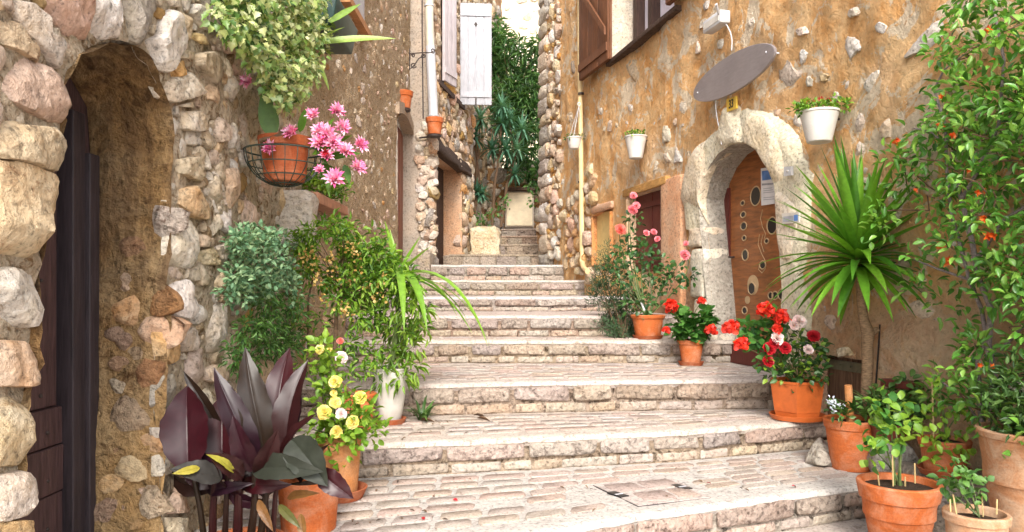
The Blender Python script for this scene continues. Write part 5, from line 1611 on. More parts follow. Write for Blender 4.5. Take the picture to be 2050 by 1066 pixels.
def blade(mb, base, d, L_, w, droop, up=(0, 0, 1), rows=8, fold=0.25, shape='strap', twist=0.0):
    """long leaf that bends under its weight"""
    d = Vector(d).normalized(); up = Vector(up)
    p = Vector(base)
    vs_, fs = [], []
    st = L_ / rows
    for i in range(rows + 1):
        t = i / rows
        if shape == 'strap': hw = w * 0.5 * min(1, 0.55 + t * 2.2) * (1 - max(0, (t - 0.45) / 0.55) ** 1.6)
        elif shape == 'canna': hw = w * 0.5 * max(0.05, math.sin(math.pi * min(1, t ** 0.72 * 1.0)) ** 0.8)
        else: hw = w * 0.5 * (1 - 0.9 * t)
        hw = max(hw, 0.0008)
        side = d.cross(up)
        if side.length < 1e-3: side = d.cross(Vector((0, 1, 0.2)))
        side.normalize()
        nz = side.cross(d).normalized()
        if twist:
            q = Matrix.Rotation(twist * t, 3, d); side = q @ side; nz = q @ nz
        f = fold * hw
        vs_ += [p - side * hw + nz * f, p - side * hw * 0.5 + nz * f * 0.35, p, p + side * hw * 0.5 + nz * f * 0.35, p + side * hw + nz * f]
        p = p + d * st
        d = (d + Vector((0, 0, -1)) * droop / rows).normalized()
    for i in range(rows):
        for c in range(4):
            a = i * 5 + c
            fs.append((a, a + 1, a + 6, a + 5))
    mb.add(vs_, fs)

def blade_obj(name, parent, mat, *a, **k):
    mb = MB(); blade(mb, *a, **k)
    return mb.build(name, mat, parent, angle=180)

def pot(parent, c, rt, rb, h, mat, rim=0.0, rim_h=0.0, n=40, saucer=None, soil=True, band=False, sy=1.0, rot=0.0, name='pot', saucer_mat='saucer_clay', jit=0.0):
    th = max(0.008, rt * 0.07)
    c = Vector(c)
    z0 = 0.012 if saucer else 0.0
    pr = [(rb * 0.9, z0), (rb, z0 + 0.004)]
    hb = h - rim_h
    rr_ = lambda z: rb + (rt - rb) * (z - z0) / (h - z0)
    for i in range(1, 6):
        z = z0 + (hb - z0) * i / 6
        pr.append((rr_(z), z))
        if band and i == 4: pr += [(rr_(z) + 0.003, z + 0.004), (rr_(z) + 0.003, z + 0.010), (rr_(z), z + 0.014)]
    pr.append((rr_(hb), hb - 0.001))
    if rim:
        pr += [(rr_(hb) + rim, hb + 0.003), (rr_(h) + rim, h - 0.006), (rr_(h) + rim - 0.004, h)]
    else: pr += [(rr_(h), h - 0.004), (rr_(h) - 0.003, h)]
    pr += [(rt - th, h), (rt - th - 0.004, h - 0.008), (rt - th - 0.008, h * 0.5)]
    mb = MB(); mb.lathe(pr, c, n, sy=sy, rot=rot, jit=jit)
    o = mb.build(name, M[mat], parent, angle=32)
    if soil:
        mb = MB()
        zs = h - max(0.02, h * 0.10)
        mb.lathe([(rt - th - 0.004, zs - 0.02), (rt - th - 0.004, zs), (rt * 0.6, zs + 0.008), (rt * 0.25, zs + 0.013)], c, n, sy=sy, rot=rot)
        mb.build('soil', M['soil'], parent)
    if saucer:
        r = saucer
        mb = MB(); mb.lathe([(r * 0.86, 0.0), (r * 0.9, 0.002), (r, 0.026), (r * 1.02, 0.030), (r * 0.96, 0.031), (r * 0.86, 0.010), (r * 0.5, 0.009)], c, n, sy=sy, rot=rot)
        mb.build('saucer', M[saucer_mat], parent, angle=35)
    return o

def fill_rnd(o, rng):
    me = o.data
    a = me.attributes.new('rnd', 'FLOAT', 'FACE')
    return o

def flower_ball(parent, c, r, mat, rng, n=90, name='flower', pl=0.45, pw=0.42, down=0.35):
    d = norm(rng.normal(size=(n, 3)))
    d[:, 2] = np.where(d[:, 2] < -0.5, -d[:, 2], d[:, 2])
    P_ = np.array(c) + d * r * (0.45 + 0.3 * rng.random((n, 1)))
    D = d * 0.5 + rng.normal(size=(n, 3)) * 0.7
    V, Fc, rn = leaf_mesh(P_, D, d, r * pl * 1.3, r * pw * 1.3, ROUND, rng)
    return np_mesh(name, V, Fc, rn, mat, parent)

def rose_flower(parent, c, r, mat, rng, face=(0, -1, 0.5), name='flower'):
    f = np.array(face, float); f /= np.linalg.norm(f)
    a = np.cross(f, [0.3, 0.2, 0.9]); a /= np.linalg.norm(a); b = np.cross(f, a)
    Ps, Ds, Ns, Ls, Ws = [], [], [], [], []
    for ring, (k, op, ln) in enumerate(((5, 0.12, 0.8), (7, 0.45, 0.95), (10, 0.9, 1.0), (11, 1.6, 0.95))):
        for j in range(k):
            w = 2 * math.pi * (j + 0.5 * ring + rng.uniform(-0.2, 0.2)) / k
            o_ = a * math.cos(w) + b * math.sin(w)
            Ps.append(np.array(c) + o_ * r * 0.06 * ring - f * r * 0.1 * ring)
            Ds.append(f + o_ * op); Ns.append(-o_ + f * op)
            Ls.append(r * ln * rng.uniform(0.9, 1.1)); Ws.append(r * (0.55 + 0.14 * ring))
    V, Fc, rn = leaf_mesh(np.array(Ps), np.array(Ds), np.array(Ns), np.array(Ls), np.array(Ws), PETAL, rng)
    return np_mesh(name, V, Fc, rn, mat, parent)

def star_flower(parent, c, r, mat, rng, face, n=26, name='flower', wd=0.26, open_=(0.15, 1.3)):
    f = np.array(face, float); f /= np.linalg.norm(f)
    d = []
    for j in range(n):
        w = j * 2.4; k = open_[0] + (open_[1] - open_[0]) * (j / n)
        a = np.cross(f, [0.31, 0.22, 0.93]); a /= np.linalg.norm(a); b = np.cross(f, a)
        d.append((f + (a * math.cos(w) + b * math.sin(w)) * k, f * k - (a * math.cos(w) + b * math.sin(w))))
    D = np.array([x[0] for x in d]); Nn = np.array([x[1] for x in d])
    P_ = np.tile(np.array(c) - f * r * 0.45, (n, 1))
    V, Fc, rn = leaf_mesh(P_, D, Nn, r * rng.uniform(0.9, 1.25, n), r * wd * rng.uniform(0.8, 1.2, n), OVAL, rng)
    return np_mesh(name, V, Fc, rn, mat, parent)

rv = np.random.default_rng(77)
def V3(v): return np.array([v[0], v[1], v[2]])

# ------------------------------------------------------------------ right side pots and plants
def ground_at(x, y, z):
    """ground point of a given height seen at a photograph pixel"""
    Y = z * F / (HY - y)
    return Vector(((x - CX) / F * Y, Y, z))

# pink rose in the oval terracotta trough
c = Vector((1.13, 6.23, -0.41))
t = thing('rose_bush', c, 'pink rose bush in a wide terracotta bowl below the small maroon hatch', 'potted plant')
pot(t, c, 0.135, 0.10, 0.20, 'terracotta', 0.010, 0.03, saucer=0.125)
tips = [V3(at(x, y, 6.3)) for x, y in ((1268, 400), (1262, 440), (1300, 470), (1240, 470), (1250, 520), (1295, 520), (1340, 545), (1368, 520), (1230, 545), (1320, 590), (1372, 505), (1215, 560), (1280, 580))]
stems(t, c + Vector((0, 0, 0.18)), tips, 0.008, M['stem_green'], rv)
cs = [V3(at(x, y, 6.25 + rv.uniform(-0.12, 0.12))) for x, y in ((1270, 440), (1275, 470), (1262, 495), (1290, 500), (1252, 515), (1275, 525), (1300, 520), (1250, 545), (1275, 555), (1300, 545), (1320, 550), (1340, 545), (1358, 545), (1375, 550), (1330, 575), (1300, 575), (1275, 590), (1255, 580), (1240, 560), (1225, 535), (1345, 570), (1305, 600), (1245, 500), (1320, 525), (1262, 610), (1285, 615))]
P_, D, Nn = clusters(cs, 20, 0.085, rv, 0.2)
foliage(t, P_, D, Nn, rv.uniform(0.035, 0.06, len(P_)), rv.uniform(0.026, 0.04, len(P_)), OVAL, GREEN['rose'], rv, 70)
for x, y, r, m_ in ((1268, 392, 0.03, 'pink'), (1266, 421, 0.04, 'pink'), (1242, 460, 0.045, 'coral'), (1294, 467, 0.026, 'pink'), (1309, 465, 0.026, 'pink'), (1316, 479, 0.024, 'pink'), (1371, 511, 0.042, 'pink'), (1373, 488, 0.022, 'pink'), (1274, 412, 0.03, 'pink')):
    rose_flower(t, V3(at(x, y, 6.18)), r, FL[m_], rv, (rv.uniform(-0.5, 0.5), -1, 0.5))
mb = MB(); q = at(1290, 622, 6.08); mb.tube([q, q + Vector((-0.02, 0, 0.05)), q + Vector((-0.035, 0, 0.085))], [0.008, 0.008, 0.006], 6); mb.build('label_stick', M['white_plastic'], t)

# dark rosemary mound beside it
c = Vector((0.92, 6.3, -0.41))
t = thing('rosemary_bush', c, 'dark fine needled rosemary mound left of the pink rose', 'shrub')
tips = [V3(at(x, y, 6.4 + rv.uniform(-0.15, 0.1))) for x, y in ((1210, 520), (1225, 530), (1200, 555), (1240, 555), (1215, 575), (1250, 590), (1200, 590), (1235, 615), (1260, 620), (1250, 650), (1222, 600), (1265, 650), (1270, 600), (1225, 640), (1245, 665), (1262, 672), (1230, 660))]
stems(t, c, tips, 0.006, M['stem_brown'], rv)
tips2 = np.array(tips)[rv.integers(0, len(tips), 46)] + rv.normal(size=(46, 3)) * 0.045
P_, D, Nn = clusters(np.concatenate([np.array(tips), tips2]), 60, 0.085, rv, 0.5)
foliage(t, P_, D, Nn, rv.uniform(0.022, 0.040, len(P_)), 0.006, NEEDLE, GREEN['rosemary'], rv, 0)

# red geranium in the small pot
c = ground_at(1375, 728, -0.595) + Vector((0.0, -0.14, 0))
t = thing('potted_geranium', c, 'round leafy red geranium in a small terracotta pot left of the arched door', 'potted plant')
pot(t, c, 0.098, 0.07, 0.20, 'terracotta', 0.009, 0.035, saucer=0.098)
cs = ell(c + Vector((0.005, 0, 0.32)), (0.155, 0.14, 0.135), 44, rv, 0.6)
P_, D, Nn = clusters(cs, 9, 0.05, rv, 0.1)
D = (P_ - np.array(c + Vector((0, 0, 0.26)))) + rv.normal(size=P_.shape) * 0.05
Nn = (P_ - np.array(c + Vector((0, 0, 0.2)))) * 4 + rv.normal(size=P_.shape) * 0.4 + np.array([0, 0, 0.8])
foliage(t, P_, D, Nn, rv.uniform(0.035, 0.06, len(P_)), rv.uniform(0.045, 0.065, len(P_)), ROUND, GREEN['geranium'], rv, 90)
fl = [V3(at(x, y, c.y - 0.12)) for x, y in ((1342, 616), (1404, 604), (1422, 664), (1334, 663))]
stems(t, c + Vector((0, 0, 0.2)), fl, 0.005, M['stem_green'], rv)
for p, r in zip(fl, (0.058, 0.034, 0.052, 0.032)): flower_ball(t, p, r, FL['red'], rv, 80)

# hexagonal planter with geraniums and roses
c = Vector((1.765, 4.635, -0.80))
t = thing('hexagonal_planter', c, 'six sided terracotta planter packed with red geraniums and dark red roses', 'potted plant')
pr = [(0.135, 0.012), (0.14, 0.02), (0.146, 0.05), (0.150, 0.055), (0.176, 0.225), (0.180, 0.228), (0.180, 0.243), (0.165, 0.243), (0.160, 0.20), (0.155, 0.1)]
mb = MB(); mb.lathe(pr, c, 6, rot=R(8)); mb.build('pot', M['terra_gloss'], t, smooth=False)
mb = MB(); mb.lathe([(0.158, 0.21), (0.158, 0.222), (0.08, 0.23), (0.03, 0.232)], c, 6, rot=R(8)); mb.build('soil', M['soil'], t)
mb = MB(); mb.lathe([(0.13, 0.0), (0.158, 0.004), (0.168, 0.032), (0.160, 0.034), (0.14, 0.012)], c, 40); mb.build('saucer', M['terra_gloss'], t, angle=35)
YH = 4.55
cs = [V3(at(x, y, YH + rv.uniform(-0.1, 0.12))) for x, y in ((1540, 740), (1560, 720), (1585, 735), (1610, 745), (1630, 730), (1600, 715), (1575, 700), (1615, 700), (1640, 705), (1550, 690), (1530, 720), (1560, 755), (1590, 760), (1620, 760), (1640, 750), (1600, 680), (1630, 690), (1575, 670))]
P_, D, Nn = clusters(cs, 18, 0.075, rv, 0.2)
foliage(t, P_, D, Nn, rv.uniform(0.03, 0.055, len(P_)), rv.uniform(0.022, 0.038, len(P_)), OVAL, GREEN['rose'], rv, 60)
P_, D, Nn = clusters(cs, 6, 0.08, rv, 0.2)
foliage(t, P_, D, Nn, rv.uniform(0.025, 0.05, len(P_)), rv.uniform(0.018, 0.03, len(P_)), OVAL, GREEN['lime'], rv, 30)
cs = [V3(at(x, y, YH + rv.uniform(-0.06, 0.1))) for x, y in ((1495, 680), (1510, 665), (1525, 650), (1530, 680), (1515, 690), (1545, 660), (1500, 655), (1540, 640))]
P_, D, Nn = clusters(cs, 14, 0.06, rv, 0.2)
foliage(t, P_, D, Nn, rv.uniform(0.035, 0.055, len(P_)), rv.uniform(0.04, 0.055, len(P_)), ROUND, GREEN['geranium'], rv, 40)
fl = [(1462, 658, 'red', 0.050), (1484, 691, 'red', 0.046), (1531, 622, 'red', 0.052), (1564, 637, 'red', 0.050), (1556, 660, 'red', 0.034), (1540, 698, 'crimson', 0.036), (1572, 697, 'crimson', 0.032), (1538, 724, 'crimson', 0.030), (1629, 673, 'crimson', 0.032), (1550, 688, 'crimson', 0.03), (1556, 678, 'pale', 0.034), (1600, 644, 'pale', 0.036), (1590, 652, 'pale', 0.028), (1618, 700, 'pale', 0.026)]
stems(t, c + Vector((0, 0, 0.22)), [V3(at(x, y, YH - 0.05)) for x, y, _, _ in fl], 0.004, M['stem_green'], rv)
for x, y, m_, r in fl:
    p = V3(at(x, y, YH - 0.10))
    if m_ == 'red': flower_ball(t, p, r, FL[m_], rv, 80)
    else: rose_flower(t, p, r * 1.1, FL[m_], rv, (rv.uniform(-0.5, 0.3), -1, 0.5))

# tall yucca in the orange pot, with companions
c = Vector((1.86, 4.10, -0.98))
t = thing('potted_yucca', c, 'tall yucca with a spiky green head growing from an orange pot', 'potted plant')
pot(t, c, 0.142, 0.105, 0.275, 'terracotta', 0.008, 0.05, jit=0.004)
Yt = 4.16
tp = [at(1738, 830, Yt), at(1734, 780, Yt), at(1737, 730, Yt), at(1736, 690, Yt), at(1738, 668, Yt), at(1729, 640, Yt), at(1724, 600, Yt), at(1722, 560, Yt), at(1718, 500, Yt)]
mb = MB(); mb.tube(tp, [0.030, 0.029, 0.030, 0.031, 0.036, 0.027, 0.024, 0.023, 0.02], 12); mb.build('trunk', M['bark'], t)
mb = MB(); mb.tube([at(1736, 676, Yt), at(1748, 664, Yt), at(1758, 660, Yt)], [0.024, 0.022, 0.014], 8); mb.build('stub', M['bark'], t)
mb = MB(); mb.tube([at(1703, 850, 4.05), at(1698, 772, 4.03)], [0.022, 0.02], 10); mb.build('cut_stump', M['orange_clay'], t)
hc = at(1717, 500, Yt)
for i in range(110):
    el = R(88 - 116 * (i / 109) ** 0.85)
    az = i * 2.39996 + rv.uniform(-0.2, 0.2)
    d = Vector((math.cos(az) * math.cos(el), math.sin(az) * math.cos(el), math.sin(el)))
    L_ = rv.uniform(0.46, 0.60) * (1.0 if el > -0.3 else 0.8) * (1.08 if el > 0.8 else 1)
    b0 = hc + Vector((0, 0, -0.10 * (i / 109))) + d * 0.02
    blade_obj('leaf', t, GREEN['yucca'], b0, d, L_, rv.uniform(0.042, 0.058), rv.uniform(0.1, 0.4) + (0.75 if el < 0.3 else 0) * rv.uniform(0.4, 1.0), fold=0.35, rows=7)
cs = [V3(at(x, y, 4.02)) for x, y in ((1690, 810), (1710, 800), (1730, 815), (1750, 805))]
for cc in cs:
    for j in range(9):
        a = rv.uniform(0, 6.28)
        blade_obj('leaf', t, GREEN['fern'], cc + np.array([0, 0, -0.06]), (math.cos(a), math.sin(a), rv.uniform(0.6, 1.6)), rv.uniform(0.09, 0.16), 0.018, 0.9, rows=5)
P_, D, Nn = clusters([V3(at(x, y, 4.0)) for x, y in ((1668, 805), (1676, 815), (1664, 815))], 12, 0.03, rv, 0.5)
foliage(t, P_, D, Nn, 0.016, 0.016, ROUND, FL['lilac'], rv, 20, 'blossom')
P_, D, Nn = clusters([V3(at(x, y, 4.0)) for x, y in ((1672, 818), (1684, 825), (1745, 815), (1755, 800))], 16, 0.05, rv, 0.5)
foliage(t, P_, D, Nn, 0.035, 0.02, OVAL, GREEN['bush'], rv, 30)

# pale rock
c = ground_at(1670, 936, -0.98) + Vector((0, 0.06, 0))
mb = MB()
a = Vector((0.125, 0.02, 0)); b_ = Vector((-0.01, 0.085, 0))
pts = [c - a - b_, c + a - b_, c + a + b_, c - a + b_, c - a * 0.8 - b_ * 0.6 + Vector((0, 0, 0.085)), c + a * 0.8 - b_ * 0.6 + Vector((0, 0, 0.07)), c + a * 0.4 + b_ * 0.7 + Vector((0, 0, 0.10)), c - a * 0.3 + b_ * 0.7 + Vector((0, 0, 0.155))]
M['rock'] = stone_mat('grey white rock', (0.46, 0.42, 0.36), (0.36, 0.32, 0.28), (0.18, 0.15, 0.12), 0, 9, 0.9, 0.014, 0.64)
mb.add(*rough_block(pts, bev=0.03, amp=0.018, k=5, seed=12)); o = mb.build('rock', M['rock'], angle=45)
tag(o, 'loose pale grey rock lying on the lowest step beside the orange pot', 'rock')

# front right pot with young rose shoots
c = Vector((1.735, 3.36, -1.16))
t = thing('potted_rose', c, 'big clean terracotta pot in front with young rose shoots', 'potted plant')
pot(t, c, 0.168, 0.115, 0.30, 'terracotta', 0.009, 0.075)
top = c + Vector((0, 0, 0.27))
tips = [V3(at(x, y, 3.36 + rv.uniform(-0.06, 0.06))) for x, y in ((1748, 900), (1790, 850), (1810, 825), (1778, 800), (1805, 870), (1770, 870))]
stems(t, top, tips, 0.006, M['stem_green'], rv, bend=0.06)
cs = [V3(at(x, y, 3.34 + rv.uniform(-0.08, 0.08))) for x, y in ((1738, 905), (1752, 912), (1790, 850), (1775, 830), (1762, 845), (1805, 865), (1790, 880), (1818, 835), (1775, 870), (1800, 815), (1765, 805), (1745, 860))]
P_, D, Nn = clusters(cs, 7, 0.045, rv, 0.1)
foliage(t, P_, D, Nn, rv.uniform(0.035, 0.055, len(P_)), rv.uniform(0.028, 0.042, len(P_)), OVAL, GREEN['lime'], rv, 40)
P_, D, Nn = clusters(cs, 4, 0.06, rv, 0.1)
foliage(t, P_, D, Nn, rv.uniform(0.035, 0.055, len(P_)), rv.uniform(0.028, 0.042, len(P_)), OVAL, GREEN['geranium'], rv, 30)
M['cane'] = paint_mat('bamboo cane', (0.50, 0.36, 0.17), 0.6, 0.12)
for x0, y0, x1, y1 in ((1760, 972, 1756, 940), (1832, 968, 1831, 928), (1812, 975, 1812, 955), (1788, 975, 1786, 895)):
    mb = MB(); mb.tube([at(x0, y0, 3.34), at(x1, y1, 3.33)], 0.0035, 6); mb.build('cane', M['cane'], t)

# stone ledge and the pots on it
lg = block('ledge_stone', None, [Vector(v) for v in ((1.93, 3.42, -1.17), (2.28, 3.30, -1.17), (2.20, 3.72, -1.17), (1.90, 3.80, -1.17), (1.94, 3.44, -0.865), (2.27, 3.32, -0.87), (2.19, 3.71, -0.865), (1.91, 3.79, -0.86))], M['grey_stone'], bev=0.03, amp=0.012, k=5, seed=7)
tag(lg, 'squared grey ledge stone under the saucer pot by the wall', 'stone')
c = Vector((2.02, 3.50, -0.862))
t = thing('potted_seedling', c, 'terracotta pot on a saucer with thin shoots tied to canes', 'potted plant')
pot(t, c, 0.105, 0.085, 0.165, 'terracotta', 0.008, 0.035, saucer=0.115)
tips = [V3(at(x, y, 3.5)) for x, y in ((1870, 770), (1868, 720), (1880, 850), (1930, 820), (1900, 810), (1850, 830))]
stems(t, c + Vector((0, 0, 0.15)), tips, 0.004, M['stem_green'], rv, bend=0.05)
cs = [V3(at(x, y, 3.42 + rv.uniform(-0.1, 0.1))) for x, y in ((1845, 835), (1858, 845), (1880, 838), (1895, 870), (1870, 868), (1850, 862), (1910, 880), (1868, 785), (1885, 770), (1935, 850), (1880, 900), (1900, 905), (1862, 905), (1925, 890), (1905, 850))]
P_, D, Nn = clusters(cs, 7, 0.05, rv, 0.1)
foliage(t, P_, D, Nn, rv.uniform(0.03, 0.055, len(P_)), rv.uniform(0.024, 0.036, len(P_)), OVAL, GREEN['lime'], rv, 45)
mb = MB(); mb.tube([at(1869, 875, 3.47), at(1866, 765, 3.48)], 0.0035, 6); mb.build('cane', M['cane'], t)

bl_ = block('boulder', None, [Vector(v) for v in ((1.86, 3.86, -0.985), (2.12, 3.80, -0.985), (2.10, 4.06, -0.985), (1.90, 4.08, -0.985), (1.88, 3.88, -0.80), (2.08, 3.84, -0.79), (2.06, 4.02, -0.785), (1.92, 4.04, -0.79))], M['rock'], bev=0.06, amp=0.02, k=4, seed=31)
tag(bl_, 'rounded grey stone under the dark bowl between two orange pots', 'rock')
c = Vector((1.985, 3.94, -0.785))
t = thing('potted_fern', c, 'low dark red bowl of dark green ferny leaves on the grey stone', 'potted plant')
pot(t, c, 0.10, 0.08, 0.085, 'dark_pot', 0.006, 0.02)
for j in range(34):
    a = rv.uniform(0, 6.28)
    blade_obj('leaf', t, GREEN['bush'], c + Vector((rv.uniform(-0.03, 0.03), rv.uniform(-0.03, 0.03), 0.07)), (math.cos(a), math.sin(a), rv.uniform(0.5, 2.2)), rv.uniform(0.16, 0.30), rv.uniform(0.022, 0.04), rv.uniform(0.6, 1.4), rows=6)
cs = ell(c + Vector((0.02, -0.02, 0.2)), (0.16, 0.12, 0.12), 16, rv)
P_, D, Nn = clusters(cs, 10, 0.05, rv, 0.1)
foliage(t, P_, D, Nn, rv.uniform(0.04, 0.06, len(P_)), 0.03, OVAL, GREEN['bush'], rv, 20)

# large tan pot with the dense shrub
c = Vector((2.10, 3.02, -0.985))
st_ = block('ledge_stone', None, [Vector(v) for v in ((1.90, 2.80, -1.17), (2.34, 2.76, -1.17), (2.34, 3.22, -1.17), (1.90, 3.24, -1.17), (1.91, 2.81, -0.995), (2.33, 2.77, -0.995), (2.33, 3.21, -0.99), (1.91, 3.23, -0.99))], M['grey_stone'], bev=0.03, amp=0.01, k=5, seed=9)
tag(st_, 'flat grey stone under the tall tan pot at the right edge', 'stone')
t = thing('potted_shrub', c, 'tall weathered tan pot with a dense dark green shrub at the right edge', 'potted plant')
pot(t, c, 0.195, 0.135, 0.42, 'old_terracotta', 0.008, 0.03, jit=0.004)
cs = ell(c + Vector((0.02, -0.02, 0.52)), (0.22, 0.2, 0.17), 70, rv, 0.5)
stems(t, c + Vector((0, 0, 0.4)), cs[:24], 0.006, M['stem_brown'], rv)
P_, D, Nn = clusters(cs, 20, 0.055, rv, 0.4)
foliage(t, P_, D, Nn, rv.uniform(0.03, 0.05, len(P_)), rv.uniform(0.011, 0.017, len(P_)), LANCE, GREEN['bush'], rv, 80)

# small pot front right with canes
c = Vector((1.735, 2.80, -1.16))
t = thing('potted_cutting', c, 'shallow terracotta bowl with leafy cuttings and canes at the bottom right', 'potted plant')
pot(t, c, 0.105, 0.085, 0.33, 'old_terracotta', 0.008, 0.035)
top = c + Vector((0, 0, 0.30))
for x0, y0, x1, y1 in ((1915, 1030, 1908, 990), (1968, 1035, 1965, 985), (1995, 1030, 1996, 1000), (1903, 1025, 1902, 1000)):
    mb = MB(); mb.tube([at(x0, y0, 2.79), at(x1, y1, 2.79)], 0.003, 6); mb.build('cane', M['cane'], t)
tips = [V3(at(x, y, 2.82)) for x, y in ((1910, 960), (1925, 940), (1945, 965), (1900, 985), (1960, 980))]
stems(t, top, tips, 0.004, M['stem_green'], rv, bend=0.05)
cs = [V3(at(x, y, 2.80 + rv.uniform(-0.06, 0.06))) for x, y in ((1905, 950), (1920, 935), (1935, 955), (1950, 975), (1900, 975), (1920, 985), (1940, 1000), (1965, 975), (1890, 960), (1925, 965))]
P_, D, Nn = clusters(cs, 9, 0.035, rv, 0.1)
foliage(t, P_, D, Nn, rv.uniform(0.025, 0.042, len(P_)), rv.uniform(0.018, 0.028, len(P_)), OVAL, GREEN['fern'], rv, 60)

# climbing shrub over the right wall
c = Vector((2.10, 3.62, -0.98))
t = thing('climbing_shrub', c, 'tall climbing shrub with glossy leaves and orange trumpet flowers over the right wall', 'climber')
POLY = [(1935, -40), (2300, -60), (2300, 900), (2040, 900), (1960, 850), (1850, 810), (1795, 770), (1850, 740), (1930, 700), (1940, 640), (1830, 630), (1800, 600), (1850, 560), (1800, 500), (1720, 430), (1730, 380), (1790, 340), (1755, 280), (1770, 245), (1850, 255), (1880, 180), (1850, 130), (1900, 60)]
HOLE_C = [(1840, 470), (1900, 500), (1935, 560), (1920, 640), (1850, 560)]
cs = []
while len(cs) < 430:
    x, y = rv.uniform(1715, 2300), rv.uniform(-60, 900)
    if not in_poly((x, y), POLY)[0]: continue
    if in_poly((x, y), HOLE_C)[0] and rv.random() < 0.8: continue
    if noise.noise(Vector((x / 55, y / 55, 3.3))) < -0.17 and x < 2060: continue
    d = 0.05 + 0.40 * rv.random() ** 1.4
    s_, z_ = RW.px(x, y, d)
    cs.append(V3(RW.P(s_, z_, d)))
cs = np.array(cs)
P_, D, Nn = clusters(cs, 15, 0.078, rv, 0.15, out=(-0.15, -0.25, 0))
foliage(t, P_, D, Nn, rv.uniform(0.034, 0.062, len(P_)), rv.uniform(0.017, 0.028, len(P_)), OVAL, GREEN['climber'], rv, 260)
def wallpath(pts, d): return [RW.P(*RW.px(x, y, d), d) for x, y in pts]
for pth, r in (([(1990, 960), (1985, 880), (1990, 760), (1978, 690), (1985, 620), (1960, 560), (1945, 480), (1925, 400), (1912, 350)], 0.018), ([(1975, 900), (1960, 800), (1958, 720), (1975, 680), (1965, 620), (1940, 560), (1930, 520)], 0.014),
               ([(1930, 520), (1905, 430), (1895, 340), (1893, 250), (1870, 180)], 0.010), ([(1893, 290), (1860, 262), (1830, 258)], 0.007), ([(1925, 400), (1960, 340), (2000, 250), (2010, 120), (1990, 20)], 0.010),
               ([(1955, 520), (2010, 440), (2060, 410), (2120, 330)], 0.010), ([(1870, 180), (1890, 140), (1930, 110)], 0.006), ([(1940, 560), (1880, 540), (1830, 520)], 0.007), ([(1985, 880), (1930, 800), (1880, 760)], 0.007), ([(2005, 700), (2060, 640), (2140, 560)], 0.009)):
    k = len(pth)
    mb = MB(); mb.tube(wallpath(pth, 0.16), [r * (1 - 0.45 * i / (k - 1)) for i in range(k)], 7); mb.build('trunk' if r > 0.012 else 'branch', M['grey_bark'], t)
mb = MB()
for p in cs[rv.integers(0, len(cs), 120)]:
    near = cs[np.argsort(np.linalg.norm(cs - p, axis=1))[rv.integers(1, 5)]]
    mb.tube([p, (p + near) / 2 + rv.normal(size=3) * 0.02, near], 0.0035, 4)
o = mb.build('twigs', M['stem_brown'], t); o['kind'] = 'stuff'
for x, y in ((1790, 285), (1795, 280), (1885, 195), (1880, 250), (1938, 340), (1955, 385), (1970, 435), (1980, 475), (1990, 470), (1895, 520), (1880, 495), (1893, 524), (1972, 380), (1960, 730), (1832, 380), (1990, 120), (1905, 270), (1985, 735), (1975, 60)):
    d = 0.40
    p = RW.P(*RW.px(x, y, d), d)
    star_flower(t, V3(p), rv.uniform(0.022, 0.036), FL['orange'], rv, (rv.uniform(-1, 0.6), -0.7, rv.uniform(-0.9, 0.3)), n=7, wd=0.5, open_=(0.15, 0.5))

# white wall pots
M['bracket'] = M['iron']
s_, z_ = RW.px(1271, 318, 0.13)
c = RW.P(s_, z_, 0.12)
t = thing('wall_pot', c, 'white wall pot of low greenery between the drainpipe and the arched door', 'wall pot', 'white pots hung on the ochre wall')
def wallpot(t, c, rt, rb, h, mat='white_pot', cell=True):
    pr = [(rb * 0.9, 0), (rb, 0.005)] + [(rb + (rt - rb) * i / 5, 0.005 + (h - 0.02) * i / 5) for i in range(1, 6)] + [(rt + 0.006, h - 0.012), (rt + 0.006, h), (rt - 0.008, h), (rt - 0.014, h - 0.03)]
    mb = MB(); mb.lathe(pr, c, 32); mb.build('pot', M[mat], t, angle=30)
    mb = MB(); mb.lathe([(rt - 0.01, h - 0.03), (rt - 0.01, h - 0.02), (rt * 0.4, h - 0.012)], c, 24); mb.build('soil', M['soil'], t)
wallpot(t, c, 0.105, 0.065, 0.22)
mb = MB(); mb.tube([c + Vector((0.02, 0, 0.18)), c - RW.n * 0.12 + Vector((0, 0, 0.18))], 0.008, 6); mb.build('hook', M['iron'], t)
P_, D, Nn = clusters([V3(c) + np.array([rv.uniform(-0.09, 0.09), rv.uniform(-0.08, 0.08), 0.235]) for _ in range(12)], 12, 0.035, rv, 0.3)
foliage(t, P_, D, Nn, rv.uniform(0.02, 0.035, len(P_)), 0.016, OVAL, GREEN['nandina'], rv, 20)
s_, z_ = RW.px(1640, 286, 0.14)
c = RW.P(s_, z_, 0.14)
t = thing('wall_pot', c, 'largest white wall pot, trailing red flowers, right of the arched door', 'wall pot', 'white pots hung on the ochre wall')
wallpot(t, c, 0.112, 0.072, 0.19)
mb = MB(); mb.tube([c + Vector((0.02, 0, 0.15)), c - RW.n * 0.14 + Vector((0, 0, 0.15))], 0.008, 6); mb.build('hook', M['iron'], t)
P_, D, Nn = clusters([V3(c) + np.array([rv.uniform(-0.14, 0.14), rv.uniform(-0.08, 0.06), 0.205 + rv.uniform(-0.01, 0.03)]) for _ in range(22)], 14, 0.035, rv, 0.25)
foliage(t, P_, D, Nn, rv.uniform(0.022, 0.036, len(P_)), 0.017, OVAL, GREEN['nandina'], rv, 40)
for dx, dz in ((-0.06, 0.235), (-0.02, 0.25), (0.03, 0.24), (-0.10, 0.23)): flower_ball(t, V3(c) + np.array([dx, -0.07, dz]), 0.014, FL['crimson'], rv, 14)
s_, z_ = RW.px(1155, 300, 0.10)
c = RW.P(s_, z_, 0.13)
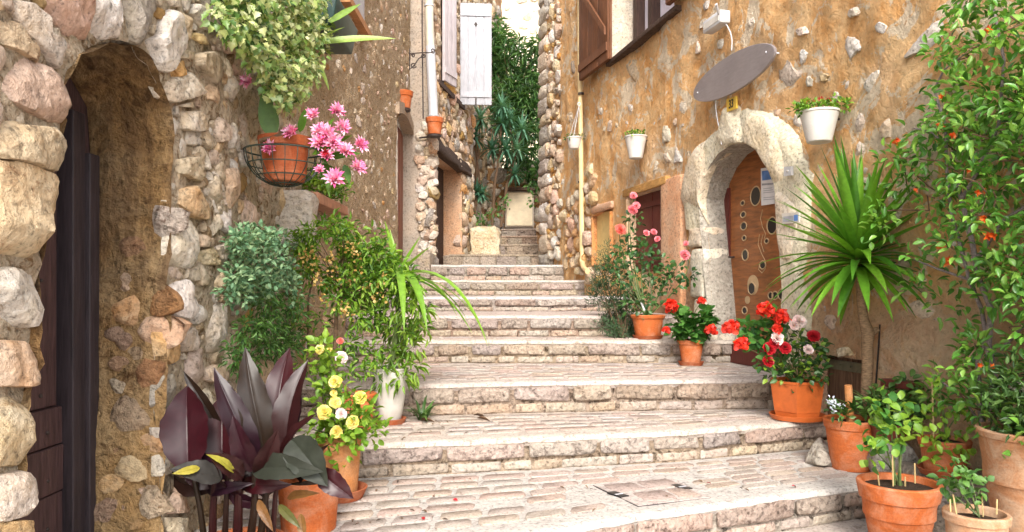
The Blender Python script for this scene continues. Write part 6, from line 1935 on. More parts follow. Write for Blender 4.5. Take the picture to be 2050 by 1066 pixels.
t = thing('hanging_pot', c, 'small round white pot hung from a hook in front of the cream drainpipe', 'hanging pot')
mb = MB(); mb.lathe([(0.03, 0), (0.06, 0.012), (0.082, 0.06), (0.09, 0.13), (0.098, 0.135), (0.098, 0.15), (0.085, 0.15), (0.08, 0.13)], c, 28); mb.build('pot', M['white_pot'], t, angle=35)
hk = RW.P(*RW.px(1161, 212, 0.09), 0.10)
for a in (0.3, 2.4, 4.5):
    mb = MB(); mb.tube([c + Vector((0.09 * math.cos(a), 0.09 * math.sin(a), 0.145)), hk], 0.004, 5); mb.build('cord', M['white_plastic'], t)
mb = MB(); mb.tube([hk + Vector((0.018 * math.cos(i), 0, 0.02 + 0.018 * math.sin(i))) for i in [0.45 * j for j in range(15)]], 0.006, 5); mb.build('hook', M['white_plastic'], t)
mb = MB(); mb.lathe([(0.078, 0.125), (0.078, 0.135), (0.03, 0.14)], c, 20); mb.build('soil', M['soil'], t)
P_, D, Nn = clusters([V3(c) + np.array([rv.uniform(-0.12, 0.10), rv.uniform(-0.08, 0.06), 0.15]) for _ in range(9)], 9, 0.03, rv, 0.2)
foliage(t, P_, D, Nn, 0.032, 0.016, OVAL, GREEN['bush'], rv, 20)

# ------------------------------------------------------------------ left side pots and plants
# dark canna in front
c = Vector((-1.02, 2.80, -1.16))
t = thing('potted_canna', c, 'dark purple leaved canna clump in the left foreground', 'potted plant')
pot(t, c, 0.17, 0.13, 0.22, 'terracotta', 0.008, 0.04)
def leaf_c(tip, base, w, Yt_, Yb, mat, side=(1, 0, 0), bulge=0.10, fold=0.22, rows=9, back=0.0):
    a, b = at(*base, Yb), at(*tip, Yt_)
    ax = (b - a); L_ = ax.length; w = w * 1.18
    fwd = Vector((0, -1, 0.1))
    sd = Vector(side) - ax.normalized() * Vector(side).dot(ax.normalized()); sd.normalize()
    nz = sd.cross(ax.normalized())
    if nz.y > 0: nz = -nz
    fold = fold + 0.22 * abs(math.sin(tip[0] * 1.7))
    vs_, fs = [], []
    rows = 34
    Q = (-1, -0.82, -0.55, -0.28, -0.05, 0, 0.05, 0.28, 0.55, 0.82, 1)
    nq = len(Q)
    ph = tip[0] * 0.7
    for i in range(rows + 1):
        u = i / rows
        hw = 0.5 * w * max(0.02, (max(u, 0.004) ** 0.62 * (1 - u) ** 0.95) / 0.427)
        sway = 0.03 * L_ * math.sin(u * 3.0 + ph)
        p = a + ax * u + nz * bulge * L_ * math.sin(math.pi * u) - nz * back * u * u * L_ + sd * sway
        for q in Q:
            aq = abs(q)
            z = fold * hw * aq ** 1.3 + 0.0011 * math.sin(46 * u - 13 * aq) * (1 if 0 < aq < 1 else 0)
            z += 0.10 * hw * math.sin(u * 15 + ph + (2 if q > 0 else 0)) * aq * aq
            if q == 0: z -= 0.0018
            vs_.append(p + sd * hw * q * (1 + (0.03 * math.sin(u * 37 + ph) if aq == 1 else 0)) + nz * z)
    for i in range(rows):
        for k in range(nq - 1):
            s_ = i * nq + k
            fs.append((s_, s_ + 1, s_ + nq + 1, s_ + nq))
    mb = MB(); mb.add(vs_, fs)
    return mb.build('leaf', mat, t, angle=180)
CL = [((497, 695), (528, 925), 0.125, 2.86, 2.82, 'canna_red', (1, 0.4, 0)), ((586, 698), (540, 905), 0.135, 3.0, 2.86, 'canna', (1, 0.1, 0)),
      ((434, 735), (505, 935), 0.105, 2.80, 2.78, 'canna', (1, 0.6, 0)), ((369, 742), (440, 868), 0.055, 2.86, 2.86, 'canna_red', (1, 0.2, 0)),
      ((378, 772), (372, 945), 0.175, 2.84, 2.70, 'canna', (1, 0.1, 0)), ((622, 722), (565, 912), 0.115, 2.86, 2.80, 'canna_red', (1, -0.3, 0)),
      ((450, 790), (440, 950), 0.15, 2.92, 2.80, 'canna', (1, 0.1, 0)), ((482, 760), (510, 930), 0.09, 2.96, 2.86, 'canna', (1, 0.1, 0)),
      ((470, 830), (505, 945), 0.085, 2.66, 2.74, 'canna', (1, 0.3, 0)), ((634, 830), (560, 915), 0.06, 2.7, 2.78, 'canna_red', (0.4, 0.2, 1)),
      ((655, 975), (585, 880), 0.135, 2.62, 2.70, 'canna_grey', (1, 0.1, 0.5)), ((648, 940), (506, 945), 0.10, 2.60, 2.72, 'canna_grey', (0, 0.5, 1)),
      ((340, 943), (445, 955), 0.085, 2.62, 2.72, 'canna_grey', (0, 0.6, 1)), ((414, 905), (485, 958), 0.075, 2.58, 2.70, 'canna_red', (0.3, 0.4, 1)),
      ((706, 1000), (640, 940), 0.085, 2.66, 2.68, 'canna', (0.5, 0.3, 1)), ((560, 860), (520, 960), 0.09, 2.64, 2.74, 'canna_red', (1, 0.2, 0)),
      ((600, 790), (550, 920), 0.09, 2.92, 2.82, 'canna', (1, 0.1, 0)), ((400, 900), (425, 960), 0.10, 2.74, 2.76, 'canna', (1, 0.1, 0.2)), ((350, 860), (385, 955), 0.09, 2.9, 2.80, 'canna', (1, 0.2, 0))]
for tip, base, w, y1, y0, m_, sd in CL: leaf_c(tip, base, w, y1, y0, M[m_], sd)
for i in range(16):
    bx_, by_ = rv.uniform(400, 550), rv.uniform(930, 1010)
    an = rv.uniform(-1.25, 1.25)
    ln = rv.uniform(60, 130)
    leaf_c((bx_ + ln * math.sin(an), by_ - ln * math.cos(an) * 0.8 + 20 * abs(an)), (bx_, by_), rv.uniform(0.05, 0.09), 2.84 + rv.uniform(-0.14, 0.12), 2.82, M[['canna', 'canna_red', 'canna'][i % 3]], (math.cos(an), rv.uniform(-0.5, 0.6), math.sin(an)), bulge=0.16)
leaf_c((345, 948), (400, 938), 0.03, 2.60, 2.66, GREEN['yellowing'], (0, 0.6, 1))
leaf_c((412, 912), (470, 945), 0.03, 2.56, 2.66, GREEN['yellowing'], (0, 0.5, 1))
for x0, y0, x1, y1, r in ((385, 940, 410, 1090, 0.011), (430, 945, 425, 1090, 0.013), (480, 940, 475, 1090, 0.016), (510, 930, 500, 1090, 0.013), (545, 905, 520, 1090, 0.012), (455, 950, 450, 1090, 0.010), (530, 930, 540, 1080, 0.009), (560, 915, 545, 1085, 0.009)):
    a, b = at(x0, y0, 2.76), at(x1, y1, 2.82)
    mb = MB(); mb.tube([b, (a + b) / 2 + Vector((rv.uniform(-0.01, 0.01), 0, 0)), a], [r * 1.2, r, r * 0.8], 8); mb.build('stem', M['canna_red'], t)
for x0, y0, x1, y1 in ((560, 1010, 600, 1060), (575, 1000, 640, 985), (520, 1000, 545, 1066), (600, 1030, 612, 1090)):
    leaf_c((x1, y1), (x0, y0), 0.035, 2.70, 2.75, GREEN['bronze'], (0.3, 0.5, 1))

# tall plain pot beside it
c = Vector((-0.835, 3.08, -1.16))
t = thing('terracotta_pot', c, 'tall plain terracotta pot half hidden behind the purple canna', 'pot')
pot(t, c, 0.125, 0.095, 0.385, 'terracotta', 0.0, 0.0)
for j in range(7):
    a = rv.uniform(0, 6.28)
    blade_obj('leaf', t, M['canna_red'], c + Vector((-0.04, 0.02, 0.36)), (math.cos(a), math.sin(a), 1.5), rv.uniform(0.14, 0.22), 0.05, 0.9, rows=6, shape='canna')

# yellow rose
c = Vector((-0.815, 3.52, -0.98))
t = thing('yellow_rose', c, 'yellow flowered rose in an orange pot on a deep clay saucer behind the canna', 'potted plant')
pot(t, c, 0.108, 0.085, 0.30, 'orange_clay', 0.0, 0.0)
mb = MB(); mb.lathe([(0.085, 0.001), (0.112, 0.003), (0.132, 0.045), (0.135, 0.052), (0.126, 0.053), (0.105, 0.014), (0.06, 0.012)], c, 40); mb.build('saucer', M['saucer_clay'], t, angle=35)
top = c + Vector((0, 0, 0.29))
cs = [V3(at(x, y, 3.46 + rv.uniform(-0.12, 0.12))) for x, y in ((640, 720), (650, 750), (660, 780), (645, 800), (680, 790), (700, 800), (660, 830), (690, 830), (720, 830), (740, 850), (650, 850), (680, 860), (710, 870), (640, 870), (670, 880), (700, 885), (735, 815), (665, 745), (640, 690), (625, 860), (750, 865), (690, 900), (645, 770), (655, 705), (725, 860), (672, 905))]
stems(t, top, cs, 0.005, M['stem_green'], rv)
P_, D, Nn = clusters(cs, 22, 0.07, rv, 0.3)
foliage(t, P_, D, Nn, rv.uniform(0.028, 0.05, len(P_)), rv.uniform(0.02, 0.034, len(P_)), OVAL, GREEN['lime'], rv, 110)
for x, y, r in ((671, 765, 0.036), (649, 826, 0.040), (721, 797, 0.036), (706, 846, 0.038), (674, 866, 0.036), (683, 829, 0.032), (672, 806, 0.032), (640, 700, 0.026), (668, 788, 0.02), (660, 700, 0.016)):
    rose_flower(t, V3(at(x, y, 3.36)), r * 0.8, FL['yellow'] if (x, y) != (683, 829) else FL['pale'], rv, (rv.uniform(-0.4, 0.7), -1, 0.4))
# trailing grass beside the saucer pot
c2 = Vector((-0.62, 3.72, -0.80))

# white planter and strap leaved plant
c = Vector((-0.728, 4.46, -0.80))
t = thing('white_planter', c, 'tall off white planter with long pale green strap leaves spilling over the steps', 'potted plant')
prf = [(0.06, 0.012), (0.066, 0.02), (0.082, 0.10), (0.096, 0.20), (0.102, 0.29), (0.102, 0.32), (0.106, 0.325), (0.106, 0.335), (0.094, 0.335), (0.09, 0.30)]
mb = MB(); mb.lathe(prf, c, 36); mb.build('pot', M['grey_white_pot'], t, angle=35)
mb = MB(); mb.lathe([(0.07, 0.0), (0.084, 0.002), (0.096, 0.030), (0.099, 0.036), (0.092, 0.037), (0.07, 0.010)], c, 36); mb.build('saucer', M['saucer_clay'], t, angle=35)
mb = MB(); mb.lathe([(0.092, 0.30), (0.092, 0.312), (0.04, 0.318)], c, 30); mb.build('soil', M['soil'], t)
hub = at(795, 548, 4.42)
mb = MB(); mb.tube([c + Vector((0, 0, 0.31)), c.lerp(hub, 0.65) + Vector((0.02, 0, 0)), hub], [0.016, 0.014, 0.012], 8); mb.build('stalk', M['stem_green'], t)
for tx, ty, w, dr, dy in ((770, 435, 0.05, 0.0, 0.05), (781, 455, 0.035, 0.1, 0.1), (862, 488, 0.045, 0.15, -0.1), (842, 466, 0.045, 0.0, 0.1), (900, 665, 0.042, 1.2, -0.15), (905, 600, 0.03, 1.5, 0.0), (868, 640, 0.045, 1.6, -0.1), (850, 740, 0.045, 2.0, -0.12), (820, 690, 0.05, 1.9, -0.2), (890, 650, 0.035, 1.4, 0.1), (740, 520, 0.04, 0.6, -0.1), (800, 700, 0.045, 2.0, -0.2), (865, 720, 0.03, 1.8, 0.0), (880, 560, 0.03, 0.9, 0.15)):
    tip = at(tx, ty, 4.42 + dy)
    # aim above the tip so that the droop brings the blade down to it
    d0 = (tip - hub); L_ = d0.length
    d = d0.normalized() + Vector((0, 0, 0.52 * dr))
    blade_obj('leaf', t, GREEN['corn'], hub + Vector((0, 0, -0.02)), d, L_ * (1 + 0.22 * dr), w, dr * 1.05, rows=9, fold=0.3)
sh = [V3(at(x, y, 4.38 + rv.uniform(-0.1, 0.12))) for x, y in ((800, 560), (815, 580), (830, 600), (800, 620), (820, 650), (790, 660), (810, 700), (830, 690), (790, 720), (775, 690), (845, 660), (770, 760), (800, 760), (825, 740), (780, 590), (840, 620))]
P_, D, Nn = clusters(sh, 26, 0.07, rv, -0.5)
foliage(t, P_, D, Nn, rv.uniform(0.05, 0.09, len(P_)), rv.uniform(0.012, 0.02, len(P_)), LANCE, GREEN['lime'], rv, 90)
stems(t, c + Vector((0, 0, 0.3)), sh, 0.004, M['stem_green'], rv)

# dark foliage at the foot of the planter
c = Vector((-0.55, 4.56, -0.80))
t = thing('foot_fern', c, 'dark ferny clump growing at the step corner beside the white planter', 'plant')
for j in range(26):
    a = rv.uniform(0, 6.28)
    blade_obj('leaf', t, GREEN['bush'], c + Vector((rv.uniform(-0.02, 0.03), 0, 0.005)), (math.cos(a), math.sin(a) - 0.3, rv.uniform(0.8, 2.5)), rv.uniform(0.10, 0.2), 0.022, 1.4, rows=5)

# bright shrub on a stem in the orange pot
c = Vector((-0.88, 4.28, -0.80))
t = thing('potted_nandina', c, 'tall bright green shrub with buff berries on a bare stem in a small orange pot', 'potted plant')
pot(t, c, 0.10, 0.075, 0.21, 'terracotta', 0.008, 0.035)
trunk = [c + Vector((0, 0, 0.18)), at(672, 760, 4.30), at(671, 690, 4.3), at(674, 620, 4.32), at(690, 560, 4.35)]
mb = MB(); mb.tube(trunk, [0.014, 0.013, 0.012, 0.011, 0.008], 8); mb.build('stem', M['stem_brown'], t)
mb = MB(); mb.tube([c + Vector((-0.03, 0.03, 0.18)), at(617, 700, 4.36), at(617, 600, 4.4), at(630, 540, 4.4)], [0.009, 0.008, 0.007, 0.005], 7); mb.build('stem', M['stem_brown'], t)
cs = []
NPOLY = [(600, 470), (640, 440), (700, 450), (745, 445), (770, 500), (820, 545), (845, 600), (835, 660), (800, 700), (770, 660), (735, 640), (700, 640), (660, 590), (620, 570), (590, 560), (580, 530)]
while len(cs) < 130:
    x, y = rv.uniform(575, 850), rv.uniform(430, 705)
    if not in_poly((x, y), NPOLY)[0]: continue
    if noise.noise(Vector((x / 40, y / 40, 1.7))) < -0.22: continue
    cs.append(V3(at(x, y, 4.36 + rv.uniform(-0.22, 0.18))))
for x, y in ((620, 690), (615, 730), (640, 640), (630, 670), (690, 690), (700, 740), (720, 720), (735, 745), (745, 700), (760, 735), (700, 700), (715, 690), (750, 720), (600, 640)): cs.append(V3(at(x, y, 4.3)))
cs = np.array(cs)
stems(t, trunk[-1] - Vector((0, 0, 0.1)), cs[rv.integers(0, 130, 36)], 0.004, M['stem_brown'], rv, name='branches')
P_, D, Nn = clusters(cs, 22, 0.065, rv, -0.1)
foliage(t, P_, D, Nn, rv.uniform(0.03, 0.058, len(P_)), rv.uniform(0.011, 0.02, len(P_)), LANCE, GREEN['nandina'], rv, 230)
bc = [V3(at(x, y, 4.18)) for x, y in ((620, 505), (608, 520), (630, 530), (660, 520), (692, 490), (710, 500), (668, 545), (740, 575), (755, 590), (690, 620), (695, 630), (650, 600), (640, 560), (720, 540), (765, 560), (700, 560))]
for p in bc:
    k = 16
    q = p + rv.normal(size=(k, 3)) * 0.022
    V, Fc, rn = leaf_mesh(q, rv.normal(size=(k, 3)), rv.normal(size=(k, 3)), 0.018, 0.014, ROUND, rv)
    np_mesh('berry_spray', V, Fc, rn, FL['buff'], t)['kind'] = 'stuff'
rose_flower(t, V3(at(683, 716, 4.16)), 0.034, FL['pale'], rv, (0.2, -1, 0.3))
rose_flower(t, V3(at(681, 683, 4.16)), 0.018, FL['coral'], rv, (0.2, -1, 0.3))

# grey green bush growing out of the rubble wall
c = Vector((-1.28, 3.55, 0.0))
t = thing('wall_bush', c, 'grey green small leaved bush growing out of the rubble wall beside the iron ring', 'wall plant')
cs = []
HP = [(475, 470), (520, 455), (570, 480), (585, 530), (590, 590), (560, 600), (520, 590), (480, 610), (455, 600), (470, 540)]
while len(cs) < 85:
    x, y = rv.uniform(450, 600), rv.uniform(450, 615)
    if in_poly((x, y), HP)[0]:
        d = rv.uniform(0.04, 0.22); s_, z_ = LW.px(x, y, d); cs.append(V3(LW.P(s_, z_, d)))
P_, D, Nn = clusters(cs, 28, 0.055, rv, 0.3)
foliage(t, P_, D, Nn, rv.uniform(0.018, 0.032, len(P_)), rv.uniform(0.013, 0.02, len(P_)), OVAL, GREEN['herb'], rv, 120)
stems(t, c, cs[:16], 0.004, M['stem_brown'], rv)
t2 = thing('wall_fern', Vector((-1.28, 3.5, -0.4)), 'fresh green trailing plant on the rubble wall below the grey green bush', 'wall plant')
cs = []
HP = [(520, 590), (600, 590), (610, 660), (590, 720), (540, 700), (490, 750), (460, 730), (465, 690), (500, 650)]
while len(cs) < 60:
    x, y = rv.uniform(450, 615), rv.uniform(585, 755)
    if in_poly((x, y), HP)[0]:
        d = rv.uniform(0.03, 0.18); s_, z_ = LW.px(x, y, d); cs.append(V3(LW.P(s_, z_, d)))
P_, D, Nn = clusters(cs, 24, 0.06, rv, -0.2)
foliage(t2, P_, D, Nn, rv.uniform(0.022, 0.045, len(P_)), rv.uniform(0.008, 0.014, len(P_)), LANCE, GREEN['fern'], rv, 70)

# variegated ivy above
c = Vector((-1.28, 3.9, 1.6))
t = thing('variegated_ivy', c, 'variegated cream and green ivy hanging over the top of the rubble wall', 'ivy')
IP = [(445, -40), (650, -40), (648, 40), (630, 120), (622, 160), (600, 190), (580, 215), (545, 200), (528, 150), (500, 95), (470, 75), (450, 40)]
cs = []
while len(cs) < 150:
    x, y = rv.uniform(445, 655), rv.uniform(-40, 215)
    if in_poly((x, y), IP)[0] and noise.noise(Vector((x / 35, y / 35, 8))) > -0.28:
        d = rv.uniform(0.05, 0.25); s_, z_ = LW.px(x, y, d); cs.append(V3(LW.P(s_, z_, d)))
P_, D, Nn = clusters(cs, 26, 0.07, rv, -0.7)
Nn = Nn + np.array([0.6, -0.6, 0])
foliage(t, P_, D, Nn, rv.uniform(0.018, 0.040, len(P_)), rv.uniform(0.018, 0.036, len(P_)), LOBED, GREEN['ivy'], rv, 200)
cs = []
while len(cs) < 40:
    x, y = rv.uniform(445, 530), rv.uniform(-30, 100)
    if in_poly((x, y), IP)[0]:
        d = rv.uniform(0.04, 0.2); s_, z_ = LW.px(x, y, d); cs.append(V3(LW.P(s_, z_, d)))
P_, D, Nn = clusters(cs, 26, 0.06, rv, -0.5)
foliage(t, P_, D, Nn, rv.uniform(0.02, 0.04, len(P_)), 0.01, LANCE, GREEN['fern'], rv, 50)

# dark green trough with agave
t = thing('green_trough', Vector((-1.25, 5.2, 1.72)), 'dark green window trough with spiky agave blades under the white window', 'trough')
mb = MB(); 
hx = [(-1.40, 5.0, 1.76), (-1.20, 5.0, 1.76), (-1.20, 5.62, 1.76), (-1.40, 5.62, 1.76), (-1.42, 4.97, 1.96), (-1.16, 4.97, 1.96), (-1.16, 5.66, 1.96), (-1.42, 5.66, 1.96)]
mb.add(*rough_block([Vector(v) for v in hx], bev=0.012, amp=0.0, k=2)); mb.build('trough', M['green_box'], t, angle=40)
hub = at(640, 82, 4.9)
for tx, ty, w, dr, dy, bx in ((790, 78, 0.075, 0.10, 0.0, (640, 88)), (722, 8, 0.045, 0.0, 0.1, (660, 45)), (632, 170, 0.06, 0.6, -0.1, (612, 90)), (656, 178, 0.04, 0.5, 0.0, (630, 120)), (690, 55, 0.05, 0.1, -0.15, (640, 80)), (598, 185, 0.05, 0.5, -0.05, (612, 120))):
    a, b = at(*bx, 4.85), at(tx, ty, 4.9 + dy)
    d = (b - a)
    blade_obj('leaf', t, GREEN['agave'], a, d.normalized() + Vector((0, 0, 0.45 * dr)), d.length * (1 + 0.15 * dr), w, dr, rows=9, fold=0.4, up=(0.5, -0.6, 0.6))
P_, D, Nn = clusters([V3(at(x, y, 4.95)) for x, y in ((648, 60), (655, 85), (668, 70), (640, 40), (650, 105), (660, 50))], 14, 0.05, rv, 0.1)
foliage(t, P_, D, Nn, 0.04, 0.036, LOBED, GREEN['ivy'], rv, 30)

# wire basket with the orchid cactus
Yb = 3.62
c = at(571, 372, Yb)
t = thing('wire_basket_planter', c, 'orange pot of pink orchid cactus held in a dark wire basket on the wall', 'hanging planter')
pc = at(571, 366, Yb)
pr = [(0.085, 0.0), (0.092, 0.006), (0.098, 0.035), (0.102, 0.037), (0.102, 0.046), (0.100, 0.05), (0.112, 0.165), (0.124, 0.17), (0.128, 0.215), (0.112, 0.215), (0.106, 0.17)]
mb = MB(); mb.lathe(pr, pc, 40); mb.build('pot', M['saucer_clay'], t, angle=32)
mb = MB(); mb.lathe([(0.108, 0.17), (0.108, 0.19), (0.04, 0.2)], pc, 30); mb.build('soil', M['soil'], t)
M['wire'] = paint_mat('dark green wire', (0.030, 0.045, 0.035), 0.5, 0.2)
Rb = 0.185; zc_ = pc.z + 0.15
ctr = Vector((pc.x - 0.005, pc.y, zc_))
for j in range(4):
    el = -j * 0.40
    rr_ = Rb * math.cos(el); z = zc_ + Rb * 0.92 * math.sin(el)
    mb = MB(); mb.tube([Vector((ctr.x + rr_ * math.cos(w), ctr.y + rr_ * math.sin(w), z)) for w in [2 * math.pi * i / 40 for i in range(41)]], 0.0032 if j else 0.0045, 5); mb.build('wire', M['wire'], t)
for k in range(20):
    w = 2 * math.pi * k / 20
    mb = MB(); mb.tube([ctr + Vector((Rb * math.cos(e) * math.cos(w), Rb * math.cos(e) * math.sin(w), Rb * 0.92 * math.sin(e))) for e in [-(math.pi / 2 - 0.12) * i / 8 for i in range(9)]], 0.0024, 4); mb.build('wire', M['wire'], t)
for x0, y0, x1, y1, w, yo in ((545, 275, 528, 185, 0.075, 0.0), (600, 265, 612, 215, 0.03, -0.05), (620, 300, 665, 235, 0.035, -0.05), (625, 310, 700, 265, 0.035, -0.1), (630, 330, 690, 345, 0.03, -0.1), (650, 320, 660, 390, 0.03, -0.12), (560, 290, 575, 250, 0.03, -0.06), (640, 320, 720, 300, 0.03, -0.05), (690, 330, 700, 365, 0.03, -0.1)):
    a, b = at(x0, y0, Yb), at(x1, y1, Yb + yo)
    d = b - a
    blade_obj('stem', t, GREEN['cactus'], a, d, d.length * 1.03, w * 1.25, 0.2, rows=8, fold=0.15, up=(0.3, -1, 0.2), shape='canna')
mb = MB(); mb.tube([at(521, 283, Yb - 0.1), at(560, 270, Yb - 0.12), at(596, 256, Yb - 0.1)], 0.012, 7); mb.build('twig', M['stem_brown'], t)
for x, y, r, fx in ((496, 162, 0.050, -0.6), (626, 230, 0.045, -0.2), (676, 222, 0.048, 0.4), (640, 262, 0.05, 0.0), (582, 265, 0.052, -0.4), (541, 296, 0.046, -0.3), (655, 270, 0.058, 0.0), (685, 255, 0.048, 0.5), (640, 285, 0.058, -0.1), (668, 285, 0.055, 0.3), (692, 302, 0.05, 0.3), (721, 290, 0.048, 0.8), (716, 335, 0.050, 0.8), (670, 358, 0.058, 0.1), (640, 340, 0.03, 0.0), (655, 312, 0.045, 0.2)):
    star_flower(t, V3(at(x, y, Yb - 0.14)), r, FL['orchid'], rv, (fx, -0.8, 0.35 + rv.uniform(-0.3, 0.3)), n=32, wd=0.36, open_=(0.05, 1.15))
star_flower(t, V3(at(652, 305, Yb - 0.16)), 0.03, FL['crimson'], rv, (0.1, -1, -0.4), n=12)

# brick shelf with small green plants
t = thing('brick_planter', Vector((-1.36, 5.4, 0.6)), 'low brick shelf planter with bright green plants below the wire basket', 'planter')
M['brick'] = paint_mat('pinkish brick', (0.42, 0.21, 0.13), 0.85, 0.15)
block('trough', t, [Vector(v) for v in ((-1.44, 4.94, 0.575), (-1.28, 4.94, 0.575), (-1.28, 5.86, 0.575), (-1.44, 5.86, 0.575), (-1.44, 4.94, 0.645), (-1.28, 4.94, 0.645), (-1.28, 5.86, 0.645), (-1.44, 5.86, 0.645))], M['brick'], bev=0.008, amp=0.004, k=3)
P_, D, Nn = clusters([np.array([rv.uniform(-1.40, -1.24), rv.uniform(4.98, 5.7), 0.68 + 0.12 * rv.random()]) for _ in range(40)], 14, 0.05, rv, 0.4)
foliage(t, P_, D, Nn, rv.uniform(0.025, 0.045, len(P_)), 0.022, OVAL, GREEN['nandina'], rv, 50)

# terracotta wall pots by the narrow door and the drain pipe
for (x, y0, y1, w, Yp, lab) in ((808, 184, 218, 36, 9.7, 'terracotta pot on the grey lintel of the narrow red brown door'), (870, 237, 270, 34, 10.2, 'terracotta pot fixed under the foot of the grey drainpipe')):
    c = at(x, y1, Yp)
    h = at(x, y0, Yp).z - c.z
    r = (w / 2) / F * Yp
    t = thing('wall_pot', c, lab, 'wall pot', 'terracotta pots fixed on the left houses')
    pot(t, c, r, r * 0.72, h, 'terracotta', 0.010, h * 0.3, n=28)
    mb = MB(); mb.lathe([(r * 0.7, -0.035), (r * 0.78, -0.03), (r * 0.8, -0.005), (r * 0.7, -0.001)], c, 24); mb.build('holder', M['iron'], t)
    mb = MB(); mb.tube([Vector((c.x, c.y, c.z - 0.02)), Vector((c.x - 0.22, c.y + 0.12, c.z - 0.02))], 0.012, 6); mb.build('arm', M['iron'], t)

# ------------------------------------------------------------------ trees at the end of the alley
def tree(name, label, base, trunk_px, Y, parts_, mat_trunk='stem_brown', r=0.03, cat='tree'):
    t = thing(name, base, label, cat)
    k = len(trunk_px)
    mb = MB(); mb.tube([at(x, y, Y) for x, y in trunk_px], [r * (1 - 0.5 * i / (k - 1)) for i in range(k)], 8); mb.build('trunk', M[mat_trunk], t)
    return t
TR = [
 ('tall blue green rosette tree leaning left over the pale boulder', [(950, 460), (952, 380), (955, 320), (950, 285)], 13.6, [(950, 275, 36), (962, 240, 30), (955, 385, 26), (965, 390, 22)]),
 ('middle rosette tree in front of the meter box, forked high', [(985, 455), (990, 370), (1000, 310), (1003, 265)], 13.9, [(1003, 248, 40), (1012, 300, 34), (985, 300, 28), (1005, 215, 30)]),
 ('slanting rosette tree leaning right behind the meter box', [(1003, 455), (1015, 370), (1030, 320), (1040, 280)], 14.2, [(1035, 300, 32), (1045, 260, 32), (1030, 350, 26), (1020, 240, 30)]),
]
for lab, tp, Y, heads in TR:
    t = tree('rosette_tree', lab, at(tp[0][0], tp[0][1], Y), tp, Y, None)
    for hx, hy, rp_ in heads:
        h0 = at(hx, hy, Y)
        mb = MB(); q = at(tp[2][0], tp[2][1], Y); mb.tube([q, q.lerp(h0, 0.5) + Vector((0, 0, -0.04)), h0], [0.018, 0.014, 0.010], 6); mb.build('branch', M['stem_brown'], t)
        mb = MB()
        for i in range(34):
            el = R(80 - 130 * (i / 33)); a = i * 2.4
            blade(mb, h0, (math.cos(a) * math.cos(el), math.sin(a) * math.cos(el), math.sin(el)), rp_ / F * Y * rv.uniform(0.95, 1.3), 0.045, 0.8, rows=5)
        mb.build('leaf_rosette', GREEN['dracaena'], t, angle=180)
for lab, PO, Y, n, base, tp in (('tall narrow leaved oleander filling the alley beside the far corner', [(1000, 70), (1065, 95), (1085, 80), (1085, 400), (1060, 380), (1030, 350), (1000, 280)], 15.0, 190, (1050, 450), [(1050, 455), (1045, 330), (1040, 200), (1045, 120)]),
                              ('oleander rising behind the open white shutter', [(955, -10), (1000, 40), (1015, 100), (1012, 260), (990, 240), (955, 220)], 15.6, 90, (990, 440), [(990, 440), (988, 300), (985, 150), (985, 60)])):
    t = tree('oleander', lab, at(base[0], base[1], Y), tp, Y, None, r=0.035)
    cs = []
    while len(cs) < n:
        x, y = rv.uniform(950, 1085), rv.uniform(-10, 400)
        if in_poly((x, y), PO)[0] and noise.noise(Vector((x / 22, y / 30, 2))) > -0.25: cs.append(V3(at(x, y, Y + rv.uniform(-0.4, 0.4))))
    cs = np.array(cs)
    stems(t, at(tp[2][0], tp[2][1], Y), cs[:24], 0.01, M['stem_brown'], rv, name='branches')
    P_, D, Nn = clusters(cs, 22, 0.14, rv, 0.1)
    foliage(t, P_, D, Nn, rv.uniform(0.12, 0.20, len(P_)), rv.uniform(0.018, 0.03, len(P_)), LANCE, GREEN['oleander'], rv, 60)
t = thing('alley_bush', at(960, 440, 13.4), 'small bright green weed growing beside the pale boulder', 'plant')
P_, D, Nn = clusters([V3(at(x, y, 13.2)) for x, y in ((950, 445), (962, 440), (945, 435), (970, 448), (938, 490), (936, 500), (1000, 420), (985, 430), (1010, 400), (1060, 370), (1066, 400))], 18, 0.10, rv, 0.2)
foliage(t, P_, D, Nn, 0.07, 0.04, OVAL, GREEN['fern'], rv, 20)

# ------------------------------------------------------------------ small things on the steps
tr_ = MB()
ZC = NOSE[0][2]
Cv = [Vector((p[0], p[1], 0)) for p in COVER]
cen = sum(Cv, Vector()) / 4
def ins(k): return [(cen.x + (p.x - cen.x) * k, cen.y + (p.y - cen.y) * k) for p in Cv]
t = thing('inspection_cover', Vector((cen.x, cen.y, ZC)), 'flush paved inspection cover with two dark finger slots in the lowest tread', 'cover')
def prism(pts, z0, z1, name, mat, parent):
    mb = MB(); k = len(pts)
    mb.add([(x, y, z0) for x, y in pts] + [(x, y, z1) for x, y in pts], [tuple(range(k))[::-1], tuple(range(k, 2 * k))] + [(i, (i + 1) % k, k + (i + 1) % k, k + i) for i in range(k)])
    return mb.build(name, mat, parent, smooth=False)
prism(ins(1.0), ZC - 0.02, ZC + 0.0025, 'frame', M['door_frame'], t)
prism(ins(0.985), ZC - 0.018, ZC + 0.0055, 'lid', M['tread'], t)
A, B_, C_, D_ = [Vector((p[0], p[1], 0)) for p in ins(0.95)]
for (u0, u1, v0, v1) in ((0.05, 0.46, 0.06, 0.46), (0.5, 0.95, 0.06, 0.46), (0.18, 0.62, 0.53, 0.94), (0.66, 0.95, 0.53, 0.94)):
    q = []
    for u, v in ((u0, v0), (u1, v0), (u1, v1), (u0, v1)):
        p = (A.lerp(B_, v)).lerp(D_.lerp(C_, v), u); q.append((p.x, p.y))
    slab(q, ZC + 0.002, ZC + 0.0085, 'paver', t, M['paver'], 0.004)
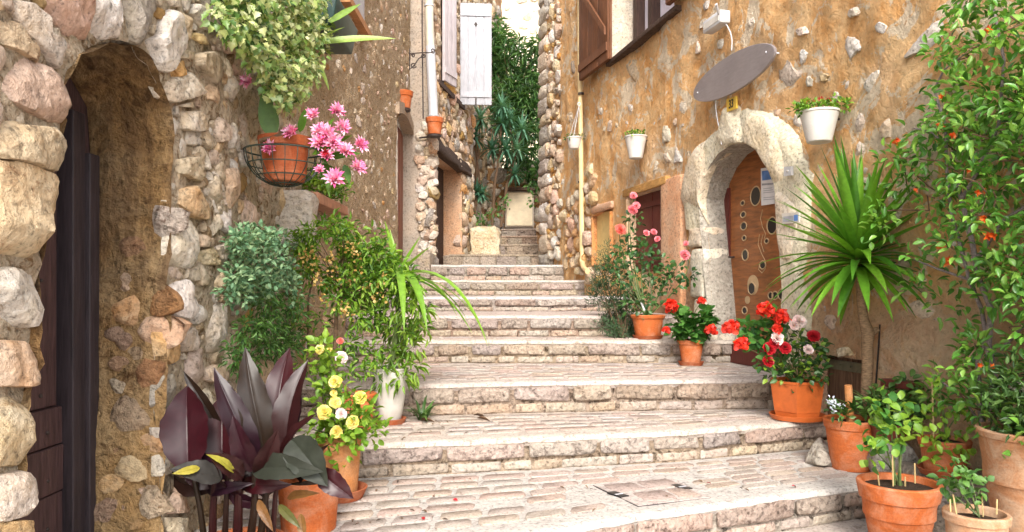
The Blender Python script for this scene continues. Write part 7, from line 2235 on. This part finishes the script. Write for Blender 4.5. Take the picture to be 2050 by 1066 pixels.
for x, y in ((1237, 993), (1364, 978)):
    p = ground_at(x, y, ZC)
    e = Vector((0.028, -0.040, 0)); f = Vector((0.020, 0.010, 0))
    mb = MB(); mb.hexa([p - e - f + Vector((0, 0, 0.002)), p + e - f + Vector((0, 0, 0.002)), p + e + f + Vector((0, 0, 0.002)), p - e + f + Vector((0, 0, 0.002)),
                        p - e - f + Vector((0, 0, 0.010)), p + e - f + Vector((0, 0, 0.010)), p + e + f + Vector((0, 0, 0.010)), p - e + f + Vector((0, 0, 0.010))])
    h_ = mb.build('finger_slot', M['black'], t, smooth=False)
    mb = MB(); e2 = e * 0.10
    mb.hexa([p + e * 0.15 - e2 - f * 0.9 + Vector((0, 0, 0.0101)), p + e * 0.15 + e2 - f * 0.9 + Vector((0, 0, 0.0101)), p + e * 0.15 + e2 + f * 0.9 + Vector((0, 0, 0.0101)), p + e * 0.15 - e2 + f * 0.9 + Vector((0, 0, 0.0101)),
             p + e * 0.15 - e2 - f * 0.9 + Vector((0, 0, 0.012)), p + e * 0.15 + e2 - f * 0.9 + Vector((0, 0, 0.012)), p + e * 0.15 + e2 + f * 0.9 + Vector((0, 0, 0.012)), p + e * 0.15 - e2 + f * 0.9 + Vector((0, 0, 0.012))])
    mb.build('bar', M['grey_pipe'], h_, smooth=False)
M['litter'] = leaf_mat('dry leaf litter', [(0.10, 0.06, 0.04), (0.16, 0.09, 0.05), (0.06, 0.04, 0.03), (0.22, 0.14, 0.08)], 0.8, 0.1)
def litter(name, label, pts, mat, L_, W, cat='leaf litter', kind='stuff'):
    P_ = np.array([V3(p) for p in pts])
    D = rv.normal(size=P_.shape) * np.array([1, 1, 0.08]); Nn = np.array([0, 0, 1.0]) + rv.normal(size=P_.shape) * 0.15
    V, Fc, rn = leaf_mesh(P_, D, Nn, L_, W, OVAL, rv)
    o = np_mesh(name, V, Fc, rn, mat, None)
    tag(o, label, cat, None, kind)
pts = []
for k, n in ((0, 46), (1, 34), (2, 20), (3, 8)):
    z = NOSE[k][2] + 0.012
    for _ in range(n):
        if rv.random() < 0.65: X = rv.uniform(-1.0, -0.2)
        else: X = rv.uniform(-0.8, 1.7)
        y0, y1 = nose(k, X) + 0.03, nose(k + 1, X) - 0.05
        pts.append((X, y0 + (y1 - y0) * rv.random(), z))
litter('leaf_litter', 'tiny dry leaves and bits scattered over the treads', pts, M['litter'], rv.uniform(0.010, 0.032, len(pts)), rv.uniform(0.006, 0.014, len(pts)))
pet = [ground_at(786, 938, -0.97), ground_at(849, 1041, -0.968), ground_at(1415, 967, -0.968), ground_at(907, 1000, -0.968), ground_at(1585, 973, -0.968)]
litter('petals', 'a few fallen crimson petals on the lowest treads', pet, FL['crimson'], 0.025, 0.018, 'petals')
lf = [ground_at(948, 832, -0.785), ground_at(955, 838, -0.785), ground_at(835, 838, -0.785), ground_at(842, 842, -0.785)]
P_ = np.array([V3(p) for p in lf])
V, Fc, rn = leaf_mesh(P_, np.array([[1, 0.2, 0], [1, -0.2, 0.05], [1, -0.5, 0], [1, 0.1, 0.1]]), np.array([[0, 0, 1.0]] * 4), 0.09, 0.012, LANCE, rv)
tag(np_mesh('dry_leaves', V, Fc, rn, M['litter'], None), 'long dry blades lying on the tread beside the white planter', 'leaf litter', None, 'stuff')
